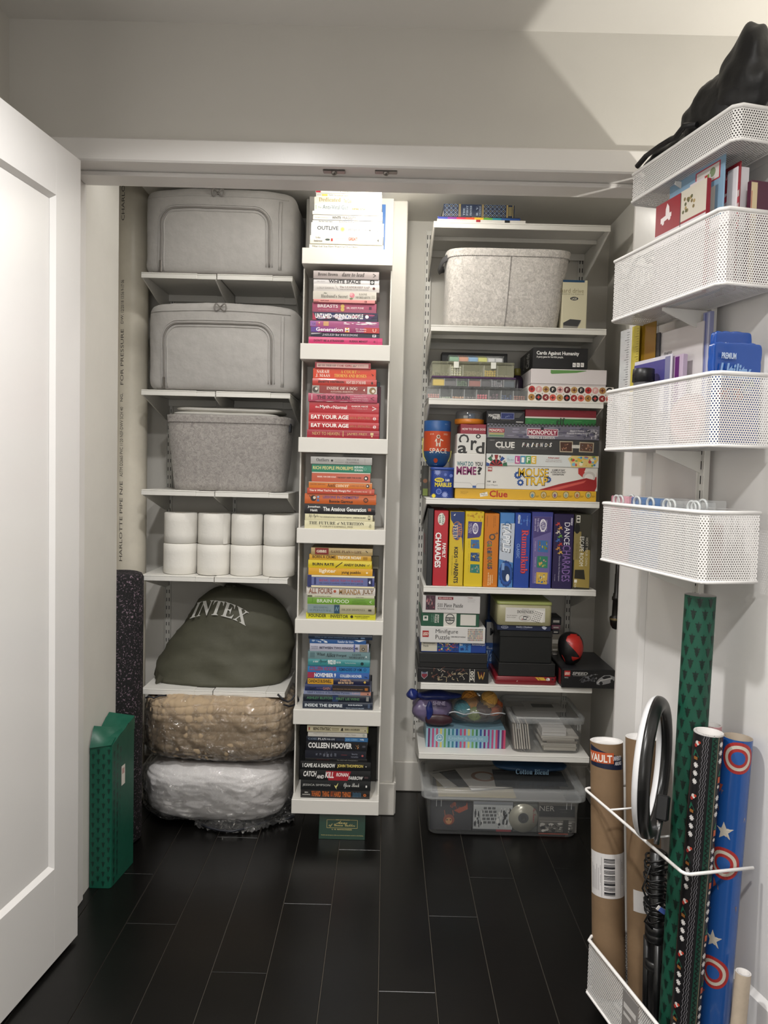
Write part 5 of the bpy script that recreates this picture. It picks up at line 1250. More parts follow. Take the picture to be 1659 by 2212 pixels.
zD = bead_case('small pale case with coloured squares, top of the bead cases', 262, 708, 1392, 1445, zC, [(.5, '#6f9a78', 'fill', .95), (.5, '#c98462', 'fill', .95), (.5, '#6f9cc0', 'fill', .95), (.5, '#d0c05a', 'fill', .95), (.4, '#c8cccc', 'fill', .9), (.4, '#d8c8c0', 'fill', .9)], dep=.12, yf=YRS + .02)
def blackgame(pr):
    c = C6(pr, 200, 735, 1322, 1450); c.s(265, 320, 1330, 1392, ['#a8443a', '#7a2e2c', '#c25a4a'], 9, 3); c.s(600, 670, 1340, 1395, ['#2a5a62', '#3a7a80', '#1f4448'], 8, 8); c.t('CCO', 540, 592, 1372, 1395, '#9aa0a0', '').t('GAME', 618, 662, 1366, 1392, '#7f9a9c', 'sb').t('SIX', 205, 235, 1390, 1420, '#a86a6a', 'sb')
carton('game_box', 'black game box standing behind the bead cases', 'game box', x5(200), x5(735), y5(1322), y5(1740), YRS + .20, .06, z3, '#191c1e', blackgame)
# patterned box, white box, black card box
def patt(pr):
    c = C6(pr, 905, 1605, 1622, 1748); cs = ['#b5322f', '#d9a3a0', '#b08a4e', '#1c1a1a', '#d8a8a4', '#5c1a1e', '#b08a4e', '#1c1a1a', '#b5322f', '#d8a39e', '#a87a42', '#1c1a1a']
    cs2 = ['#a87a3c', '#1c1a1a', '#7e2326', '#cf5a4c', '#b08a4e', '#141313', '#9a2a2a', '#d0685a', '#a87a3c', '#1c1a1a', '#8e2428', '#c95a50']
    for row, (yy, cc) in enumerate(((1655, cs), (1720, cs2))):
        for i in range(12):
            x = 937 + i * 57.5; y = yy + .0275 * (x - 905) - .0275 * 30
            y = yy + .02 * (x - 905) * 0 + .0275 * (x - 905) * .0 + (.0275 * (x - 905)); y -= 3
            c.d(x, y, 27, cc[i])
            if (i + row) % 2 == 0 and row == 0 or (i % 2 == 1 and row == 1): c.star(x, y, 20, '#5c1a1e' if cc[i] != '#1c1a1a' and cc[i] != '#141313' else '#c94a42', 4, .35)
            else: c.t('F' if row == 0 else 'A', x - 9, x + 9, y - 13, y + 13, '#e6dccd' if cc[i] not in ('#b08a4e', '#a87a3c', '#a87a42') else '#241a14', 'B', 90 if row else 0)
    for i in range(11):
        x = 966 + i * 57.5; c.star(x, 1688 + .0275 * (x - 905), 7, '#3a2422', 4, .3)
_, zp1, pa, pb = carton('pattern_box', 'white box patterned with red, gold and black discs at the right of the bead shelf', 'box', x5(905), x5(1605), y5(1622), y5(1748), YRS + .012, .24, z3, '#e2dcd4', patt)
def whitel(pr):
    c = C6(pr, 932, 1548, 1482, 1625); c.g([(1090, 1494), (1380, 1502), (1380, 1506), (1300, 1520), (1100, 1528), (1090, 1520)], '#5f8f4c')
carton('white_box', 'plain white carton with a green mark on its top edge', 'box', x5(932), x5(1548), y5(1482), y5(1620), YRS + .016, .25, zp1, '#d9d2d2', whitel, lid=(.12, '#cfc8c8'))
zp2 = zp1 + (1620 - 1482) / K5 * (YRS + .016) / FPX
def cards(pr):
    c = C6(pr, 945, 1395, 1320, 1478); c.t('Cards Against Humanity', 976, 1322, 1352, 1388, '#f2f1ee', 'B').t('A party game for horrible people.', 976, 1195, 1386, 1406, '#d9d8d4', 'B')
    for i in range(3):
        x = 1272 + 33 * i; c.r(x, x + 26, 1440, 1472, '#e6e4e0').r(x + 5, x + 14, 1450, 1454, '#2a2a2a').r(x + 5, x + 18, 1459, 1462, '#2a2a2a')
def cards_s(pr): pr.text('Cards', .50, .75, .15, .85, '#c9c8c4', 'B', rot=90); pr.text('Against', .25, .45, .15, .85, '#8a8986', 'B', rot=90)
carton('card_game_box', 'black card game box with white lettering above the white carton', 'game box', x5(945), x5(1395), y5(1320), y5(1490), YRS + .018, .25, zp2 + .0006, '#141416', cards, cards_s)
# dark bottle and a yellow-topped tub in the gap
bt = P(x5(822), y5(1500), YRS + .18)
tt = thing('craft_bottle', 'dark purple bottle in the gap between bead cases and white carton', 'bottle', (bt.x, YRS + .18, z3))
MB().lathe([(.022, .0005), (.024, .004), (.024, .085), (.018, .10), (.011, .106)], (bt.x, YRS + .18, z3), M('#2c1f33', .25), 24, True).build('bottle_body', tt)
MB().lathe([(.012, .1062), (.012, .13), (.010, .132)], (bt.x, YRS + .18, z3), M('#7a7436', .4), 24, True, True).build('cap', tt)

# ---- S4 : wide board games
O6 = (890, 860); K6 = 3.77
def x6(x): return O6[0] + x / K6
def y6(y): return O6[1] + y / K6
z4_ = SZ['S4']; y0 = YRS + .012
GB = 'board games stacked on the right shelf'
def clueS(pr):
    c = C6(pr, 350, 1500, 738, 822, .0225); c.t('Ages 8 to adult', 395, 458, 766, 776, '#7a5a14').t('2-6 players', 395, 445, 779, 787, '#7a5a14')
    c.g([(550, 782), (612, 768), (618, 800), (556, 810)], '#e6e0d2').t('Simpsons', 560, 614, 782, 802, '#1c1a18', 'sc').t('THE', 574, 596, 774, 781, '#1c1a18', 'B')
    c.t('Clue', 630, 778, 758, 812, '#b3231f', 'B').t('The classic detective game', 690, 758, 752, 758, '#7a5a14')
    cc = ['#5f8aa0', '#a8843c', '#7a5a7a', '#8a9a8a', '#a86a4c', '#6f9a7a']
    for i in range(6):
        x = 980 + i * 91; c.d(x, 792, 24, '#6e521c', 28).d(x, 792, 20, '#c9b98a', 24).d(x, 797, 11, cc[i], 15); c.r(x + 26, x + 54, 800, 803, '#8a6a1c').r(x + 26, x + 48, 808, 811, '#8a6a1c')
_, zg0, xa, xb = carton('game_box', 'yellow game box with six ovals, lowest of the wide board games', 'game box', x6(350), x6(1500), y6(738), y6(822), y0, .27, z4_, '#d6a72c', clueS, group=GB)
def mouse(pr):
    c = C6(pr, 598, 1512, 552, 742, .018)
    c.g([(1020, 752), (1500, 640), (1500, 590), (1506, 720), (1490, 762)], '#a3282a').g([(1350, 570), (1412, 568), (1400, 600), (1440, 640), (1400, 655), (1352, 615)], '#b33430').d(1440, 640, 52, '#c9c2bc', 45).d(1440, 645, 36, '#e6e0da', 30)
    c.g([(1020, 752), (1200, 700), (1420, 650), (1500, 670), (1490, 762)], '#9a2426').g([(1100, 745), (1420, 668), (1400, 690), (1180, 750)], '#c9564c')
    for (gx, gy, gr) in ((862, 630, 34), (884, 690, 30), (1108, 665, 28)):
        c.star(gx, gy, gr, '#274f93', 10, .78).d(gx, gy, gr * .35, '#e6e2d6')
    c.t('MOUSE', 862, 1112, 572, 645, '#16284e', 'B').t('MOUSE', 868, 1106, 576, 640, '#e0b42c', 'B').t('TRAP', 912, 1112, 640, 716, '#16284e', 'B').t('TRAP', 918, 1106, 645, 711, '#e0b42c', 'B')
    c.t('A GAME OF ZANY', 1136, 1245, 580, 594, '#2a2826', 'sbi').t('ACTION ON A CRAZY', 1126, 1252, 598, 611, '#2a2826', 'sbi').t('CONTRAPTION!', 1140, 1236, 616, 630, '#2a2826', 'sbi')
    c.t('AGE', 612, 640, 676, 688, '#2a2826', 'sb').t('6+', 660, 686, 678, 694, '#2a2826', 'sb').t('2 to 4 Players', 610, 700, 706, 720, '#55524e').r(615, 650, 566, 600, '#a33a3a').t('MB', 618, 647, 572, 590, '#e6e2d6', 'sb')
_, zg1, _, _ = carton('game_box', 'white game box with big yellow letters on blue gears', 'game box', x6(598), x6(1512), y6(550), y6(740), y0 + .002, .27, zg0, '#dcd9d2', mouse, group=GB)
def life(pr):
    c = C6(pr, 605, 1522, 452, 545, .02)
    n = 9
    cols = ['#2f6a4a', '#e6e2da', '#2a4a8a', '#e6e2da', '#8e2a2c', '#e6e2da', '#2f6a4a', '#e6e2da', '#2a4a8a']
    for i in range(n):
        a0, a1 = math.pi * i / n, math.pi * (i + 1) / n
        pts = lambda r, a: (686 + r * math.cos(a), 550 - r * .98 * math.sin(a))
        clip = lambda p: (max(606, p[0]), max(454 + .02 * (p[0] - 605), p[1]))
        c.g([clip(pts(56, a0)), clip(pts(92, a0)), clip(pts(92, a1)), clip(pts(56, a1))], cols[i])
        c.g([(686, 549), clip(pts(54, a0)), clip(pts(54, a1))], '#1a1a1c' if i % 2 else '#a3282c')
    for tx_, ty, s in (('8', 650, 472), ('9', 716, 480), ('10', 752, 520)): c.t(tx_, ty - 9, ty + 9, s - 14, s + 12, '#1c1c1e', 'sb')
    c.g([(770, 466), (1010, 470), (1018, 500), (1012, 528), (770, 520)], '#c4d3d8').t('Game', 775, 830, 486, 508, '#8a93a0', 'sc')
    for i, (L, cc) in enumerate((('L', '#b5508a'), ('I', '#2f86a8'), ('F', '#4c9a54'), ('E', '#d8b02c'))):
        x = 838 + 44 * i; c.r(x, x + 42, 470 + .02 * 0, 532, cc).t(L, x + 9, x + 33, 480, 522, '#f2eee6', 'B')
    c.t('Adopt pets!', 1105, 1198, 478, 492, '#a3302c', 'sb').t('Add new surprises!', 1092, 1218, 498, 506, '#7a4a44').t('Experience life your way', 1088, 1222, 510, 519, '#7a4a44')
    c.g([(1268, 490), (1300, 466), (1512, 470), (1518, 500), (1470, 560), (1300, 558), (1290, 525)], '#d8c07a'); c.s(1285, 1505, 468, 556, ['#3f7ab0', '#c0433c', '#5a9a4a', '#d8b23c', '#7ab0c8', '#e2dac0', '#8a5a8a'], 34, 4)
_, zg2, _, _ = carton('game_box', 'white game box with a numbered spinner at its left end', 'game box', x6(605), x6(1522), y6(452), y6(548), y0, .27, zg1, '#d3d6d4', life, group=GB)
def clueF(pr):
    c = C6(pr, 608, 1524, 325, 445, .024); c.t('AGES 8+', 630, 672, 338, 346, '#9a9894', 'sb').t('CLUE', 678, 836, 354, 402, '#e4e2dc', 'sb').t('The Classic Mystery Game', 705, 825, 406, 415, '#c9c7c2', 'B')
    for i, L in enumerate('FRIENDS'): c.t(L, 895 + 37 * i, 895 + 37 * i + 22, 362 + (i % 2) * 4, 396, '#e8e6e0', 'sbi')
    for i in range(6): c.d(924 + 37 * i, 380, 3, ['#a83a3a', '#3a6aa8', '#c9a83c'][i % 3])
    c.t('THE TELEVISION SERIES', 938, 1100, 404, 410, '#77746e')
    c.g([(1200, 350), (1308, 352), (1310, 438), (1204, 434)], '#b8ab92').g([(1206, 357), (1302, 358), (1303, 430), (1210, 427)], '#4a2f24'); c.s(1212, 1300, 365, 428, ['#8a5a44', '#a87a5c', '#5c3a2e', '#c09a80'], 14, 7)
    c.g([(1362, 356), (1480, 362), (1478, 440), (1360, 434)], '#b8ab92').g([(1368, 364), (1472, 368), (1471, 432), (1367, 427)], '#5c4236'); c.s(1372, 1466, 372, 428, ['#9a7058', '#b8927a', '#4c342a', '#7a8a9a'], 14, 9)
    c.r(1302, 1366, 380, 405, '#dcd8ce').t('The One with', 1308, 1360, 383, 391, '#3a3632').t('the Suspects', 1308, 1360, 394, 402, '#3a3632')
_, zg3, _, _ = carton('game_box', 'dark grey game box with white lettering and two photographs', 'game box', x6(608), x6(1524), y6(322), y6(448), y0 + .001, .27, zg2, '#3a3a3a', clueF, group=GB)
def mono(pr):
    c = C6(pr, 612, 1528, 205, 318, .022)
    c.s(760, 1520, 232, 325, ['#5a5870', '#767488', '#8a8896', '#48465c', '#9c9aa4', '#6a6478'], 70, 11, (.04, .12))
    for i in range(64):
        for j in range(2):
            if (i + j) % 2: c.r(614 + i * 14.25, 628 + i * 14.25, 208 + j * 11, 219 + j * 11, '#2e332e')
    c.r(622, 752, 245, 312, '#8a9a84').r(625, 752, 244, 276, '#9a3038').t('MONOPOLY', 630, 748, 249, 270, '#e6dcd4', 'B').r(630, 748, 282, 290, '#b8a05a').r(630, 748, 297, 305, '#4a7a5c')
    c.r(935, 1190, 246, 304, '#d6ccd0').r(940, 1185, 251, 299, '#8e2a44').t('MONOPOLY', 948, 1178, 258, 293, '#f0e6e4', 'B').t('NORWICH EDITION', 952, 1165, 306, 326, '#e6e2dc', 'rb')
    c.d(1060, 245, 13, '#24222a').t('The Fast-Dealing', 1285, 1400, 258, 270, '#e2dfe0', 'rb').t('Property Trading Game', 1260, 1430, 278, 290, '#e2dfe0', 'rb'); c.s(1400, 1526, 250, 336, ['#d6d3d6', '#55555f', '#2c2c34', '#a8a6ac'], 26, 5)
_, zg4, _, _ = carton('game_box', 'mauve and grey game box with a checked top edge', 'game box', x6(612), x6(1528), y6(203), y6(322), y0, .27, zg3, '#6e6c78', mono, group=GB)
def master(pr):
    c = C6(pr, 605, 918, 96, 196, .03); c.t('MASTER', 622, 718, 124, 148, '#dcdad6', 'sb').t('MIND', 655, 718, 146, 165, '#dcdad6', 'sb').r(722, 832, 116, 166, '#8d92b4').r(726, 828, 120, 162, '#22306e'); c.s(745, 815, 124, 160, ['#121a3c', '#4a5a8a', '#7a86a8'], 9, 3)
    for k in range(4): c.r(838, 900 - 8 * k, 122 + k * 9, 125 + k * 9, '#8a8884')
    c.t('The challenging game of logic and deduction', 722, 802, 170, 176, '#77756f').t('PRESSMAN', 848, 908, 184, 194, '#d6d4ce', 'sbi')
carton('game_box', 'small black game box with a blue picture, top left of the wide games', 'game box', x6(606), x6(918), y6(95), y6(200), y0 + .006, .20, zg4, '#191a1e', master)
def elf(pr):
    c = C6(pr, 922, 1500, 88, 205, .015); c.r(922, 1500, 148, 160, '#e2ddd4').r(922, 1500, 160, 207, '#2c7a3e'); c.s(925, 1498, 165, 205, ['#3a8a48', '#25703a', '#4a9650'], 26, 2, (.04, .1)); c.s(925, 1498, 92, 142, ['#7e1f2c', '#8e2834'], 20, 5, (.04, .12))
    c.t('elf', 1178, 1246, 152, 206, '#20261f', 'rb')
carton('game_box', 'red and green striped game box, top right of the wide games', 'game box', x6(922), x6(1500), y6(88), y6(212), y0 + .012, .20, zg4, '#8a2330', elf)
# what do you meme, card box, dog box, orange lidded jar
yM = y0 + .001
def meme(pr):
    c = C6(pr, 345, 602, 455, 742, .03); c.t('WHAT DO', 365, 500, 524, 562, '#2f6a74', 'sb').t('YOU', 514, 578, 528, 563, '#1f1f22', 'sb').t('MEME', 362, 528, 566, 634, '#7a1f5c', 'sb').t('?', 534, 575, 568, 634, '#1f1f22', 'sb')
    c.l([(347, 694), (480, 702), (512, 742), (540, 708), (600, 708)], 3, '#b3b0ac'); c.r(500, 530, 724, 742, '#3a5a9a')
_, zm, _, _ = carton('card_game_box', 'white cube card game box with a purple and teal question', 'game box', x6(345), x6(596), y6(455), y6(738), yM - .006, .17, zg0, '#dad7d2', meme)
# keep it left of the wide boxes
def cardp(pr):
    c = C6(pr, 368, 604, 292, 450, .02)
    for L, x0_, x1_, y0_, y1_, ro in (('C', 382, 465, 296, 362, -90), ('o', 518, 560, 296, 332, 0), ('r', 480, 530, 345, 425, 0), ('a', 375, 452, 385, 452, 0), ('d', 520, 592, 360, 455, 0)): c.t(L, x0_, x1_, y0_, y1_, '#2c2b2a', 'B', ro)
_, zcd, _, _ = carton('card_box', 'white box with large scattered black letters', 'box', x6(366), x6(603), y6(292), y6(452), yM, .15, zm, '#d3d1cc', cardp)
def dog(pr): C6(pr, 395, 606, 213, 292, .01).t('HOW TO SPEAK DOG', 408, 600, 246, 264, '#ecdcd8', 'B')
_, zdg, _, _ = carton('card_deck_box', 'small dark red box lettered in white, on the white letter box', 'box', x6(395), x6(604), y6(213), y6(292), yM + .004, .13, zcd, '#8e2f3c', dog)
a = P(x6(345), y6(200), yM + .06); b = P(x6(582), y6(205), yM + .06); r = (b.x - a.x) / 2; cx = (a.x + b.x) / 2
t = thing('orange_tub', 'clear plastic tub with an orange base on the small dark red box', 'tub', (cx, yM + r, zdg))
hh = (y6(212) - y6(95)) * yM / FPX
MB().lathe([(r * .94, .0006), (r, .004), (r, hh * .36), (r * .93, hh * .38)], (cx, yM + r, zdg), M('#c9761c', .35), 40, True).build('base', t)
MB().lathe([(r * .93, hh * .385), (r * .93, hh * .80), (r * .86, hh * .93), (r * .70, hh * .97), (.001, hh * .98)], (cx, yM + r, zdg), film('smoky_plastic', '#8d8f92', .30, .1, .5), 40).build('clear_cover', t)
MB().lathe([(r * .3, hh * .4), (r * .3, hh * .8), (.001, hh * .82)], (cx + r * .1, yM + r, zdg), M('#4a6a8c', .4), 20).build('inner_cap', t)
MB().cbox(cx - r * .45, cx - r * .15, yM + r * .5, yM + r * .55, zdg + hh * .41, zdg + hh * .62, M('#d9d7d2', .5), .001).build('inner_card', t)
# marbles tin and tapering space tube
def tub(ptl, ptr, pbl, pbr, yt, yb, zb, yy, prof_fn, name, label, cat): pass
a = P(x6(148), y6(680), y0 + .05); b = P(x6(336), y6(684), y0 + .05); cx = (a.x + b.x) / 2; r = (b.x - a.x) / 2; hM = (y6(802) - y6(552)) * y0 / FPX; cyM = y0 + .004 + r
t = thing('marble_tin', 'royal blue canister of marbles at the left end of the wide games', 'tin', (cx, cyM, z4_))
BL = M('#243f8c', .3)
def sq(rr, z, n=5.0, N=48):
    return [Vector((cx + rr * math.cos(q) * (abs(math.cos(q)) ** n + abs(math.sin(q)) ** n) ** (-1 / n), cyM + rr * math.sin(q) * (abs(math.cos(q)) ** n + abs(math.sin(q)) ** n) ** (-1 / n), z4_ + z)) for q in [2 * math.pi * i / N for i in range(N)]]
MB().loft([sq(r * .97, .0006), sq(r, .003), sq(r, hM * .9)], BL, True, False).build('canister', t)
MB().loft([sq(r * 1.04, hM * .9 + .0005), sq(r * 1.05, hM * .985), sq(r * .98, hM)], M('#2c4a9a', .3), True, True).build('lid', t)
pr = front(cx - r * .82, cx + r * .82, cyM - r * 1.0, z4_, z4_ + hM)
c = C6(pr, 160, 322, 552, 802, .01)
c.d(212, 655, 40, '#e4d02e', 18).t('WHOA!', 184, 240, 645, 664, '#1a2448', 'sb').t('160', 264, 298, 646, 668, '#ebe7da', 'sb').t('MARBLES', 176, 316, 676, 712, '#e4d02e', 'sb')
c.star(196, 592, 34, '#8b98cc', 12, .5).star(262, 775, 32, '#8b98cc', 12, .5).d(210, 750, 24, '#5f74b8').d(210, 750, 16, '#2a4796', hole=.0).d(262, 612, 12, '#5f74b8').d(310, 620, 14, '#5f74b8').star(168, 785, 22, '#e4d02e', 9, .55)
pr.build('front_print', t)
a = P(x6(92), y6(300), y0 + .05); b = P(x6(322), y6(303), y0 + .05); cx2 = (a.x + b.x) / 2; r2 = (b.x - a.x) / 2 * .95; hS = (y6(545) - y6(165)) * y0 / FPX; zS = z4_ + hM + .0006; cyS = cyM + .01
t = thing('space_tube', 'tapered blue and orange canister with an astronaut, on top of the blue marble canister', 'canister', (cx2, cyS, zS))
rr_ = lambda v: r2 * (.50 + .50 * min(1, (v / .28) ** .55 if v > 0 else 0)) if v < .28 else r2 * (1.0)
def spmap(u, v):
    ang = (u - .5) * 2 * 1.25; rad = rr_(v); n = Vector((math.sin(ang), -math.cos(ang), 0)); return Vector((cx2, cyS, zS + hS * v)) + n * rad, n
MB().lathe([(rr_(v), hS * v + .0004) for v in (0, .04, .08, .12, .16, .20, .24, .28, .34)], (cx2, cyS, zS), M('#1f4a78', .4), 40, True).build('tapered_base', t)
MB().lathe([(r2, hS * v) for v in (.3405, .5, .77)], (cx2, cyS, zS), M('#b9451f', .45), 40).build('orange_band', t)
MB().lathe([(r2, hS * .7705), (r2, hS * .99), (r2 - .003, hS), (.001, hS)], (cx2, cyS, zS), M('#22508a', .4), 40).build('top_band', t)
pr = Print(spmap, 1.25 * 2 * r2 / hS)
def su(x): return .5 + math.asin(max(-.95, min(.95, (x - 208) / 118))) / 2.5
def sv(y): return 1 - (y - 165) / 380
pr.text('SPACE', su(138), su(288), sv(432), sv(392), '#e6dfd2', ''); pr.text('6+A', su(140), su(172), sv(284), sv(270), '#e0c8b4', ''); pr.text('2023', su(255), su(290), sv(284), sv(270), '#e0c8b4', '')
pr.disc(su(210), sv(298), .055, '#cfc8b8'); pr.disc(su(211), sv(298), .036, '#7a4c34')
pr.poly([(su(190), sv(314)), (su(232), sv(314)), (su(230), sv(350)), (su(192), sv(350))], '#d8d2c4'); pr.poly([(su(192), sv(350)), (su(208), sv(350)), (su(204), sv(376)), (su(192), sv(376))], '#cbc4b4'); pr.poly([(su(212), sv(350)), (su(230), sv(350)), (su(230), sv(378)), (su(218), sv(378))], '#cbc4b4')
pr.poly([(su(232), sv(316)), (su(256), sv(328)), (su(252), sv(334)), (su(232), sv(328))], '#d8d2c4'); pr.poly([(su(190), sv(316)), (su(180), sv(336)), (su(186), sv(340)), (su(192), sv(328))], '#d8d2c4'); pr.rect(su(202), su(222), sv(334), sv(326), '#9a5a3a')
pr.disc(su(190), sv(492), .07, '#b9451f'); pr.text('in a tube', su(172), su(208), sv(528), sv(520), '#c9d0d8'); pr.rect(su(150), su(292), sv(446), sv(443), '#d88a64'); pr.text('NO. 1', su(265), su(290), sv(200), sv(190), '#9ab0c8')
pr.build('wrap_print', t)
m = MB(); m.tube([spmap(.5 + s * .62, v)[0] + Vector((0, 0, 0)) + spmap(.5 + s * .62, v)[1] * .003 for s, v in [(-1, .62), (-1, .5), (-.98, .36), (-.9, .22), (-.75, .12)]], .002, M('#c8c26a', .7), 6); m.tube([spmap(.5 + s * .62, v)[0] + spmap(.5 + s * .62, v)[1] * .003 for s, v in [(1, .36), (.98, .22), (.8, .12)]], .002, M('#c8c26a', .7), 6); m.build('carry_cord', t)
# brown box behind the tin
a = P(x6(92), y6(640), YRS + .16)
carton('game_box', 'narrow dark game box behind the blue marble canister', 'game box', x6(85), x6(135), y6(545), y6(795), YRS + .16, .10, z4_, '#3a3a34', lambda pr: (pr.rect(.1, .9, .02, .25, '#7a8a3a'), pr.disc(.45, .5, .35, '#8a5a3c')))
# ---- S5 : game boxes standing on edge
O7 = (890, 1080); K7 = 3.77
def x7(x): return O7[0] + x / K7
def y7(y): return O7[1] + y / K7
z5_ = SZ['S5']; y0 = YRS + .010
UG = 'game boxes standing on the right shelf'
def up(label, xt, xb, xbt, xbb, yt, yb, col, pr_=None, side=None, dep=.26, rough=.36):
    """upright box read as top-left/top-right and bottom-left/bottom-right columns; leans with the row"""
    xa, xz = (xt + xbt) / 2, (xb + xbb) / 2
    A = P(x7(xa), y7((yt + yb) / 2), y0); B = P(x7(xz), y7((yt + yb) / 2 + .0275 * (xz - xa)), y0)
    h = P(x7(xa), y7(yt), y0).z - P(x7(xa), y7(yb), y0).z
    w = B.x - A.x - .0006
    t = thing('game_box', label, 'game box', ((A.x + B.x) / 2, y0, z5_ + .0003), 0, UG)
    cm = M(col, rough)
    MB().cbox(-w / 2, w / 2, 0, dep, 0, h, cm, .0018).build('carton', t, world=False)
    pr = front(-w / 2, w / 2, 0, 0, h)
    if pr_: pr_(Skew(pr, xt, xb, xbt, xbb, yt, yb)); pr.build('spine_print', t, world=False)
    if side: ps = leftside(-w / 2, 0, dep, 0, h); side(ps); ps.build('side_print', t, world=False)
    return t
class Skew(C6):
    def __init__(s, pr, xt, xb, xbt, xbb, yt, yb): s.p = pr; s.q = (xt, xb, xbt, xbb, yt, yb); s.a = (xt, xb, yt, yb, 0)
    def U(s, x, y=None):
        xt, xb, xbt, xbb, yt, yb = s.q
        k = 0.5 if y is None else (y - yt) / (yb - yt)
        l = xt + (xbt - xt) * k; r = xb + (xbb - xb) * k
        return (x - l) / (r - l)
    def V(s, x, y): return 1 - (y - s.q[4] - .02 * (x - s.q[0])) / (s.q[5] - s.q[4])
    def t(s, txt, x0, x1, y0, y1, c, st='', rot=-90):
        ym = (y0 + y1) / 2; s.p.text(txt, s.U(x0, ym), s.U(x1, ym), s.V(x0, y1), s.V(x0, y0), c, st, rot); return s
    def r(s, x0, x1, y0, y1, c):
        ym = (y0 + y1) / 2; s.p.rect(s.U(x0, ym), s.U(x1, ym), s.V(x0, y1), s.V(x0, y0), c); return s
    def d(s, x, y, r, c, ry=None, hole=0.0, n=18):
        s.p.disc(s.U(x, y), s.V(x, y), r / (s.q[1] - s.q[0]), c, rv=(ry or r) / (s.q[5] - s.q[4]), n=n, hole=hole); return s
    def g(s, pts, c): s.p.poly([(s.U(x, y), s.V(x, y)) for x, y in pts], c); return s
    def l(s, pts, w, c): s.p.line([(s.U(x, y), s.V(x, y)) for x, y in pts], w / (s.q[1] - s.q[0]), c); return s
    def F(s, u0, u1, v0, v1, c): s.p.rect(u0, u1, v0, v1, c); return s
def blackside(ps):
    ps.rect(.1, .5, .35, .62, '#7a1f28'); ps.rect(.55, .62, .1, .9, '#3a3d40'); ps.rect(.70, .86, .72, .86, '#8a8d8e')
def charades(c):
    c.d(240, 147, 30, '#e2e6dc', 50).d(240, 147, 26, '#c83440', 45).d(240, 147, 25, '#e6eae0', 43).t('CHUCKLE', 244, 262, 108, 190, '#3c5a4a', 'sb').t('& ROAR', 220, 238, 115, 182, '#3c5a4a', 'sb')
    c.t('FAMILY', 247, 275, 342, 462, '#efe9e6', 'sb').t('CHARADES', 190, 240, 258, 545, '#7e1a26', 'sb').t('CHARADES', 187, 236, 255, 541, '#f4f1ee', 'sb')
def chs(ps): ps.rect(0, 1, .0, 1, '#8e1f28'); ps.rect(.25, .8, .2, .8, '#b34a50')
def feud(c):
    c.g([(316, 82), (432, 84), (414, 418), (408, 300), (318, 145)], '#24386e'); c.F(0, 1, 0, .02, '#b8981f')
    c.d(368, 240, 42, '#b5752c', 78).d(368, 240, 37, '#2f4a80', 72).t('FAMILY', 372, 405, 178, 308, '#d8863c', 'rb').t('FEUD', 334, 372, 190, 295, '#e2c9a0', 'rb')
    c.t('KIDS', 343, 374, 370, 460, '#222222', 'sb').t('vs.', 350, 368, 470, 500, '#222222', 'bi').t('PARENTS', 338, 374, 505, 665, '#222222', 'sb').g([(340, 112), (358, 98), (350, 118)], '#e6e6e6').t('Family vs Kids survey game', 318, 330, 440, 600, '#7a6a1c')
def cranY(c):
    c.s(445, 585, 84, 165, ['#c99a1c', '#b5861a', '#d8b02c'], 18, 4); c.g([(460, 163), (574, 168), (562, 275), (548, 292), (452, 303)], '#4a3f78')
    c.d(518, 222, 24, '#e2dfe6', 45, .75).t('CRANIUM', 503, 530, 182, 262, '#e6e2ea', 'rb').t('THE FAMILY', 474, 488, 178, 262, '#cfcadd').t('FUN GAME', 462, 472, 185, 258, '#cfcadd')
    for i, (yy, cs) in enumerate(((350, ['#3a6aa0', '#c9a62c', '#6a8a3c', '#8a5a2c']), (455, ['#2a4a7a', '#5a7aa0', '#c9b04a', '#2c2c3a']), (550, ['#2f7a70', '#8a9a8a', '#c9a68a', '#2a5a4c']))):
        c.g([(480 - i * 3, yy - 38), (548, yy - 36), (550, yy + 36), (478 - i * 4, yy + 30)], cs[0]); c.s(480 - i * 3, 548, yy - 34, yy + 30, cs[1:], 14, i + 3); c.t('Family fun', 460 - i * 3, 466 - i * 3, yy - 30, yy + 30, '#8a7a1c')
def gath(c):
    c.d(655, 290, 26, '#4a4a48', 26, .6).l([(640, 270), (700, 262), (690, 250)], 5, '#4a4a48')
    for i, (L, cc) in enumerate(zip('Gatineous', ['#3a5a7a', '#4a7a4a', '#7a3a4a', '#3a4a5a', '#6a5a2a', '#3a6a6a', '#7a4a2a', '#3a5a3a', '#4a3a5a'])): c.t(L, 612, 652, 320 + 26 * i, 344 + 26 * i, cc, 'B')
    c.t('imaginative fun', 612, 622, 118, 205, '#7a4a10').t('A game of', 676, 686, 118, 200, '#7a4a10').t('creative play', 664, 673, 118, 215, '#7a4a10').t('for the whole family', 612, 624, 580, 686, '#f0dcb0', 'sb').t('twisted fun', 630, 641, 600, 680, '#f0dcb0', 'sb').t('Laughter', 646, 656, 600, 670, '#f0dcb0', 'sb')
def tapple(c):
    c.g([(724, 180), (838, 180), (822, 500), (708, 470)], '#bcc4d0'); c.d(778, 190, 24, '#2c6aa8', 26, .6)
    c.t('TAPPLE', 735, 806, 180, 420, '#15161a', 'sbi').t('TAPPLE', 740, 800, 186, 414, '#e6eaf0', 'sbi').t('FAST WORD FUN', 718, 728, 300, 400, '#3a4a6a', 'sb')
    for i in range(16):
        a = i * math.pi / 8; c.d(765 + 46 * math.cos(a), 590 + 88 * math.sin(a), 13, '#1e3f7c', 22, n=8)
    c.d(765, 590, 46, '#2a55a0', 90).d(765, 590, 34, '#1c3560', 66).d(778, 622, 14, '#e2e6ea', 30); c.r(728, 752, 500, 560, '#7a9ac8')
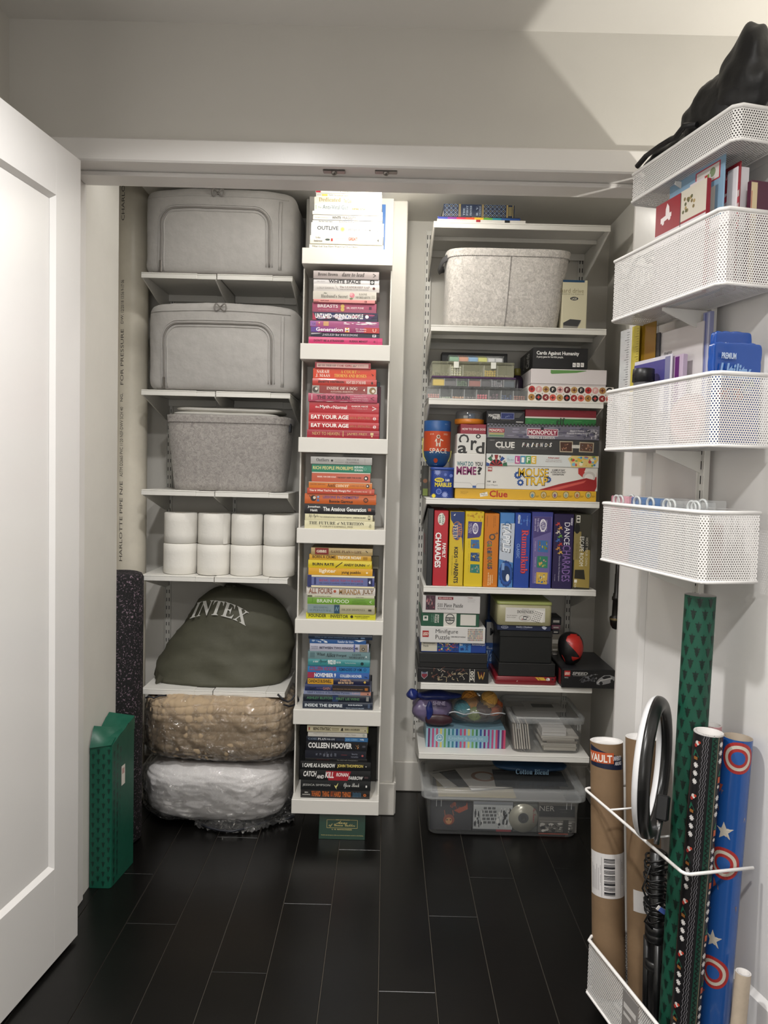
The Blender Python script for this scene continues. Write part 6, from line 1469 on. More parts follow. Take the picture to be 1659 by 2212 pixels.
def rumm(c):
    c.s(842, 968, 96, 200, ['#3f68b8', '#4a76c0'], 8, 3); c.t('Rummikub', 885, 950, 228, 590, '#7a1420', 'rb').t('Rummikub', 890, 944, 232, 584, '#d64a50', 'rb').t('CLASSIC', 852, 876, 345, 462, '#9ab6e0', '').t('PRESSMAN', 862, 880, 110, 182, '#dfe6f0', 'sbi').t('The original rummy tile game', 935, 944, 118, 200, '#a9bce0')
def cranP(c):
    c.g([(990, 128), (1138, 130), (1118, 676), (980, 672)], '#6a6096'); c.g([(992, 130), (1132, 132), (1130, 252), (988, 304)], '#4a3f78')
    c.d(1066, 200, 28, '#e2dfe6', 52, .75).t('CRANIUM', 1048, 1082, 150, 252, '#e6e2ea', 'rb').t('THE FAMILY FUN', 1018, 1032, 140, 250, '#cfcadd').t('BRAIN GAME', 998, 1010, 145, 245, '#cfcadd').t('celebration', 1092, 1100, 155, 245, '#cfcadd')
    for i, (yy, cs) in enumerate(((370, ['#3a6aa0', '#c9a62c', '#6a8a3c', '#8a5a2c']), (498, ['#2f7a60', '#8aa04a', '#c9868a', '#c9a04a']), (630, ['#c9a64a', '#3a6a9a', '#8a5a3c', '#d6c88a']))):
        c.g([(1026 - i * 6, yy - 50), (1108, yy - 46), (1108 - i * 3, yy + 50), (1022 - i * 6, yy + 44)], cs[0]); c.s(1026 - i * 6, 1106, yy - 44, yy + 44, cs[1:], 16, i + 13); c.t('Creative cat', 1000, 1008, yy - 40, yy + 40, '#cfc9e0')
def dance(c):
    c.t('DANCE', 1240, 1285, 178, 362, '#f0eef2', '').t('CHARADES', 1222, 1288, 362, 658, '#8a6aa8', '').t('PRESSMAN', 1294, 1310, 140, 200, '#d6d2e0', 'sbi').t('Dance Like the Description', 1190, 1204, 450, 655, '#c9c4d6', '').t('For 2 or more players', 1158, 1166, 600, 655, '#c9c4d6')
    cs = ['#c2453a', '#d8a24a', '#d6cdb8', '#6a9a3c', '#3a6ab0', '#b8402c', '#c98a3a', '#d8b04a']
    for i, cc in enumerate(cs):
        yy = 190 + i * 33; xx = 1190 + (12 if i % 2 else -6)
        c.d(xx + 14, yy - 6, 6, cc, 7, n=8).l([(xx, yy - 14), (xx + 6, yy), (xx - 16, yy + 8)], 6, cc).l([(xx + 6, yy), (xx - 4, yy + 14)], 6, cc).l([(xx + 8, yy - 2), (xx + 24, yy + 12)], 5, cc)
def escape(c):
    c.g([(1325, 380), (1450, 400), (1440, 710), (1312, 700)], '#a08c4a'); c.g([(1320, 250), (1380, 250), (1372, 480), (1312, 480)], '#8a7c4c'); c.d(1346, 225, 22, '#141414', 42).g([(1395, 300), (1425, 280), (1420, 400), (1390, 420)], '#2a2a26'); c.r(1340, 1372, 118, 176, '#dcd8cc').r(1345, 1367, 126, 140, '#3a3a36').r(1345, 1367, 150, 168, '#3a3a36')
    c.t('HOST YOUR OWN', 1412, 1432, 300, 528, '#cfcab8', '').t('ESCAPE ROOM', 1364, 1398, 290, 530, '#ecebe2', 'mo').t('NEW YORK EDITION', 1334, 1348, 345, 470, '#6a5c2c', '').g([(1325, 560), (1400, 560), (1408, 640), (1320, 630)], '#2a2820').r(1320, 1342, 640, 665, '#e6e2d6').t('Talking Tables', 1318, 1336, 670, 705, '#dcd8cc')
up('dark game box at the left end of the upright games, with a red patch', 128, 180, 118, 164, 60, 690, '#26282a', None, blackside, .27)
up('red upright game box lettered in white', 182, 300, 166, 282, 76, 690, '#b3242f', charades, chs)
up('yellow and navy upright game box with an oval badge', 314, 433, 292, 412, 80, 690, '#d0b32c', feud)
up('bright yellow upright game box with three pictures', 440, 594, 416, 568, 82, 695, '#d8bb22', cranY)
up('orange upright game box with odd dark letters', 598, 717, 572, 692, 98, 698, '#c9761f', gath)
up('pale blue upright game box with a round blue wheel at its foot', 724, 838, 698, 820, 93, 702, '#4a7fbc', tapple)
up('deep blue upright game box with red lettering', 842, 972, 824, 950, 93, 705, '#23459a', rumm)
up('purple upright game box with a mauve panel', 980, 1148, 958, 1135, 90, 712, '#3a3f86', cranP)
up('indigo upright game box with small dancing figures', 1160, 1322, 1138, 1300, 108, 718, '#2a2148', dance)
up('black and gold upright game box at the right end of the row', 1328, 1472, 1304, 1442, 108, 720, '#3a382f', escape)

# ---- S6 : puzzles, tins and a toy helmet
O8 = (870, 1270); K8 = 3.456
def x8(x): return O8[0] + x / K8
def y8(y): return O8[1] + y / K8
z6 = SZ['S6']; y0 = YRS + .012
PZG = 'puzzle boxes stacked on the right shelf'
def nfl(pr):
    c = C6(pr, 112, 640, 605, 712, .02)
    c.g([(138, 632), (160, 640), (186, 632), (186, 665), (160, 690), (138, 668)], '#8a8a90').g([(142, 650), (182, 650), (182, 664), (160, 684), (142, 666)], '#7a2a38').t('NFL', 146, 178, 636, 650, '#2a3a66', 'sb')
    rnd = random.Random(4)
    for i in range(26):
        x = 205 + rnd.random() * 270; y = 622 + rnd.random() * 62
        pts = [(x, y)]
        for k in range(5): pts.append((pts[-1][0] + rnd.uniform(-14, 20), pts[-1][1] + rnd.uniform(-14, 14)))
        c.l(pts, 2.4, rnd.choice(['#b3a58a', '#d0c9b8', '#8a5a4a', '#c9b894']))
    c.r(498, 502, 612, 710, '#c9c5ba').r(532, 536, 614, 710, '#c9c5ba').t('500', 504, 530, 628, 698, '#d6d2c8', 'B', 90)
    c.l([(560, 632), (574, 690), (586, 650), (596, 692), (608, 636)], 7, '#b8924a').l([(564, 632), (576, 672), (586, 634), (597, 676), (604, 634)], 4, '#5a1a24')
_, za, _, _ = carton('puzzle_box', 'black puzzle box with gold line figures, lowest of the puzzle stack', 'puzzle box', x8(112), x8(640), y8(603), y8(710), y0, .24, z6, '#1a191b', nfl, group=PZG)
_, zb_, _, _ = carton('keepsake_box', 'plain black lidded box in the puzzle stack, under the blue and white puzzle', 'box', x8(122), x8(632), y8(490), y8(602), y0 + .004, .26, za, '#232323', None, lid=(.35, '#1e1e1e'), group=PZG)
def rav(pr):
    c = C6(pr, 138, 622, 415, 486, .01)
    c.r(138, 256, 414, 480, '#c9c4b4').t('Ravensburger', 152, 240, 418, 432, '#3c3a38', 'rb').t('Puzzle', 152, 192, 436, 450, '#3c3a38', 'rb').s(258, 420, 414, 482, ['#b0503c', '#c9a04a', '#5a8a4a', '#a04a6a', '#3a5a8a', '#d6c9a0', '#2a3a5a'], 60, 5, (.05, .14))
    c.r(420, 508, 414, 486, '#3a78b8').t('9+', 422, 446, 424, 444, '#ecebe6', 'sb').t('300', 468, 488, 430, 474, '#1c2c5a', 'B', 90).g([(428, 456), (452, 452), (458, 470), (432, 474)], '#1c3a76').t('Ravensburger', 515, 614, 422, 440, '#e2e4ea', 'rb')
_, zc_, _, _ = carton('puzzle_box', 'blue and white puzzle box with a speckled picture', 'puzzle box', x8(138), x8(622), y8(412), y8(488), y0 + .012, .21, zb_, '#1f3f8a', rav, group=PZG)
def mini(pr):
    c = C6(pr, 133, 616, 294, 410, .02)
    c.r(147, 194, 325, 371, '#a02424').t('LEGO', 151, 190, 336, 360, '#ece6d6', 'sbi').t('Minifigure', 245, 412, 316, 354, '#2a2a2a', '').t('Puzzle', 245, 352, 356, 388, '#2a2a2a', '').t('1000-PIECE PUZZLE', 360, 468, 366, 375, '#3a3a3a', 'sb')
    cols = ['#6a4a2a', '#2a2a2a', '#a8843c', '#8a3a2a', '#3a5a4a', '#7a6a5a']; rnd = random.Random(2)
    for i in range(13):
        for j in range(6): c.r(486 + i * 8.7, 491 + i * 8.7, 312 + j * 15, 323 + j * 15, rnd.choice(cols))
_, zd_, _, _ = carton('puzzle_box', 'white puzzle box with a red square and a grid of tiny figures', 'puzzle box', x8(133), x8(616), y8(292), y8(412), y0, .24, zc_, '#d0cecb', mini, group=PZG)
def jig(pr):
    c = C6(pr, 137, 570, 192, 292, .01)
    c.r(304, 400, 190, 296, '#cfccc4').d(352, 238, 35, '#23282c', 40).d(352, 238, 30, '#cfccc4', 34).r(318, 386, 225, 252, '#23282c').t('SURE THING', 322, 382, 231, 246, '#d6d3ca', 'B').t('CITY', 340, 364, 262, 272, '#23282c', 'sb').r(152, 188, 215, 252, '#d9d6ce').g([(160, 222), (180, 222), (176, 246), (170, 232), (164, 246)], '#1f4a3a')
    c.t('JIGSAW', 254, 270, 204, 268, '#d9d6ce', 'sb', -90).t('PUZZLE', 238, 252, 204, 268, '#d9d6ce', 'sb', -90).t('COMPLETE', 224, 232, 206, 262, '#8ab09c', '', -90).t('500 pieces', 210, 218, 206, 262, '#8ab09c', '', -90).r(430, 545, 203, 285, '#cfccc4')
_, ze_, _, _ = carton('puzzle_box', 'green and white puzzle box with a round badge', 'puzzle box', x8(137), x8(570), y8(192), y8(292), y0 + .006, .22, zd_, '#24513c', jig, group=PZG)
def five(pr):
    c = C6(pr, 148, 578, 62, 178, .035)
    c.r(172, 243, 64, 160, '#4a2f3a'); c.s(174, 242, 66, 158, ['#a04a5a', '#2a2630', '#c98a8a', '#5a3a4a', '#7a6a6a', '#241f28'], 30, 3)
    c.r(262, 376, 76, 94, '#7e2430').t('BELLARMINE HALL', 270, 368, 80, 90, '#d9b8b4', 'sb').t('500 Piece Puzzle', 260, 450, 120, 146, '#3a3836', 'rb').t('by Fairfield University', 260, 388, 150, 162, '#4a4846', 'rb').t('Contents:', 484, 522, 80, 88, '#7e2430', 'rb').t('500 full size pieces', 484, 540, 96, 102, '#8a8784').t('Ages 12 and up', 484, 534, 108, 114, '#8a8784')
_, zf_, _, _ = carton('puzzle_box', 'white puzzle box with a small sunset picture, topmost of the puzzle stack', 'puzzle box', x8(148), x8(578), y8(58), y8(188), y0 + .002, .22, ze_, '#c9c6c4', five, group=PZG)
carton('book_box', 'red-topped blue box standing behind the left end of the puzzle stack', 'box', x8(86), x8(126), y8(25), y8(340), YRS + .09, .06, z6 + .115, '#24305c', lambda pr: pr.rect(.05, 1, .8, 1, '#a3262c')) if False else None

# middle: red tin, black box, blue flat box, domino tin
def redt(c): pass
TINR = M('#7a1c24', .3)
def tin(name, label, cat, xa, xb, yt, yb, yf, dep, zb, mat, rad=.012, lid=None, lidfrac=.0, prints=None, top=None):
    A = P(x8(xa), y8((yt + yb) / 2), yf); B = P(x8(xb), y8((yt + yb) / 2 + .0275 * (xb - xa)), yf); h = (yb - yt) / K8 * yf / FPX; z0 = zb + .0003
    x0, x1 = A.x, B.x; t = thing(name, label, cat, ((x0 + x1) / 2, yf, z0))
    def rr(i, z):
        out = []; r = rad
        for cx, cy, a0 in ((x1 - i - r, yf + dep - i - r, 0), (x0 + i + r, yf + dep - i - r, 90), (x0 + i + r, yf + i + r, 180), (x1 - i - r, yf + i + r, 270)):
            for k in range(6): q = math.radians(a0 + 18 * k); out.append(Vector((cx + r * math.cos(q), cy + r * math.sin(q), z)))
        return out
    hb = h * (1 - lidfrac)
    MB().loft([rr(.0015, z0), rr(0, z0 + .0015), rr(0, z0 + hb - .001), rr(.001, z0 + hb)], mat, True, True).build('tin_body', t)
    if lidfrac: MB().loft([rr(-.0012, z0 + hb + .0003), rr(-.0018, z0 + hb + .0015), rr(-.0012, z0 + h - .0025), rr(.002, z0 + h)], lid, True, True).build('tin_lid', t)
    else: MB().tube(rr(-.0004, z0 + h * .55), .0013, mat, 6, closed=True).build('rolled_seam', t)
    if prints:
        pr = front(x0 + rad, x1 - rad, yf, z0, z0 + hb); prints(pr); pr.build('front_print', t)
    return z0 + h
z = tin('flat_tin', 'flat dark red tin under the black box', 'tin', 690, 1150, 650, 712, y0, .20, z6, TINR, prints=lambda pr: (lambda c: (c.g([(990, 655), (1010, 655), (1035, 682), (1018, 680)], '#c9a23a'), c.g([(1015, 655), (1060, 656), (1085, 684), (1040, 683)], '#c9a23a'), c.d(1095, 672, 16, '#d8d4cc', 14), c.d(1088, 668, 4, '#1c1c1c'), c.g([(1120, 662), (1140, 664), (1135, 682)], '#2a2a2c'), c.l([(845, 690), (855, 682)], 4, '#c9b8a8')))(C6(pr, 702, 1138, 650, 712, .01)))
BLK = '#1d1d1d'
_, z, _, _ = carton('keepsake_box', 'broad low black box on the flat red tin', 'box', x8(714), x8(1138), y8(553), y8(650), y0 + .002, .20, z, BLK, group='black boxes under the domino tin')
_, z, _, _ = carton('keepsake_box', 'taller black lidded box under the flat blue box', 'box', x8(722), x8(1116), y8(312), y8(553), y0 + .01, .19, z, '#1b1c1b', None, group='black boxes under the domino tin', lid=(.80, '#191a19'))
def d6(pr):
    c = C6(pr, 712, 1104, 274, 312, .012); c.t('Double 6 Dominoes', 850, 968, 282, 294, '#c4c8d8', 'rb').t('Dominoes game', 882, 932, 298, 304, '#8a90a8').d(766, 290, 26, '#a8adc0', 11).d(766, 290, 22, '#232b48', 8).g([(1035, 286), (1052, 280), (1075, 290), (1062, 306), (1045, 300)], '#b8bccb').t('spring', 752, 780, 286, 294, '#c4c8d8', 'rb')
_, z, _, _ = carton('domino_box', 'flat navy box just below the domino tin', 'box', x8(706), x8(1106), y8(272), y8(312), y0 + .006, .19, z, '#1f2743', d6)
def dom(pr):
    c = C6(pr, 712, 1112, 104, 256, .015)
    c.r(750, 1084, 128, 232, '#cbc8c2').t('AMERICAN CLASSICS', 885, 948, 136, 142, '#4a4640', 'rb').t('DOMINOES', 848, 986, 146, 170, '#33302c', 'rb').t('Easy for beginners', 762, 850, 180, 190, '#5a5650', 'rb').t('fun for everyone!', 762, 838, 194, 204, '#5a5650', 'rb')
    c.d(915, 203, 50, '#8a857c', 24).d(915, 203, 46, '#c9c6c0', 21).r(900, 930, 190, 216, '#26242a').r(904, 926, 197, 209, '#e0ddd6').d(893, 212, 5, '#8a2a2c').d(938, 196, 5, '#2a2a2c')
    c.g([(1000, 140), (1080, 152), (1062, 238), (968, 212)], '#dad7d0')
    for i in range(5):
        for j in range(6): c.d(1003 + i * 14 - j * 5.5, 154 + j * 13 + i * 4, 4, '#1f1d1e', n=6)
z = tin('domino_tin', 'cream tin with a pale green lid and a picture of dominoes', 'tin', 708, 1114, 82, 262, y0, .20, z, M('#9d9876', .35), .012, M('#8f9658', .35), .13, dom)
MB()
# letter-printed boxes glimpsed behind
def yah(pr):
    c = C6(pr, 622, 706, 235, 460, .0); c.r(622, 706, 235, 330, '#9a9894').t('M', 646, 694, 262, 296, '#1d1f24', 'B').t('Classic', 626, 668, 346, 360, '#c9d2e0', 'sc').t('Yah', 624, 694, 366, 416, '#9fb8d8', 'bi')
carton('game_box', 'blue and grey game box glimpsed between the puzzle stack and the black boxes', 'game box', x8(622), x8(712), y8(235), y8(600), YRS + .19, .05, z6, '#1f4a8a', yah)
carton('game_box', 'dark blue box behind the domino tin, at its left', 'game box', x8(632), x8(706), y8(40), y8(590), YRS + .245, .04, z6, '#1d3763', None)
ORN = ['#2c2c30', '#8a5a6a', '#3a3a40', '#8a8478', '#7a7468', '#66625c', '#9a3038', '#aaa59a']
zz = z6
hs = [.032, .025, .020, .016, .05, .018, .017, .03]
for i, (hh, cc) in enumerate(zip(hs, ORN[::-1])):
    a = P(x8(1112), y8(300), YRS + .20); b = P(x8(1176), y8(300), YRS + .20)
    t = thing('card_packet', 'small packet behind the domino tin, %s from the bottom' % (['first', 'second', 'third', 'fourth', 'fifth', 'sixth', 'seventh', 'eighth'][i]), 'card packet', ((a.x + b.x) / 2, YRS + .20, zz), group='packets behind the domino tin')
    w = (b.x - a.x) / 2 + .004 * math.sin(i * 2.1)
    MB().cbox(-w, w, 0, .085, .0002, hh - .0003, M(cc, .5), .002).build('packet', t, world=False)
    MB().cbox(-w * .6, w * .6, -.0004, -.0001, hh * .3, hh * .6, M('#c9c4ba', .5), .0001).build('packet_label', t, world=False)
    zz += hh
# speed box and toy helmet
yS = YRS - .012
def speed(pr):
    c = C6(pr, 1188, 1582, 578, 722, .03)
    c.r(1206, 1250, 590, 634, '#a02626').t('LEGO', 1209, 1247, 602, 622, '#e6dccb', 'sbi').t('SPEED', 1264, 1380, 602, 624, '#b3b1ad', 'sbi').t('CHAMPIONS', 1270, 1372, 626, 634, '#8a8884', 'sbi').t('76922', 1208, 1236, 640, 648, '#b3b1ad', 'sb')
    c.l([(1320, 668), (1345, 645), (1395, 632), (1430, 620), (1455, 622)], 4, '#5a5a5c').l([(1330, 680), (1380, 668), (1440, 650)], 4, '#66666a'); c.d(1345, 672, 13, '#4a4a4e', 13, .5).d(1420, 662, 14, '#4a4a4e', 14, .5); c.s(1340, 1450, 615, 680, ['#3a3a3e', '#77777a', '#55555a'], 16, 4)
    c.g([(1445, 680), (1462, 655), (1500, 628), (1545, 626), (1578, 640), (1576, 668), (1540, 690), (1480, 704), (1448, 698)], '#8f8f90').g([(1485, 645), (1510, 632), (1545, 632), (1552, 645), (1500, 658)], '#232326').d(1480, 690, 13, '#1c1c1f', 14).d(1560, 672, 11, '#1c1c1f', 13).l([(1450, 690), (1475, 668), (1560, 648)], 4, '#d6d4d0')
zSb = z6
_, zs, xa_, xb_ = carton('toy_box', 'black toy car box at the right end of the puzzle shelf', 'box', x8(1188), x8(1585), y8(576), y8(715), yS, .27, zSb, '#1a1a1c', speed, lambda ps: ps.rect(.82, .95, .1, .9, '#7a2a2c'), top='#232326')
hc = P(x8(1252), y8(450), yS + .08)
t = thing('toy_helmet', 'red and black toy helmet resting on the black toy car box', 'toy helmet', (hc.x, yS + .08, zs))
hr = .044; hz = .057
RED = M('#a8231d', .35); BK = M('#161617', .3)
ctr = Vector((hc.x, yS + .08, zs + .0008 + hz * .98))
def hshape(p): return Vector((p.x * (1 + .12 * (p.z / hz)), p.y, max(p.z, -hz * .98)))
m = MB(); soft(m, ctr, hr * .97, .055, hz, 2.2, 2.3, BK, 22, None, hshape); m.build('shell', t)
def hpt(x, z, off):
    return ctr + hshape(Vector((x * hr, -supfront(x * hr, z * hz, hr * .97, .055, hz, 2.2, 2.3), z * hz))) + Vector((0, -off, 0))
def hpatch(pts_l, pts_r, nm):
    mm = MB(); rings = []
    for (xl, zl), (xr, zr) in zip(pts_l, pts_r):
        rings.append([hpt(xl + (xr - xl) * k / 8, zl + (zr - zl) * k / 8, .0025) for k in range(9)])
    mm.loft(rings, RED, False, False, True, closed=False); mm.build(nm, t)
hpatch([(-.10, .97), (-.40, .84), (-.56, .62), (-.30, .34), (.10, .02), (.40, -.25), (.50, -.40)], [(.36, .95), (.62, .80), (.84, .58), (.93, .25), (.90, -.05), (.74, -.28), (.56, -.40)], 'red_dome_plate')
hpatch([(.48, -.40), (-.10, -.32), (-.86, -.36)], [(.46, -.44), (.0, -.62), (-.52, -.90)], 'red_cheek_plate')
hpatch([(.56, -.41), (.72, -.42), (.90, -.40)], [(.58, -.45), (.72, -.66), (.80, -.90)], 'red_cheek_plate')

# ---- S7 : yarn bags, striped box, clear paper bin
O9 = (870, 1480); K9 = 3.456
def x9(x): return O9[0] + x / K9
def y9(y): return O9[1] + y / K9
z7 = SZ['S7']
def stripes(pr):
    c = C6(pr, 175, 768, 268, 412, .025)
    cs = ['#8fb4c4', '#6a2a5a', '#8fb4c4', '#b04a78', '#8fb4c4', '#b8506a', '#8fb4c4', '#c9bd6a', '#8fb4c4', '#6a9a5a', '#8fb4c4', '#3a7a78', '#8fb4c4', '#3a7a8a', '#8fb4c4', '#2f4f8f', '#7aa4b8', '#b04a78', '#7aa4b8', '#b8506a', '#8fb4c4', '#c9bd6a', '#8fb4c4', '#6a9a5a', '#8fb4c4', '#3a7a5a', '#8fb4c4', '#2f4f8f', '#8fb4c4', '#6a2a6a', '#8fb4c4', '#8a3a78', '#7aa4b8', '#b04a78', '#8fb4c4', '#b8506a', '#5a3a78', '#8fb4c4', '#7a2a5a', '#c04a6a']
    n = len(cs)
    for i, cc in enumerate(cs): pr.rect(i / n, (i + 1) / n, .0, 1, cc)
    c.r(330, 640, 325, 372, '#7ea6b8').d(276, 343, 33, '#7ea6b8', 33).d(276, 343, 32, '#d3dde0', 32, .88).d(276, 337, 12, '#d3dde0', 12, .7).l([(256, 356), (268, 350), (284, 352), (296, 346)], 4, '#d3dde0').t('Crochet & craft kit', 345, 600, 335, 358, '#a9c6d2', '')
yS7 = YRS + .06
_, zst, sxa, sxb = carton('striped_box', 'rainbow striped flat box on the lowest right shelf', 'box', x9(175), x9(768), y9(268), y9(408), yS7, .18, z7, '#7a9cac', stripes)
def yarn(cx, cy, cz, r, col, label, seed):
    t = thing('yarn_ball', label, 'yarn', (cx, cy, cz), group='yarn balls in the zip bag')
    m = MB(); soft(m, (cx, cy, cz), r * .96, r * .96, r * .9, 2, 2, M(col, .9), 10, lambda p: .06 * nz(p, 40, seed)); m.build('yarn_core', t)
    m = MB(); rnd = random.Random(seed); mt = M(col, .95)
    for k in range(7):
        ax = Vector((rnd.uniform(-1, 1), rnd.uniform(-1, 1), rnd.uniform(-1, 1))).normalized(); e1 = ax.orthogonal().normalized(); e2 = ax.cross(e1); o = rnd.uniform(-.5, .5)
        q = math.sqrt(1 - o * o); m.tube([Vector((cx, cy, cz)) + (ax * o + (e1 * math.cos(w) + e2 * math.sin(w)) * q) * r * .98 for w in np.linspace(0, 2 * math.pi, 17)[:-1]], .0028, mt, 5, closed=True)
    m.build('yarn_strands', t)
yy = yS7 + .075
for (px, py, r, col, lab) in ((440, 165, .030, '#2f8c98', 'teal yarn ball at the left of the clear zip bag'), (505, 120, .036, '#c98a3c', 'golden orange yarn ball at the back of the clear zip bag'), (600, 175, .029, '#4a2f26', 'dark brown yarn ball in the middle of the clear zip bag'),
                             (535, 205, .026, '#7a8a3c', 'olive yarn ball low in the clear zip bag'), (680, 165, .034, '#c0663c', 'burnt orange yarn ball at the right of the clear zip bag'), (640, 100, .030, '#d0a052', 'pale orange yarn ball high in the clear zip bag')):
    q = P(x9(px), y9(py), yy)
    yarn(q.x, yy + (.012 if r > .03 else -.012), max(q.z, zst + r * .95 + .003), r, col, lab, int(px))
q0 = P(x9(345), y9(215), yS7 + .02); q1 = P(x9(765), y9(215), yS7 + .02)
t = thing('zip_bag', 'clear zip bag full of yarn on the striped box', 'bag', ((q0.x + q1.x) / 2, yS7 + .08, zst)); BAGF = film('zip_film', '#dfe2e4', .10, .07, .8)
m = MB(); cxb = (q0.x + q1.x) / 2; ab = (q1.x - q0.x) / 2
soft(m, (cxb, yS7 + .085, zst + .053), ab, .085, .050, 3, 2.2, BAGF, 26, lambda p: .08 * nz(p, 16, 4) + .03 * abs(nz(p, 40, 8)), lambda p: Vector((p.x * (1 - .35 * max(0, p.z / .05)), p.y, max(p.z, -.0515)))); m.build('bag_film', t)
m = MB(); zp0 = P(x9(345), y9(205), yS7 + .01); zp1_ = P(x9(765), y9(212), yS7 + .01)
m.tube([zp0.lerp(zp1_, k / 20) + Vector((0, -.004 + .003 * math.sin(k), .004 * math.sin(k * .8))) for k in range(21)], .0022, M('#b9bcc0', .3), 6); m.build('zip_strip', t)
# blue and mauve craft bag
q = P(x9(240), y9(170), yS7 + .05)
t = thing('craft_bag', 'mauve and blue plastic craft bag left of the yarn', 'bag', (q.x, yS7 + .06, zst))
m = MB(); MV = M('#6f6382', .3)
soft(m, (q.x - .010, yS7 + .07, zst + .054), .070, .06, .0525, 3, 2, MV, 24, lambda p: .14 * nz(p, 18, 9) + .06 * abs(nz(p, 45, 2)), lambda p: Vector((p.x, p.y, max(p.z, -.0525)))); m.build('bag_body', t)
m = MB(); soft(m, (q.x + .012, yS7 + .012, zst + .027), .05, .012, .022, 2.5, 2, M('#3a1f26', .35), 12, lambda p: .1 * nz(p, 50)); m.build('dark_panel', t)
m = MB(); BLU = M('#1c2a6c', .3)
soft(m, (q.x + .004, yS7 + .05, zst + .105), .085, .03, .016, 2.5, 2, BLU, 18, lambda p: .25 * nz(p, 26, 3)); soft(m, (q.x - .022, yS7 + .008, zst + .062), .012, .008, .032, 2, 2, BLU, 12, lambda p: .3 * nz(p, 60, 1)); soft(m, (q.x - .085, yS7 + .02, zst + .115), .02, .02, .02, 2, 2, BLU, 12, lambda p: .35 * nz(p, 50, 6)); m.build('blue_top', t)
vs, fs, _ = glyphs('SHINE', 'B'); m = MB(); A = P(x9(225), y9(148), yS7 - .004); B = P(x9(318), y9(122), yS7 - .004)
m.add([(A.x + (B.x - A.x) * u, yS7 - .004, A.z + (B.z - A.z) * v) for u, v in vs], fs, M('#a9a0b8', .4)); vs, fs, _ = glyphs('fun crafting supplies', 'sb'); A = P(x9(225), y9(164), yS7 - .004); B = P(x9(330), y9(152), yS7 - .004)
m.add([(A.x + (B.x - A.x) * u, yS7 - .004, A.z + (B.z - A.z) * v) for u, v in vs], fs, M('#2a2440', .4)); m.build('lettering', t)
TEALB = M('#2f7f9a', .4)
q = P(x9(610), y9(48), yS7 + .12); t = thing('teal_pouch', 'teal fabric pouch tucked under the shelf above the yarn', 'pouch', (q.x, yS7 + .13, zst + .1))
m = MB(); soft(m, (q.x, yS7 + .17, z6 - .047), .055, .05, .022, 2.5, 2, TEALB, 16, lambda p: .12 * nz(p, 30)); m.build('pouch_body', t)

# clear bins
BIN = film('bin_plastic', '#d6d9da', .10, .10, .5); RIMP = film('bin_rim_plastic', '#e0e3e4', .27, .12, .5)
def bin_(name, label, x0, x1, yf, dep, z0, h, lidh, taper=.94, rad=.03, group=None, ov=0.0):
    t = thing(name, label, 'storage bin', ((x0 + x1) / 2, yf, z0), group=group)
    cx, cy = (x0 + x1) / 2, yf + dep / 2
    def rr(k, z, extra=0.0):
        a, b = (x1 - x0) / 2 * k + extra, dep / 2 * k + extra; out = []; r = rad
        for sx, sy, a0 in ((1, 1, 0), (-1, 1, 90), (-1, -1, 180), (1, -1, 270)):
            for i in range(7):
                q = math.radians(a0 + 15 * i); out.append(Vector((cx + sx * (a - r) + r * math.cos(q), cy + sy * (b - r) + r * math.sin(q), z)))
        return out
    hb = h - lidh
    MB().loft([rr(taper - .02, z0 + .001), rr(taper, z0 + .006), rr(.985, z0 + hb * .93), rr(.985, z0 + hb)], BIN, True, False).build('bin_body', t)
    MB().loft([rr(.985, z0 + hb * .93, .0005), rr(1.0, z0 + hb * .935, .003), rr(1.0, z0 + hb, .003)], RIMP, False, False).build('bin_rim', t)
    MB().loft([rr(1.0, z0 + hb + .0005, .004 + ov), rr(1.0, z0 + h - .004, .005 + ov), rr(1.0, z0 + h, .001 + ov), rr(.97, z0 + h, -.004), rr(.96, z0 + h - .006, -.008)], RIMP, False, False).build('lid_rim', t)
    MB().loft([rr(.96, z0 + h - .006, -.008), rr(.9, z0 + h - .007, -.01), rr(.5, z0 + h - .007)], BIN, False, True).build('lid_panel', t)
    rb = MB()
    for sx in (-.86, -.80, .80, .86): rb.cbox(cx + (x1 - x0) / 2 * sx - .0012, cx + (x1 - x0) / 2 * sx + .0012, yf - .0055, yf - .0005, z0 + hb * .78, z0 + hb * .97, RIMP, .0008)
    rb.build('rib', t)
    return t, hb
def sheets(name, labf, x0, x1, y0_, dep, z0, n, th, cols, grp, seed):
    rnd = random.Random(seed); z = z0
    for i in range(n):
        w = (x1 - x0) * rnd.uniform(.82, 1); cx = (x0 + x1) / 2 + rnd.uniform(-.5, .5) * ((x1 - x0) - w)
        t = thing(name, labf % (['first', 'second', 'third', 'fourth', 'fifth', 'sixth', 'seventh', 'eighth', 'ninth', 'tenth'][i]), 'paper', (cx, y0_, z), 0, grp)
        m = MB(); m.cbox(-w / 2, w / 2, 0, dep, .0002, th - .0003, M(cols[i % len(cols)], .8), .0006); m.build('sheets', t, world=False)
        MB().cbox(-w / 2 + .004, w / 2 - .004, -.0006, -.0001, th * .4, th * .55, M('#8a857c', .8), .0001).build('loose_edge', t, world=False)
        z += th
    return z
bx0 = P(x9(800), y9(370), YRS + .02).x; bx1 = P(x9(1368), y9(385), YRS + .02).x
bh = P(x9(830), y9(236), YRS + .02).z - z7
bt_, hb = bin_('paper_bin', 'clear lidded bin of papers on the lowest right shelf', bx0 + .006, bx1 - .006, YRS + .018, .27, z7 + .0004, bh, .016)
PG = 'papers in the clear bin on the shelf'
xm = (bx0 + bx1) / 2
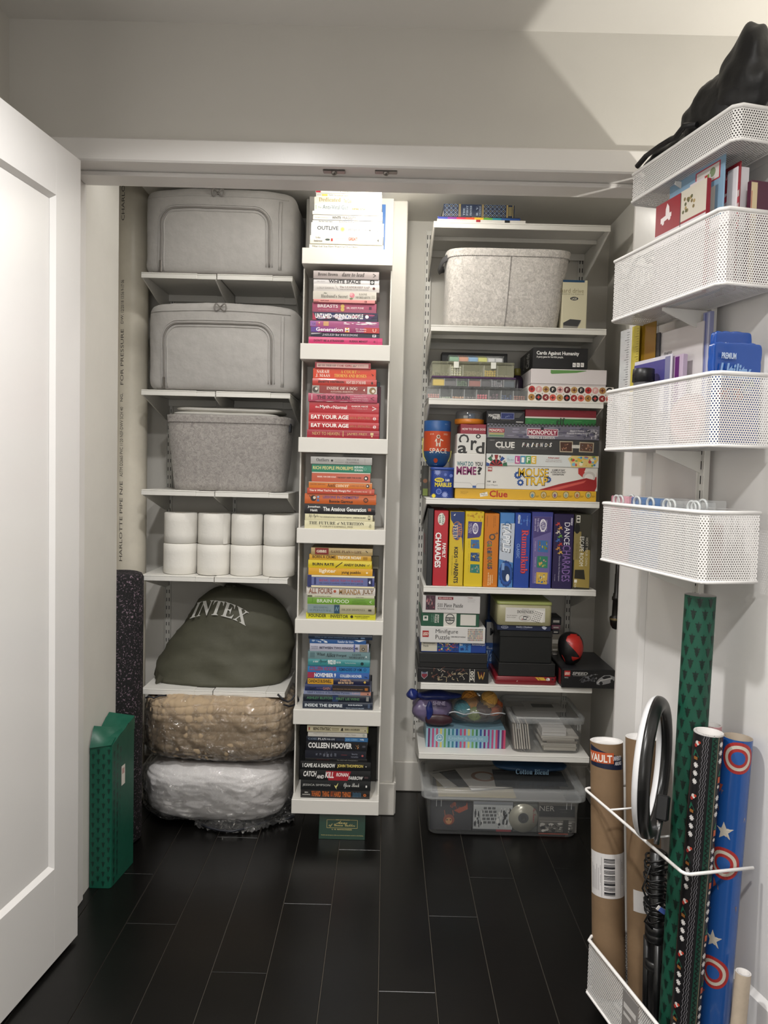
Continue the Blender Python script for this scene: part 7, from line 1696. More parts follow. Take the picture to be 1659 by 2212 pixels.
z = sheets('paper_bundle', 'pale paper bundle in the shelf bin, %s from the bottom', xm - .02, bx1 - .022, YRS + .035, .19, z7 + .008, 6, .0085, ['#c2bcb0', '#b3aca0', '#c9c3b8', '#8f877c', '#bdb6aa', '#d0cac0'], PG, 3)
for i in range(7):
    x = bx0 + .022 + i * .0085
    t = thing('paper_folder', 'upright folder leaning in the shelf bin, %s from the left' % ['first', 'second', 'third', 'fourth', 'fifth', 'sixth', 'seventh'][i], 'folder', (x, YRS + .04, z7 + .008), 0, 'folders in the clear bin on the shelf')
    MB().prism([(0, 0), (.0055, 0), (-.0 + .0055 - .012, hb * .8), (-.012, hb * .8)], 1, 0, .2, M(['#9a8f84', '#bdb5a8', '#5c4a42', '#c4bdb2', '#8a7c70', '#3a3230', '#a89c8c'][i], .8)).build('cover', t, world=False)
    MB().prism([(.0008, .002), (.0047, .002), (.0047 - .0115, hb * .79), (.0008 - .0115, hb * .79)], 1, -.0008, .0, M('#cfc9be', .8)).build('sheet_edges', t, world=False)
t = thing('envelope_stack', 'white envelope block lying on the papers in the shelf bin', 'paper', (xm + .02, YRS + .036, z), 0)
MB().cbox(-.038, .048, 0, .12, .0005, .030, M('#d3d0cc', .8), .001).build('envelopes', t, world=False); MB().cbox(-.034, .044, -.0006, -.0001, .012, .014, M('#a5a098', .8), .0001).build('edge_line', t, world=False)
t = thing('paper_sheet', 'large white sheet lying on top inside the shelf bin', 'paper', (xm, YRS + .06, z7 + hb * .93), 0)
m = MB(); m.cbox(-.10, .055, .02, .16, 0, .001, M('#cbc8c4', .8), .0002).cbox(-.05, .09, .10, .21, .0012, .0022, M('#d6d3ce', .8), .0002); m.build('sheets', t, world=False)
m = MB(); m.cbox(-.02, .06, .15, .19, .0023, .0026, M('#3a3a3a', .6), .0001); m.build('printed_picture', t, world=False)

# floor bin
YF = 2.62
fx0 = P(x9(188), y9(1000), YF).x; fx1 = P(x9(1306), y9(1010), YF).x
fx0 = P(925, 1790, YF).x; fx1 = P(1248, 1795, YF).x
fh = P(1080, 1712, YF).z + .012
ft, hbF = bin_('floor_bin', 'large clear bin of discs and papers on the floor under the right shelves', fx0 - .012, fx1 + .012, YF, .34, .0008, fh, .036, .95, .03, ov=.010)
dz0 = .012; yd = YF + .022; hD = hbF - .03
def cdbox(xa, xb, label, col, pf, cat='case', tilt=0):
    A = P(x9(xa), y9(960), yd).x; B = P(x9(xb), y9(960), yd).x; w = B - A
    t = thing('disc_case', label, 'disc case', ((A + B) / 2, yd, dz0), 0, 'cases standing in the floor bin')
    MB().cbox(-w / 2, w / 2, 0, .011, .0003, hD, M(col, .35), .001).build('case', t, world=False)
    pr = front(-w / 2, w / 2, 0, 0, hD); pf(C6(pr, xa, xb, 855, 1105, .02)); pr.build('cover_print', t, world=False)
def cd1(c):
    c.s(345, 485, 860, 960, ['#7a3a28', '#a35032', '#5a2a22', '#8a4630'], 14, 3); c.g([(380, 940), (470, 900), (478, 870), (485, 930), (420, 965)], '#a84a2c'); c.d(345, 1020, 42, '#8a4028', 46).d(345, 1030, 24, '#c08a5a', 28).d(332, 1022, 6, '#2a1a1a').d(358, 1022, 6, '#2a1a1a'); c.l([(310, 940), (318, 990)], 5, '#a85a3a').l([(372, 940), (380, 985)], 5, '#a85a3a')
def cd2(c):
    c.r(525, 822, 858, 884, '#8f9398').r(527, 820, 886, 1092, '#b9bcbc')
    for i in range(13):
        for j in range(5):
            if (i * 3 + j) % 4: c.r(596 + i * 8, 602 + i * 8, 905 + j * 30, 925 + j * 30, '#1e1f22')
    c.s(690, 815, 900, 1088, ['#1e1f22', '#2a2c30', '#d0d2d0', '#4a4c50', '#e0e0dc'], 46, 6, (.06, .2)); c.s(530, 600, 900, 1085, ['#1e1f22', '#3a3c40', '#d0d2d0'], 30, 9, (.1, .25)); c.r(700, 812, 1094, 1112, '#8e3038')
def cd3(c):
    c.r(1018, 1285, 880, 975, '#2f2f30').t('NER', 1020, 1132, 882, 925, '#b0aca4', '').t('photographs', 1170, 1240, 908, 914, '#8a8680').t('edited by', 1180, 1230, 930, 936, '#8a8680'); c.r(1018, 1290, 985, 1000, '#77746e').r(1025, 1290, 1008, 1018, '#8f8b84'); c.s(1020, 1280, 1020, 1110, ['#1f1f20', '#4a4845', '#c4c0b8', '#8a867e', '#d8d4cc', '#2c2b2a'], 40, 4, (.05, .2)); c.t('BLIN', 1076, 1158, 1040, 1062, '#2a2a2a', 'rb'); c.r(1200, 1240, 1000, 1110, '#3f3d3a').r(1018, 1240, 1112, 1122, '#a04a38')
cdbox(205, 515, 'dark case with a red skull-like figure at the left of the floor bin', '#2a2a30', cd1)
cdbox(522, 822, 'black and white printed case in the middle of the floor bin', '#33353a', cd2)
cdbox(1012, 1302, 'grey photograph book with an orange edge at the right of the floor bin', '#6a6762', cd3)
A = P(x9(900), y9(1002), yd - .004)
rD = 111 / K9 * yd / FPX
cA = Vector((A.x, yd - .004, max(A.z, dz0 + rD)))
t = thing('compact_disc', 'silver disc with red handwriting in the floor bin', 'disc', tuple(cA))
MB().lathe([(rD * .14, 0), (rD, 0), (rD, .0012), (rD * .14, .0012), (rD * .14, 0)], cA, M('#b9b7a8', .25, metal=.35), 48, axis=(0, 1, 0)).build('disc', t)
MB().lathe([(rD * .14, -.0002), (rD * .36, -.0002)], cA, M('#77797a', .2, metal=.6), 40, axis=(0, 1, 0)).build('hub_ring', t)
pr = front(cA.x - rD, cA.x + rD, cA.y - .0005, cA.z - rD, cA.z + rD); pr.text('Our Summer', .82, .93, .35, .85, '#9a3a40', 'sc', rot=-90); pr.build('handwriting', t)
cdbox(826, 1008, 'grey case behind the silver disc', '#5a5c58', lambda c: c.r(830, 1004, 870, 890, '#6f716c'))
t = thing('paper_stack', 'stack of paper filling the floor bin behind the cases', 'paper', ((fx0 + fx1) / 2, YF + .05, dz0)); MB().cbox(-(fx1 - fx0) * .44, (fx1 - fx0) * .44, 0, .24, 0, hbF - .03, M('#4f4b46', .8), .002).build('sheets', t, world=False); MB().cbox(-(fx1 - fx0) * .43, (fx1 - fx0) * .1, .0, .2, hbF - .0298, hbF - .025, M('#8a7a4a', .8), .001).build('folder', t, world=False)
PS = 'loose sheets on the papers in the floor bin'
zt0 = dz0 + hbF - .022
for i, (px, py, w, d, rz, col, lab) in enumerate(((350, 640, .12, .15, .35, '#dcd8d0', 'white sheet tilted at the left inside the floor bin'), (420, 650, .10, .15, .42, '#3a3836', 'dark sheet between the white sheets in the floor bin'), (600, 660, .17, .20, .22, '#e2ded8', 'white drawing sheet in the middle of the floor bin'), (840, 700, .16, .16, -.05, '#2c2b2e', 'dark photograph sheet in the middle of the floor bin'), (1000, 640, .18, .14, -.04, '#1f2430', 'dark navy folder at the right inside the floor bin'))):
    q = PZ(x9(px), y9(py), zt0 + .002 * i); q.y = min(max(q.y, YF + .13), YF + .20)
    t = thing('loose_sheet', lab, 'paper', (q.x, q.y, zt0 + .0022 * i), rz, PS)
    MB().cbox(-w / 2, w / 2, -d / 2, d / 2, 0, .0012, M(col, .7), .0003).build('sheet', t, world=False)
    if i == 2:
        pr = Print(planemap((-w / 2, -d / 2, .0012), (w, 0, 0), (0, d, 0)), w / d); pr.disc(.5, .55, .28, '#a8785a', hole=.7); pr.disc(.7, .45, .08, '#b8884a'); pr.build('drawing', t, world=False)
    else:
        pr = Print(planemap((-w / 2, -d / 2, .0012), (w, 0, 0), (0, d, 0)), w / d); pr.rect(.08, .92, .86, .90, '#8f8a84' if i in (0,) else '#4a4a4e'); pr.build('printed_line', t, world=False)
q = P(x9(960), y9(590), YF + .14)
t = thing('blue_pouch', 'dark blue soft pouch on the lid of the floor bin', 'pouch', (q.x, YF + .2, fh)); m = MB(); soft(m, (q.x, YF + .20, fh + .021), .135, .075, .020, 3, 2, M('#1f3f60', .5), 22, lambda p: .1 * nz(p, 22)); m.build('pouch_body', t)
pr = front(q.x - .06, q.x + .06, YF + .118, fh + .006, fh + .030); pr.text('Cotton Blend', .0, 1, .1, .9, '#7fa0b8', 'rb'); pr.build('lettering', t)
# ================================================================== RIGHT DOOR: RACK, BASKETS AND WHAT THEY HOLD
HX, HY = .62, 2.006
DU = Vector((RD.x, RD.y, 0)); DV = Vector((-RD.y, RD.x, 0))      # along the leaf, and into the leaf
DROT = math.atan2(RD.y, RD.x)
TD = Matrix(((DU.x, DV.x, 0, HX), (DU.y, DV.y, 0, HY), (0, 0, 1, 0), (0, 0, 0, 1)))
def DR(px, py, yl):
    """where the sight line meets the plane standing yl off the leaf: (along the leaf, height)"""
    d = ray(px, py); n = DV
    h = Vector((HX, HY, CAM_H)) + n * yl - Vector((0, 0, CAM_H))
    t = (h.x * n.x + h.y * n.y) / (d.x * n.x + d.y * n.y)
    p = Vector((d.x * t, d.y * t, CAM_H + d.z * t))
    q = p - Vector((HX, HY, 0))
    return q.dot(DU), p.z
def DRX(px, py, xl):
    d = ray(px, py); h = Vector((HX, HY, 0)) + DU * xl
    t = (h.x * DU.x + h.y * DU.y) / (d.x * DU.x + d.y * DU.y)
    q = Vector((d.x * t, d.y * t, CAM_H + d.z * t)) - Vector((HX, HY, 0))
    return q.dot(DV), q.z
def esheet(name, label, cat, pl, pr_, pt, xl, th, col, pf=None, base='B2', rough=.45, group=None):
    """flat thing standing across the basket, its face turned to the near end"""
    ya, zt = DRX(pl, pt, xl); yb, _ = DRX(pr_, pt, xl); zb = BASKET[base][2] + .004; ya = max(ya, BASKET[base][4] + .008); yb = min(yb, -.018)
    p = TD @ Vector((xl, (ya + yb) / 2, zb)); t = thing(name, label, cat, tuple(p), DROT + math.pi / 2, group)
    w = (yb - ya) / 2; h = zt - zb
    MB().cbox(-w, w, 0, th, 0, h, M(col, rough), min(.001, th * .3)).build('body', t, world=False)
    if pf: pr = front(-w, w, 0, 0, h); pf(pr); pr.build('front_print', t, world=False)
    return t
def dthing(name, label, cat, x, y, z, group=None, rot=0.0):
    p = TD @ Vector((x, y, z))
    return thing(name, label, cat, tuple(p), DROT + rot, group)

def perforated(name, parent, O, U, V, mat, pitch=.0052, hole=.00158):
    """sheet of metal with rows of round holes, each hole a ring of six quads"""
    O, U, V = (np.array(q, float) for q in (O, U, V)); W, Hh_ = np.linalg.norm(U), np.linalg.norm(V)
    nx = max(1, round(W / pitch)); ny = max(1, round(Hh_ / (pitch * .87)))
    a, b = W / nx / 2, Hh_ / ny / 2
    cx = np.tile((np.arange(nx) + .5) * 2 * a, ny); row = np.repeat(np.arange(ny), nx); cy = (row + .5) * 2 * b
    sh = np.where(row % 2 == 1, a * .5, -a * .5)
    outer = np.array([(0, -1), (1, -1), (1, 1), (0, 1), (-1, 1), (-1, -1)], float) * (a, b)
    ang = np.radians([-90, -30, 30, 90, 150, 210]); inner = np.stack([np.cos(ang), np.sin(ang)], 1) * hole
    n = len(cx)
    P2 = np.zeros((n, 12, 2)); P2[:, :6, 0] = cx[:, None] + outer[None, :, 0]; P2[:, :6, 1] = cy[:, None] + outer[None, :, 1]
    P2[:, 6:, 0] = (cx + sh)[:, None] + inner[None, :, 0]; P2[:, 6:, 1] = cy[:, None] + inner[None, :, 1]
    u = (P2[..., 0] / W).reshape(-1); v = (P2[..., 1] / Hh_).reshape(-1)
    co = O[None] + u[:, None] * U[None] + v[:, None] * V[None]
    q = np.array([(i, (i + 1) % 6, 6 + (i + 1) % 6, 6 + i) for i in range(6)])
    faces = (q[None] + 12 * np.arange(n)[:, None, None]).reshape(-1)
    me = bpy.data.meshes.new(name)
    me.vertices.add(len(co)); me.vertices.foreach_set('co', co.astype(np.float32).reshape(-1))
    nf = n * 6
    me.loops.add(nf * 4); me.loops.foreach_set('vertex_index', faces.astype(np.int32))
    me.polygons.add(nf); me.polygons.foreach_set('loop_start', np.arange(nf, dtype=np.int32) * 4)
    me.materials.append(mat); me.update(calc_edges=True)
    o = bpy.data.objects.new(name, me); COL.objects.link(o); o.parent = parent
    o['kind'] = 'stuff'
    return o
WIRE = M('#e8e6e4', .35)
BASKET = {}
def basket(key, label, far_t, near_t, far_b, near_b, yl, depth):
    (xa, za), (xb, zb), (xc, zc), (xd, zd) = DR(*far_t, yl), DR(*near_t, yl), DR(*far_b, yl), DR(*near_b, yl)
    x0, x1 = (xa + xc) / 2, (xb + xd) / 2; z1, z0 = (za + zb) / 2, (zc + zd) / 2
    L = x1 - x0; h = z1 - z0
    t = dthing('mesh_basket', label, 'basket', (x0 + x1) / 2, yl, z0, 'white mesh baskets on the right door')
    X = L / 2; e = .012
    # panels with small bevelled corners
    perforated('front_mesh', t, (-X + e, 0, .004), (L - 2 * e, 0, 0), (0, 0, h - .008), WIRE)
    perforated('rear_mesh', t, (-X + .002, depth, .004), (L - .004, 0, 0), (0, 0, h - .008), WIRE)
    for s, nm_ in ((-1, 'end_mesh'), (1, 'end_mesh')):
        perforated(nm_, t, (s * X, e, .004), (0, depth - e, 0), (0, 0, h - .008), WIRE)
        perforated('corner_mesh', t, (s * (X - e), 0, .004), (s * e, e, 0), (0, 0, h - .008), WIRE)
    perforated('bottom_mesh', t, (-X + .003, .003, .0012), (L - .006, 0, 0), (0, depth - .004, 0), WIRE)
    m = MB()
    loop = [(-X + e, 0), (X - e, 0), (X, e), (X, depth), (-X, depth), (-X, e)]
    m.tube([(x, y, h - .003) for x, y in loop], .0042, WIRE, 8, closed=True); m.build('top_rim', t, world=False)
    m = MB(); m.tube([(x, y, .003) for x, y in loop], .0034, WIRE, 8, closed=True); m.build('bottom_rim', t, world=False)
    BASKET[key] = (x0, x1, z0, z1, yl, depth)
    return t
b1 = basket('B1', 'shallow white mesh basket holding a black bag, highest on the right door', (1361, 397), (1592, 200), (1359, 460), (1592, 279), -.118, .10)
b2 = basket('B2', 'white mesh basket of greeting cards, second from the top of the right door', (1322, 571), (1560, 440), (1318, 703), (1560, 606), -.135, .12)
b3 = basket('B3', 'white mesh basket of rulers and blue packets, third from the top of the right door', (1306, 847), (1546, 799), (1304, 976), (1540, 963), -.135, .12)
b4 = basket('B4', 'white mesh basket of clear bead boxes, just above the wrapping rolls', (1297, 1084), (1519, 1103), (1295, 1209), (1516, 1264), -.138, .123)
ylb = -.160
xa, za = DR(1266, 2020, ylb); xb, zb = DR(1264, 2140, ylb); xn, zn = DR(1480, 1890, ylb)
L5 = .44; x05 = (xa + xb) / 2; z05 = max(zb, .004); h5 = za - z05
t = dthing('mesh_basket', 'white mesh basket near the floor holding the wrapping rolls', 'basket', x05 + L5 / 2, ylb, z05, 'white mesh baskets on the right door')
X = L5 / 2; e = .012; dp5 = .145
perforated('front_mesh', t, (-X + e, 0, .004), (L5 - 2 * e, 0, 0), (0, 0, h5 - .008), WIRE)
for s in (-1, 1):
    perforated('end_mesh', t, (s * X, e, .004), (0, dp5 - e, 0), (0, 0, h5 - .008), WIRE); perforated('corner_mesh', t, (s * (X - e), 0, .004), (s * e, e, 0), (0, 0, h5 - .008), WIRE)
perforated('rear_mesh', t, (-X, dp5, .004), (L5, 0, 0), (0, 0, h5 - .008), WIRE); perforated('bottom_mesh', t, (-X, .003, .0012), (L5, 0, 0), (0, dp5 - .004, 0), WIRE)
loop = [(-X + e, 0), (X - e, 0), (X, e), (X, dp5), (-X, dp5), (-X, e)]
MB().tube([(x, y, h5 - .003) for x, y in loop], .0042, WIRE, 8, closed=True).build('top_rim', t, world=False); MB().tube([(x, y, .003) for x, y in loop], .0034, WIRE, 8, closed=True).build('bottom_rim', t, world=False)
m = MB(); lx = DR(1362, 2200, ylb)[0] - (x05 + X)
m.cbox(lx - .03, lx + .03, -.0025, -.001, h5 - .095, h5 - .012, M('#8a8684', .5), .0003); tg = m.build('price_tag', t, world=False)
pr = front(lx - .03, lx + .03, -.0026, h5 - .095, h5 - .012); pr.rect(.1, .9, .55, .7, '#d6d3d0').rect(.1, .6, .35, .45, '#d6d3d0'); pr.build('tag_print', tg, world=False)
# slotted rail down the leaf, with brackets and the wire hoop
xr, _ = DR(1515, 1000, -.012)
rk = dthing('door_rail', 'white slotted rail fixed down the middle of the right door', 'shelf rail', xr, 0, .02)
m = MB(); m.cbox(-.0135, -.0105, -.014, -.0003, .0, 1.98, SHW, .0006).cbox(.0105, .0135, -.014, -.0003, .0, 1.98, SHW, .0006).cbox(-.0105, .0105, -.0085, -.0003, .0, 1.98, SHW, .0006); m.build('channel', rk, world=False)
m = MB()
for i in range(60):
    for dx in (-.005, .005): m.box(dx - .0013, dx + .0013, -.0092, -.0086, .02 + i * .032, .02 + i * .032 + .018, DARK)
tag(m.build('slots', rk, world=False), kind='stuff')
for k in ('B1', 'B2', 'B3', 'B4'):
    z0 = BASKET[k][2] - .02; dd = -BASKET[k][4] - .012
    MB().prism([(-.0145, z0 - .048), (-.0145, z0 - .0015), (-dd, z0 - .0015), (-dd, z0 - .008)], 0, -.0016, .0016, SHW).build('bracket_arm', rk, world=False)
hp_ = dthing('wire_hoop', 'white wire hoop corralling the wrapping rolls on the right door', 'rack', (DR(1262, 1690, ylb)[0] + xn) / 2, ylb, zn)
xl = DR(1262, 1690, ylb)[0]; hl = (xn - xl) / 2
m = MB(); c_ = .012
m.tube([(-hl, .15, 0), (-hl, c_, 0), (-hl + c_ * .3, c_ * .3, 0), (-hl + c_, 0, 0), (hl - c_, 0, 0), (hl - c_ * .3, c_ * .3, 0), (hl, c_, 0), (hl, .15, 0)], .0034, WIRE, 8); m.build('outer_wire', hp_, world=False)
for px, py in ((1316, 1746), (1388, 1812)):
    xx = DR(px, py, ylb)[0] - (xn + xl) / 2; MB().tube([(xx, 0, 0), (xx, .15, 0)], .0024, WIRE, 6).build('cross_wire', hp_, world=False)

def dsoft(name, parent, x, y, z, a, b, c, mat, n1=2.6, n2=2.2, res=18, disp=None, shape=None):
    m = MB(TD); soft(m, (x, y, z), a, b, c, n1, n2, mat, res, disp, shape)
    for i, p in enumerate(m.v): pass
    return m.build(name, parent) if False else _abs(m, name, parent)
def _abs(m, name, parent):
    """mesh given in world coordinates under a turned parent: bring it into the parent's own frame"""
    R = (Matrix.Translation(parent.location) @ Matrix.Rotation(parent.rotation_euler.z, 4, 'Z')).inverted()
    m.v = [tuple(R @ Vector(p)) for p in m.v]
    return m.build(name, parent, world=False)
# black bag in the highest basket
x0, x1, z0, z1, yl, dp = BASKET['B1']
BLKF = M('#08080a', .5, bump=.5, bscale=60)
t = dthing('black_bag', 'shiny black fabric bag slumped in the highest basket', 'bag', (x0 + x1) / 2, yl, z0 + .005)
m = MB(TD)
ym_ = yl + dp / 2
soft(m, ((x0 + x1) / 2, ym_, z0 + .052), (x1 - x0) * .47, dp * .42, .048, 4, 2.4, BLKF, 26, lambda p: .08 * nz(p, 24, 3))
soft(m, (x0 + .11, ym_ - .005, z1 + .005), .10, dp * .42, .034, 2.4, 2, BLKF, 20, lambda p: .16 * nz(p, 30, 1))
soft(m, (x0 + .245, ym_, z1 + .035), .10, dp * .44, .072, 2.4, 2, BLKF, 26, lambda p: .16 * nz(p, 26, 5) + .05 * nz(p, 60, 2), lambda p: Vector((p.x, p.y, p.z * (1 + .5 * max(0, p.x / .1)))))
soft(m, (x1 - .055, ym_, z1 + .058), .066, dp * .42, .078, 2.2, 2, BLKF, 24, lambda p: .14 * nz(p, 30, 8), lambda p: Vector((p.x + .012 * max(0, p.z / .1), p.y, p.z * (1 + .5 * max(0, p.z / .075) * max(0, .5 + p.x / .06)))))
_abs(m, 'bag_body', t)
m = MB(TD); m.tube([Vector((x0 + .04 + .03 * k, yl - .008 + .005 * math.sin(k * 2), z1 + .004 + .014 * abs(math.sin(k * 1.3)))) for k in range(8)], .006, BLKF, 6); _abs(m, 'strap', t)

def sheet(name, label, cat, pts, yo, th, col, pf=None, group=None, tilt=0.0, base='B2', rough=.45):
    """flat thing standing parallel to the leaf; pts are picture corners (left, right, top at left, bottom)"""
    pl, pr_, pt, pb = pts
    xa, zt = DR(pl, pt, yo); xb, _ = DR(pr_, pt - (pr_ - pl) * .4, yo)
    zb = BASKET[base][2] + .004 if pb is None else DR(pl, pb, yo)[1]
    t = dthing(name, label, cat, (xa + xb) / 2, yo, zb, group)
    w = (xb - xa) / 2; h = zt - zb
    m = MB(); m.cbox(-w, w, 0, th, 0, h, M(col, rough), min(.001, th * .3)); m.build('card_body' if cat in ('card', 'paper') else 'body', t, world=False)
    if pf:
        pr = front(-w, w, 0, 0, h); pf(pr); pr.build('front_print', t, world=False)
    return t
GC_ = 'greeting cards in the mesh basket'
def redcard(pr):
    pr.rect(.52, 1, .72, 1, '#c9c2b4').rect(0, 1, 0, .70, '#cfc8cc').rect(.515, .53, .0, .99, '#4a3a3a')
    rnd = random.Random(3)
    for i in range(14): pr.disc(.66 + rnd.uniform(-.1, .14), .86 + rnd.uniform(-.06, .06), .022, rnd.choice(['#7a6a44', '#5a5a3a', '#a08a5a']), n=8)
    pr.poly([(.12, .80), (.34, .83), (.34, .87), (.30, .87), (.29, .93), (.25, .97), (.22, .92), (.22, .86), (.12, .85)], '#e0d6d6'); pr.disc(.17, .80, .025, '#e0d6d6'); pr.disc(.30, .82, .025, '#e0d6d6')
sheet('greeting_card', 'red and white greeting card set in front in the second basket', 'card', (1417, 1527, 447, None), -.118, .010, '#8e1f2c', redcard, GC_)
sheet('card_envelope', 'white envelope with a red and green edge behind the red and white card set', 'card', (1490, 1532, 400, None), -.104, .004, '#cfc6ca', lambda pr: (pr.rect(.78, .92, .5, 1, '#a3282c'), pr.rect(.92, 1, .5, 1, '#6a8a44')), GC_)
def bluecard(pr):
    pr.rect(.50, .93, .84, .97, '#a83040').rect(.52, .91, .85, .96, '#cfcac6'); pr.disc(.8, .91, .05, '#7a8a6a'); pr.disc(.66, .89, .03, '#a8443c'); pr.rect(.6, .86, .62, .80, '#c9c6be'); pr.disc(.73, .7, .02, '#a8443c')
sheet('greeting_card', 'tall pale blue greeting card with a white tag in the second basket', 'card', (1447, 1566, 402, None), -.092, .003, '#7f9fb8', bluecard, GC_)
def stripec(pr):
    pr.rect(0, 1, .0, .80, '#b9a8a8')
    for i in range(7): pr.poly([(0, .1 + .1 * i), (1, .18 + .1 * i), (1, .23 + .1 * i), (0, .15 + .1 * i)], '#a03440')
    pr.text('JOY', .2, .5, .90, .95, '#d0a0a4', 'rb')
sheet('greeting_card', 'dark red greeting card with candy stripes at the right of the second basket', 'card', (1556, 1600, 372, None), -.070, .003, '#8a1f2a', stripec, GC_)
esheet('card_box', 'slim white box standing at the right of the second basket', 'box', 1594, 1620, 358, BASKET['B2'][1] - .05, .03, '#d6d2d6', lambda pr: pr.rect(.1, .14, .05, .95, '#b9b4b8'))
esheet('notebook', 'maroon notebook with a cream edge at the right of the second basket', 'notebook', 1624, 1668, 388, BASKET['B2'][1] - .02, .012, '#4a1a30', lambda pr: (pr.rect(0, .3, 0, .98, '#c9b894'), pr.rect(.02, .05, .0, .9, '#a3302c')))
x0, x1, z0, z1, yl, dp = BASKET['B2']
t = dthing('plastic_bag', 'crumpled clear bag at the far end of the second basket', 'bag', x0 + .07, -.07, z0 + .004)
m = MB(TD); soft(m, (x0 + .065, -.072, z0 + .078), .055, .045, .073, 2.6, 2.4, WRAP, 20, lambda p: .14 * nz(p, 28, 3) + .07 * abs(nz(p, 60, 1))); _abs(m, 'bag_film', t)
m = MB(TD); soft(m, (x0 + .065, -.07, z0 + .05), .035, .028, .04, 2.4, 2.2, M('#b9b2aa', .6), 12, lambda p: .1 * nz(p, 40)); _abs(m, 'bag_contents', t)
MB().cbox(-.003, .003, -.003, .003, 0, .001, WIRE)
sheet('paper_stack', 'stack of white sheets showing through the front of the second basket', 'paper', (1440, 1590, 520, None), -.118 + .012 + .001, .0012, '#d2cccf', lambda pr: pr.rect(.45, .75, .2, .8, '#b98a92'))
# third basket
x0, x1, z0, z1, yl, dp = BASKET['B3']
def clear_ruler(label, pl, pr_, pt, yo, col, mat, marks):
    xa, zt = DR(pl, pt, yo); xb, _ = DR(pr_, pt - 8, yo); zb = z0 + .004
    t = dthing('ruler', label, 'ruler', (xa + xb) / 2, yo, zb, 'rulers in the third basket'); w = (xb - xa) / 2; h = zt - zb
    MB().cbox(-w, w, 0, .0022, 0, h, mat, .0004).build('blade', t, world=False)
    pr = front(-w, w, 0, 0, h)
    for i in range(48): pr.rect(.70 if i % 4 else .5, .96, .02 + i * .0202, .023 + i * .0202, marks)
    pr.build('graduations', t, world=False)
GOLD = M('#8a6a1c', .18, metal=.75)
clear_ruler('clear ruler with black marks at the far end of the third basket', 1341, 1362, 716, -.062, '#ffffff', film('ruler_plastic', '#e6e9ea', .45, .1, .6), '#33363a')
clear_ruler('yellow ruler beside the clear ruler in the third basket', 1366, 1382, 706, -.056, '#b9a02c', M('#c4b44a', .3), '#6a5a1c')
sheet('gold_card', 'shiny gold card behind the rulers', 'card', (1374, 1418, 706, None), -.048, .002, '#8a6a1c', lambda pr: pr.rect(.06, .10, 0, 1, '#c9a84a'), rough=.15, base='B3')
MB()
def binder(pr): pr.text('memo', .18, .36, .80, .825, '#6a686a', 'sb').disc(.06, .72, .015, '#2a2a2c').line([(.02, .98), (.02, .02)], .004, '#9a979a')
sheet('binder', 'large pale grey binder in the middle of the third basket', 'binder', (1420, 1521, 722, None), -.040, .022, '#cfcaca', binder, base='B3')
sheet('binder', 'dark edged white folder just left of the pale grey binder', 'binder', (1410, 1425, 722, None), -.046, .004, '#34343a', lambda pr: pr.rect(.0, .35, 0, 1, '#c9c6c8'), base='B3')
sheet('divider_folder', 'lilac folder standing at the right of the pale grey binder', 'folder', (1519, 1535, 676, None), -.036, .010, '#8f93b8', lambda pr: (pr.rect(.3, .5, .02, .99, '#5a62a0'), pr.rect(.75, .95, .02, .99, '#b9bccf')), base='B3')
sheet('greeting_card', 'purple and white card in a clear sleeve in the third basket', 'card', (1371, 1452, 783, None), -.074, .004, '#c9c6d0', lambda pr: (pr.rect(0, .84, .68, .96, '#4a4686'), pr.rect(.84, .97, .3, .98, '#7a7a9a')), base='B3')
sheet('notebook', 'mauve notebook with a plum edge in the third basket', 'notebook', (1440, 1476, 772, None), -.066, .012, '#b5a3b8', lambda pr: pr.rect(.55, .80, .0, .98, '#5a1f66'), base='B3')
cpx, cpz = DR(1389, 797, -.108)
t = dthing('black_lid_jar', 'round ribbed black cap rising from the front of the third basket', 'jar', cpx, -.106, z0 + .004)
cap = M('#151517', .4); rj = .0235; hj = cpz - z0 - .004
m = MB(); m.lathe([(rj * .9, 0), (rj * .9, hj - .03)], (0, 0, 0), M('#5a5a5e', .3), 28, True); m.build('jar_body', t, world=False)
m = MB()
N = 48; m.loft([[(( rj + (.0008 if i % 2 else 0)) * math.cos(6.2832 * i / N), (rj + (.0008 if i % 2 else 0)) * math.sin(6.2832 * i / N), z) for i in range(N)] for z in (hj - .0295, hj - .013)], cap, True, False); m.lathe([(rj * 1.02, hj - .0129), (rj * 1.0, hj - .001), (rj * .94, hj), (.001, hj)], (0, 0, 0), cap, 40); m.build('ribbed_lid', t, world=False)
BLUEF = M('#15489a', .22, coat=.3)
def bluebag(label, px0_, px1_, pt, yo, sd):
    ya, zt = DRX(px0_, pt, yo); yb, _ = DRX(px1_, pt, yo); zb = z0 + .005; h = zt - zb; ya = max(ya, yl + .010); yb = min(yb, -.020)
    p = TD @ Vector((yo, (ya + yb) / 2, zb)); t = thing('supply_packet', label, 'packet', tuple(p), DROT + math.pi / 2, 'blue packets in the third basket'); w = (yb - ya) / 2
    m = MB(); soft(m, (0, .006, h / 2), w, .009, h / 2, 16, 22, BLUEF, 30, lambda p: .03 * nz(p, 22, sd) + .04 * abs(nz(p, 50, sd))); m.build('foil_packet', t, world=False)
    pr = front(-w, w, -.0085, 0, h); pr.text('PREMIUM', .12, .42, .84, .90, '#b9c9e0', 'sb'); pr.text('Utility', .10, .75, .60, .80, '#7fa3d0', 'sbi'); pr.text('HAIR TIES', .06, .60, .45, .56, '#a83a3a', 'sb')
    c = pr; rnd = random.Random(sd)
    for i in range(10): c.poly([(.50 + rnd.uniform(0, .35), .50 + rnd.uniform(0, .2)) for _ in range(3)], rnd.choice(['#8a9a8a', '#a8504a', '#c9ccd0', '#3a6ab0', '#6a8a7a']))
    pr.build('packet_print', t, world=False)
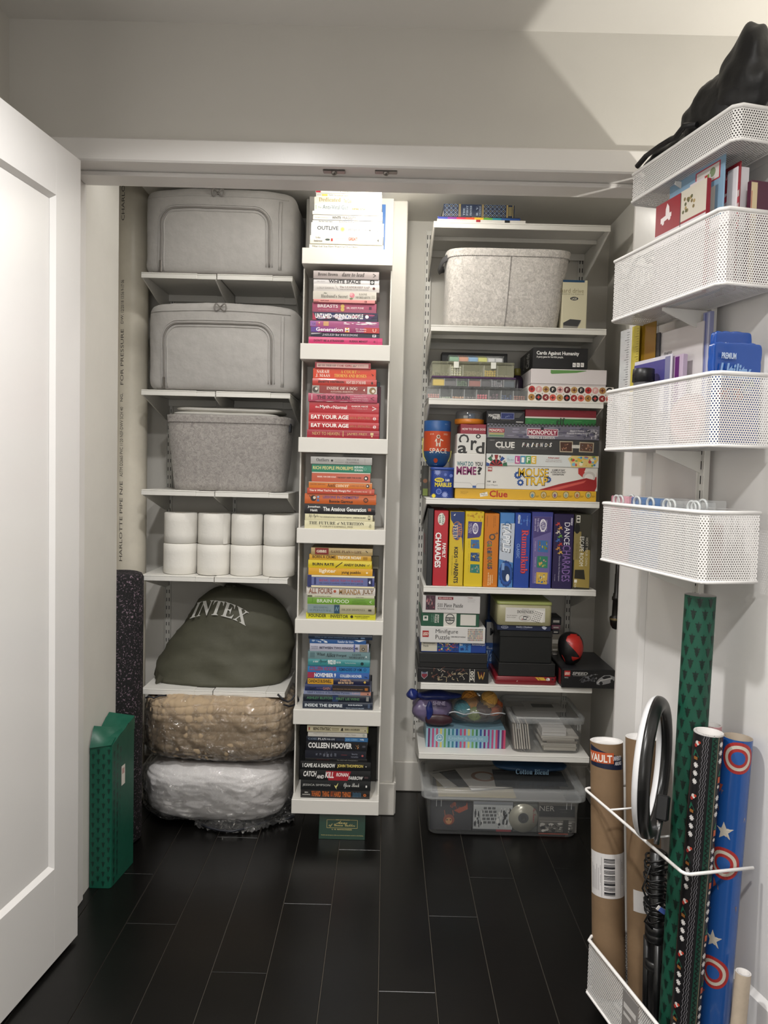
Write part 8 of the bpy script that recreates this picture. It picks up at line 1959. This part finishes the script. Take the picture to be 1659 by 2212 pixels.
bluebag('blue packet nearest the front in the third basket', 1526, 1668, 738, x1 - .025, 3)
bluebag('blue packet tucked behind the front blue packet in the third basket', 1545, 1690, 715, x1 - .055, 7)
t = dthing('film_bundle', 'clear wrapped bundle with red showing through the third basket', 'bundle', x0 + .30, -.113, z0 + .004); m = MB(); soft(m, (0, 0, .055), .06, .008, .05, 3, 2.4, M('#c9a3a4', .3), 14, lambda p: .1 * nz(p, 30)); m.build('wrapped_body', t, world=False); 
# fourth basket: clear bead boxes on edge with round clasps
x0, x1, z0, z1, yl, dp = BASKET['B4']
PK = film('pink_plastic', '#e09aac', .45, .12, .5); BU = film('blue_plastic', '#3f78b4', .5, .12, .5)
kL = (x1 - x0 - .02) / .41
def beadbox(label, xs, ln, yo, th, tint, col, hgt, fill):
    xs = x0 + .006 + (xs - x0) * kL; ln *= kL
    t = dthing('bead_box', label, 'craft case', xs + ln / 2, yo, z0 + .004, 'clear bead boxes in the fourth basket')
    m = MB(); m.cbox(-ln / 2, ln / 2, 0, th, 0, hgt, tint, .002); m.build('case', t, world=False)
    m = MB(); m.lathe([(.011, 0), (.015, 0), (.015, .004), (.011, .004), (.011, 0)], (-ln / 2 + .03, -.0005, hgt - .012), film('clasp_plastic', '#e6eaea', .5, .1, .5), 24, axis=(0, -1, 0)); m.lathe([(.011, 0), (.015, 0), (.015, .004), (.011, .004), (.011, 0)], (ln / 2 - .03, -.0005, hgt - .012), film('clasp_plastic', '#e6eaea', .5, .1, .5), 24, axis=(0, -1, 0)); m.build('clasps', t, world=False)
    m = MB(); k = int(ln / .02)
    for i in range(k): m.cbox(-ln / 2 + .003 + i * ln / k, -ln / 2 + (i + 1) * ln / k - .002, .003, th - .003, .003, hgt * fill, M(col[i % len(col)], .5), .002)
    m.build('bead_fill', t, world=False)
hb4 = z1 - z0
beadbox('pink bead box at the far end of the fourth basket', x0 + .012, .085, -.122, .022, PK, ['#c9708a', '#d08a9a', '#b86078'], hb4 + .012, .85)
beadbox('blue bead box beside the pink one in the fourth basket', x0 + .102, .125, -.118, .024, BU, ['#2f5f9a', '#3f78b4', '#7a96b4'], hb4 + .012, .86)
beadbox('clear bead box in the middle of the fourth basket', x0 + .235, .085, -.122, .022, PLAST, ['#a8aaa8', '#c9c6b8', '#8a8c8a'], hb4 + .011, .8)
beadbox('clear bead box at the near end of the fourth basket', x0 + .325, .08, -.120, .022, PLAST, ['#b9bab4', '#9a9c9a', '#c4bfb4'], hb4 + .011, .8)
beadbox('long clear bead box behind the others in the fourth basket', x0 + .02, .36, -.088, .03, PLAST, ['#c0b9b4', '#a9a29c', '#c9c4c0', '#b08a86'], hb4 + .014, .7)

# ---- rolls and tubes in the lowest basket
zfl = z05 + .006
CARD = M('#7b6349', .75, var=.10, vscale=14, bump=.12, bscale=90)
def cyl_frame(pxt, pyt, pxb, pyb, yt_, yb2):
    xa, za = DR(pxt, pyt, yt_); xb, zb = DR(pxb, pyb, yb2)
    top = TD @ Vector((xa, yt_, za)); bot = TD @ Vector((xb, yb2, zb))
    ax = (top - bot).normalized()
    k = (bot.z - zfl) / ax.z; bot = bot - ax * k
    return top, bot, ax
def cylmap(bot, top, r, half=1.35, rows=None):
    ax = (top - bot).normalized(); mid = (top + bot) / 2; tc = (Vector((0, 0, CAM_H)) - mid); tc = (tc - ax * tc.dot(ax)).normalized(); rt = ax.cross(tc) * -1
    if rt.dot(CAM_R) < 0: rt = -rt
    def f(u, v):
        a = (u - .5) * 2 * half; n = tc * math.cos(a) + rt * math.sin(a); return bot + (top - bot) * v + n * r, n
    return f
def cyl_frame2(pxt, pyt, pxb, pyb, xt_, xb2):
    ya, za = DRX(pxt, pyt, xt_); yb, zb = DRX(pxb, pyb, xb2)
    top = TD @ Vector((xt_, ya, za)); bot = TD @ Vector((xb2, yb, zb)); ax = (top - bot).normalized()
    return top, bot - ax * ((bot.z - zfl) / ax.z), ax
def roll(name, label, cat, ct, cb, yt_, yb2, r, mat, endmat, hollow=True, group=None, thick=.003):
    top, bot, ax = (cyl_frame2 if yt_ > 0 else cyl_frame)(*ct, *cb, yt_, yb2)
    t = thing(name, label, cat, tuple(bot), 0, group); L = (top - bot).length
    MB().lathe([(r, 0), (r, L)], bot, mat, 40, False, False, axis=ax).build('paper_roll' if cat != 'tube' else 'tube_wall', t)
    m = MB(); m.lathe([(r, L), (r - thick, L), (r - thick, L - .05)], bot, endmat, 40, axis=ax)
    if not hollow: m.lathe([(r - thick, L - .008), (.001, L - .008)], bot, endmat, 40, axis=ax)
    m.lathe([(r, 0), (.001, 0)], bot, endmat, 40, axis=ax); m.build('end', t)
    return t, top, bot, ax, L
WHC = M('#d9d6d4', .5)
def lab_print(pr, kind):
    return pr
rT = .0385
t, top, bot, ax, L = roll('mailing_tube', 'left brown cardboard mailing tube with a navy band, in the lowest basket', 'tube', (1310, 1600), (1314, 2000), -.108, -.108, rT, CARD, WHC, False, 'mailing tubes')
m = MB(); m.lathe([(rT - .0025, L - .012), (rT - .003, L - .0005), (rT - .0065, L - .0005), (rT - .0075, L - .010), (.001, L - .010)], bot, WHC, 40, axis=ax); m.build('end_cap', t)
def vfrac(bot, top, y, px):
    best = min((abs((lambda q: CY - FPX * (q.dot(CAM_U)) / q.dot(CAM_F))((bot + (top - bot) * v) - Vector((0, 0, CAM_H))) - y), v) for v in np.linspace(0, 1.02, 500)); return best[1]
pr = Print(cylmap(bot, top, rT), 2 * 1.35 * rT / L, dk=0); pr.e0 = .0004
V = lambda y: vfrac(bot, top, y, 1310)
NV = '#141d36'
def band(u0, u1, va0, va1, vb0, vb1, col, n=14):
    uv = []; fs = []
    for i in range(n + 1):
        k = i / n; u = u0 + (u1 - u0) * k; uv += [(u, va0 + (va1 - va0) * k), (u, vb0 + (vb1 - vb0) * k)]
    for i in range(n): fs.append((2 * i, 2 * i + 2, 2 * i + 3, 2 * i + 1))
    pr._lay(uv, fs, col, .45)
band(.05, .92, V(1634), V(1648), V(1605), V(1630), NV); band(.06, .95, V(1648), V(1656), V(1634), V(1640), NV)
pr.e0 = .0009; pr.rect(.06, .66, V(1641), V(1618), '#b8542c', n=14)
pr.e0 = .0016
pr.text('VAULT', .08, .62, V(1638), V(1622), '#e6dcd2', 'sb'); pr.text('UNIVERSITY', .64, .86, V(1634), V(1624), '#d0cfd4', 'sb'); pr.text('AIRLINES', .68, .86, V(1644), V(1636), '#d0cfd4', 'sb')
pr.e0 = .0004; pr.rect(.02, .98, V(1926), V(1832), '#cfcccb', n=20); pr.e0 = .0010
for i in range(34):
    if (i * 7) % 5 != 1: pr.rect(.42, .66, V(1918 - i * 2.35), V(1919.4 - i * 2.35), '#26262a', n=4)
for u in (.36, .80): pr.rect(u, u + .006, V(1924), V(1840), '#77757a')
pr.text('1 (9900) 11007', .33, .35, V(1900), V(1858), '#55535a', '', rot=90); pr.text('3401 9011 0007', .84, .87, V(1900), V(1850), '#55535a', '', rot=90)
for i in range(5): pr.rect(.10 + i * .045, .115 + i * .045, V(1912), V(1858 + 6 * (i % 3)), '#a9a6a8')
pr.build('shipping_label', t)
t, top, bot, ax, L = roll('mailing_tube', 'brown cardboard mailing tube half behind the ring light', 'tube', (1388, 1592), (1392, 2000), -.058, -.058, .0385, CARD, WHC, False, 'mailing tubes')
m = MB(); m.lathe([(rT - .0025, L - .012), (rT - .003, L - .0005), (rT - .0065, L - .0005), (rT - .0075, L - .010), (.001, L - .010)], bot, WHC, 40, axis=ax); m.build('end_cap', t)
pr = Print(cylmap(bot, top, rT), 2 * 1.35 * rT / L, dk=0); pr.e0 = .0004; V = lambda y: vfrac(bot, top, y, 1388)
pr.rect(.26, .9, V(1958), V(1912), '#cbc8c6', n=14); pr.e0 = .0010; pr.text('57507', .52, .76, V(1945), V(1939), '#3a3a3e', 'sb'); pr.rect(.5, .8, V(1952), V(1949), '#6a686c'); pr.rect(.5, .7, V(1936), V(1934), '#8a888c'); pr.build('shipping_label', t)
# ring light
yR = -.155
xc_, zc_ = DR(1411, 1655, yR); C_ = TD @ Vector((xc_, yR, zc_))
Rr = 150 * C_.dot(CAM_F) / FPX
Rr = 150 * (C_ - Vector((0, 0, CAM_H))).dot(CAM_F) / FPX
t = thing('ring_light', 'white and black ring light standing in front of the mailing tubes', 'ring light', tuple(C_))
nb = Vector((.87, -.49, 0)).normalized(); rd = nb.cross(Vector((0, 0, 1))).normalized()
wR = .0165
def ringpart(nm_, prof, mat):
    m = MB(); N = 64; rings = []
    for i in range(N + 1):
        a = 2 * math.pi * i / N; e = rd * math.cos(a) + Vector((0, 0, 1)) * math.sin(a)
        rings.append([C_ + e * (Rr - wR + pr_) + nb * s for pr_, s in prof])
    m.loft(rings, mat, False, False); return m.build(nm_, t)
arc = lambda s0, s1, n, k: [(wR * math.cos(q), k * math.sin(q)) for q in np.linspace(s0, s1, n)]
ringpart('black_housing', arc(-.15, math.pi + .15, 12, .017) + [(-wR * .9, -.003), (wR * .9, -.003)], M('#161616', .3))
ringpart('white_diffuser', arc(math.pi + .2, 2 * math.pi - .2, 12, .017) + [(wR * .95, -.0032), (-wR * .95, -.0032)], M('#d9d9db', .35))
bq = C_ - Vector((0, 0, Rr - wR)) ; m = MB(Matrix.Translation(bq + rd * -.0 + Vector((0.0, 0, 0))))
q, zq = DR(1430, 1745, yR + .01); B0 = TD @ Vector((q, yR + .012, zq))
m = MB(Matrix.Translation(B0) @ Matrix.Rotation(math.atan2(nb.y, nb.x) + math.pi / 2, 4, 'Z') @ Matrix.Rotation(.35, 4, 'Y')); m.cbox(-.012, .012, -.012, .012, -.025, .025, M('#1b1b1c', .35), .003); m.build('mount_clip', t)
m = MB(); m.tube([B0 - Vector((.004, 0, .024)), B0 - Vector((.008, 0, .05)), B0 - Vector((.01, 0, .075))], .006, M('#9a9a9c', .2, metal=.9), 12); m.build('ball_joint', t)
# folded tripod wrapped in cable
yT = -.105
t0x, t0z = DR(1420, 1838, yT); T0 = TD @ Vector((t0x, yT, t0z)); t1x, t1z = DR(1414, 2140, yT); T1 = TD @ Vector((t1x, yT, t1z)); k = (T1.z - zfl) / (T0.z - T1.z); T1 = T1 + (T1 - T0) * k
t = thing('tripod', 'folded black tripod wound with cable between the tubes and the green roll', 'tripod', tuple(T1)); BT = M('#111112', .32)
axd = (T1 - T0)
MB().tube([T0, T0 + axd * .5, T1], .0155, BT, 20).build('centre_post', t)
for i in range(3):
    a = i * 2.094 + .4; o = Vector((math.cos(a), math.sin(a), 0)) * .0185; MB().tube([T0 + axd * .45 + o, T1 + o + Vector((0, 0, .004))], .0075, BT, 12).build('leg', t)
m = MB()
for s in (.42, .455, .60): m.lathe([(.019, 0), (.0225, .003), (.0225, .018), (.019, .021)], T0 + axd * s, BT, 24, True, True, axis=-axd.normalized())
m.build('clamp_collars', t)
m = MB(); rnd = random.Random(5)
for k in range(14):
    zc2 = T0 + axd * (.03 + .024 * k); r = .018 + rnd.uniform(-.001, .008); pts = []
    tilt = rnd.uniform(-.35, .35)
    for w in np.linspace(0, 2 * math.pi, 17)[:-1]: pts.append(zc2 + Vector((math.cos(w) * r * 1.05, math.sin(w) * r, tilt * r * math.cos(w) + .003 * math.sin(3 * w))))
    m.tube(pts, .0024, BT, 6, closed=True)
m.tube([T0 + axd * .05 + Vector((-.02, -.02, 0)), T0 + axd * .18 + Vector((-.034, -.01, 0)), T0 + axd * .27 + Vector((-.018, -.022, 0)), T0 + axd * .34 + Vector((-.03, -.016, 0)), T0 + axd * .37 + Vector((-.014, -.02, 0))], .0022, BT, 6)
m.build('wound_cable', t)
q = T0 + axd * .27; m = MB(Matrix.Translation(q + Vector((.004, -.026, 0))) @ Matrix.Rotation(.6, 4, 'Y')); m.cbox(-.008, .008, -.001, .001, -.005, .005, M('#4a62a8', .4), .0003); m.cbox(-.014, -.0085, -.001, .001, -.005, .005, M('#d6d2d0', .4), .0003); m.build('cable_tag', t)
# wrapping paper rolls
PRG = 'wrapping paper rolls in the lowest basket'
GRN = M('#0e4a38', .5, var=.08, vscale=10)
PAPW = M('#c9c5c2', .6)
t, top, bot, ax, L = roll('wrapping_roll', 'tall green tree-print wrapping roll, the longest roll', 'wrapping paper', (1513, 1285), (1475, 1900), xn - .100, xn - .100, .0300, GRN, PAPW, True, PRG)
pr = Print(cylmap(bot, top, .0300, 1.45), 2 * 1.45 * .0300 / L, dk=0); pr.e0 = .0006
n = 40
for j in range(n):
    for i in range(4 - j % 2): itree(pr, .12 + .253 * i + (.126 if j % 2 else 0), (j + .5) / n, .135, '#072019')
pr.build('tree_print', t)
m = MB(); f = cylmap(bot, top, .0300, 1.45); rows = []
vt = vfrac(bot, top, 1925, 1440)
for j in range(15):
    v = vt * (1 - j / 14); wdt = (.0 + .16 * min(1, j / 2.5)) * (1 + .25 * nz((j * .7, 0, 0), 1)); rows.append([f(.74 - wdt * 1.0 * k / 4 + .10, v)[0] + f(.74 - wdt * k / 4 + .1, v)[1] * (.002 + .003 * (k / 4)) for k in range(5)])
m.loft(rows, M('#a39ca0', .7), False, False, True, closed=False); tag(m.build('torn_edge', t), 'torn pale paper edge')
BLKP = M('#141316', .35)
t, top, bot, ax, L = roll('wrapping_roll', 'black wrapping roll with white crosses and green zigzags', 'wrapping paper', (1531, 1580), (1489, 2100), xn - .036, xn - .036, .0272, BLKP, PAPW, True, PRG)
pr = Print(cylmap(bot, top, .0272, 1.4), 2 * 1.4 * .0272 / L, dk=0); pr.sub = 3
m = MB(); m.lathe([(.0276, L - .003), (.0281, L - .0015), (.0276, L)], bot, PAPW, 40, axis=ax); m.build('rim_edge', t)
def zig(u, w, v0, v1, n, col, lw=.02):
    pts = [(u + (w if i % 2 else -w), v0 + (v1 - v0) * i / n) for i in range(n + 1)]; pr.line(pts, lw, col)
pr.rect(.60, .75, 0, 1, '#123d30', n=5); pr.e0 = .0006; zig(.675, .045, 0, 1, 150, '#0c1512', .03)
for u in (.40, .46, .51): zig(u, .016, 0, 1, 130, '#77757a', .012)
pr.rect(.765, .775, 0, 1, '#b5a98a'); pr.rect(.02, .035, 0, 1, '#7a2630')
def cross(u, v, s, col):
    b = s * pr.asp
    pr.poly([(u - s * .17, v - b), (u + s * .17, v - b), (u + s * .17, v + b), (u - s * .17, v + b)], col); pr.poly([(u - s, v - b * .17), (u + s, v - b * .17), (u + s, v + b * .17), (u - s, v + b * .17)], col)
    pr.poly([(u - s * .8, v - b * .5), (u - s * .5, v - b * .8), (u + s * .8, v + b * .5), (u + s * .5, v + b * .8)], col); pr.poly([(u - s * .8, v + b * .5), (u - s * .5, v + b * .8), (u + s * .8, v - b * .5), (u + s * .5, v - b * .8)], col)
per = 7
for k in range(per):
    v0 = k / per
    for j in range(3): cross(.24, v0 + .012 + j * .022, .075, '#d9d6d4'); cross(.88, v0 + .075 + j * .022, .075, '#d9d6d4')
    pr.poly([(.12, v0 + .078), (.32, v0 + .078), (.18, v0 + .098)], '#1a5c46'); pr.rect(.16, .28, v0 + .070, v0 + .078, '#8a5a2c')
    pr.disc(.24, v0 + .115, .06, '#d0c6c0'); pr.e0 = .0009; pr.disc(.20, v0 + .108, .045, '#a8322c'); pr.disc(.30, v0 + .118, .035, '#b5402f'); pr.e0 = .0006
    pr.poly([(.84, v0 + .035), (.95, v0 + .035), (.90, v0 + .055)], '#1a5c46'); pr.rect(.84, .94, v0 + .016, v0 + .032, '#b5552c'); pr.disc(.88, v0 + .006, .045, '#c9bdb4')
pr.build('festive_print', t)
BLUP = M('#1f4f94', .22, coat=.4)
rH = .0278
t, top, bot, ax, L = roll('wrapping_roll', 'blue wrapping roll with red and cream rings and cream stars', 'wrapping paper', (1594, 1592), (1556, 2050), xn - .036, xn - .034, rH, BLUP, M('#8f8272', .6), True, PRG)
pr = Print(cylmap(bot, top, rH, 1.4), 2 * 1.4 * rH / L, dk=0); pr.sub = 5; pr.e0 = .0004; V = lambda y: vfrac(bot, top, y, 1575)
R1, R2 = '#a3302f', '#c4bcae'
for yy, u in ((1628, .55), (1855, .40), (2088, .36), (2330, .36)):
    v = V(yy) if yy < 2212 else V(2088) - (V(1855) - V(2088)) * 1.02
    
    for q, (rr_2, cc) in enumerate(((.40, R1), (.32, R2), (.24, R1), (.165, '#28569a'))): pr.e0 = .0004 + .00025 * q; pr.disc(u, v, rr_2, cc, n=32)
pr.e0 = .0005
for yy, u in ((1788, .36), (2020, .30)): pr.star(u, V(yy), .24, R2, 5, .42, .1)
rnd = random.Random(8)
for yy, u in ((1700, .16), (1716, .22), (1745, .1), (1905, .22), (1915, .3), (1960, .12), (1765, .85), (1950, .85), (2140, .15)):
    pr.poly([(u + rnd.uniform(-.07, .07), V(yy + rnd.uniform(-14, 14))) for _ in range(4)], rnd.choice(['#9a4a3c', '#b09a8a', '#6a5a6a', '#8a6a4a']))
pr.build('ring_and_star_print', t)
t, top, bot, ax, L = roll('wrapping_roll', 'pale pink wrapping roll peeping out behind the black and blue rolls', 'wrapping paper', (1541, 1566), (1538, 1900), xn - .084, xn - .084, .016, M('#b9868a', .4), PAPW, True, PRG)
pr = Print(cylmap(bot, top, .016, 1.3), 2 * 1.3 * .016 / L, dk=0); pr.sub = 2
for k in range(26): pr.disc(.3 + .4 * (k % 2), 1 - k * .018 - .01, .10, '#d6bcbc', n=10)
pr.build('dot_print', t)
t, top, bot, ax, L = roll('wrapping_roll', 'cream wrapping roll leaning against the door beside the blue roll', 'wrapping paper', (1606, 2100), (1596, 2200), xn + .030, xn + .030, .014, M('#b9aa98', .5, var=.1, vscale=30), PAPW, True, PRG)
MB()

# dark turned rod hanging on the closet side wall, beyond the right door
q = P(1333, 1290, 2.60)
q.x = min(q.x, .833 - .030)
zb = P(1333, 1360, 2.60).z; 
t = thing('hanging_rod', 'dark turned metal rod hanging on the closet wall beside the right door', 'rod', (q.x, 2.60, zb)); IR = M('#1e1b18', .35, metal=.5)
zz_ = [(0.001, 0), (.012, .004), (.019, .016), (.022, .034), (.021, .044), (.016, .046), (.015, .05), (.014, .10), (.017, .102), (.017, .112), (.014, .114), (.013, .124), (.011, .126), (.010, .19), (.009, .192), (.009, .26)]
MB().lathe(zz_, (q.x, 2.60, zb), IR, 28, False, True).build('turned_shaft', t)
MB().lathe([(.0225, .034), (.0228, .038), (.0225, .041)], (q.x, 2.60, zb), M('#8a7a5a', .3, metal=.8), 28).build('brass_band', t)
m = MB(); m.tube([(q.x, 2.60, zb + .255), (q.x + .01, 2.60, zb + .275), (.8345, 2.60, zb + .28)], .003, IR, 8); m.build('hook', t)
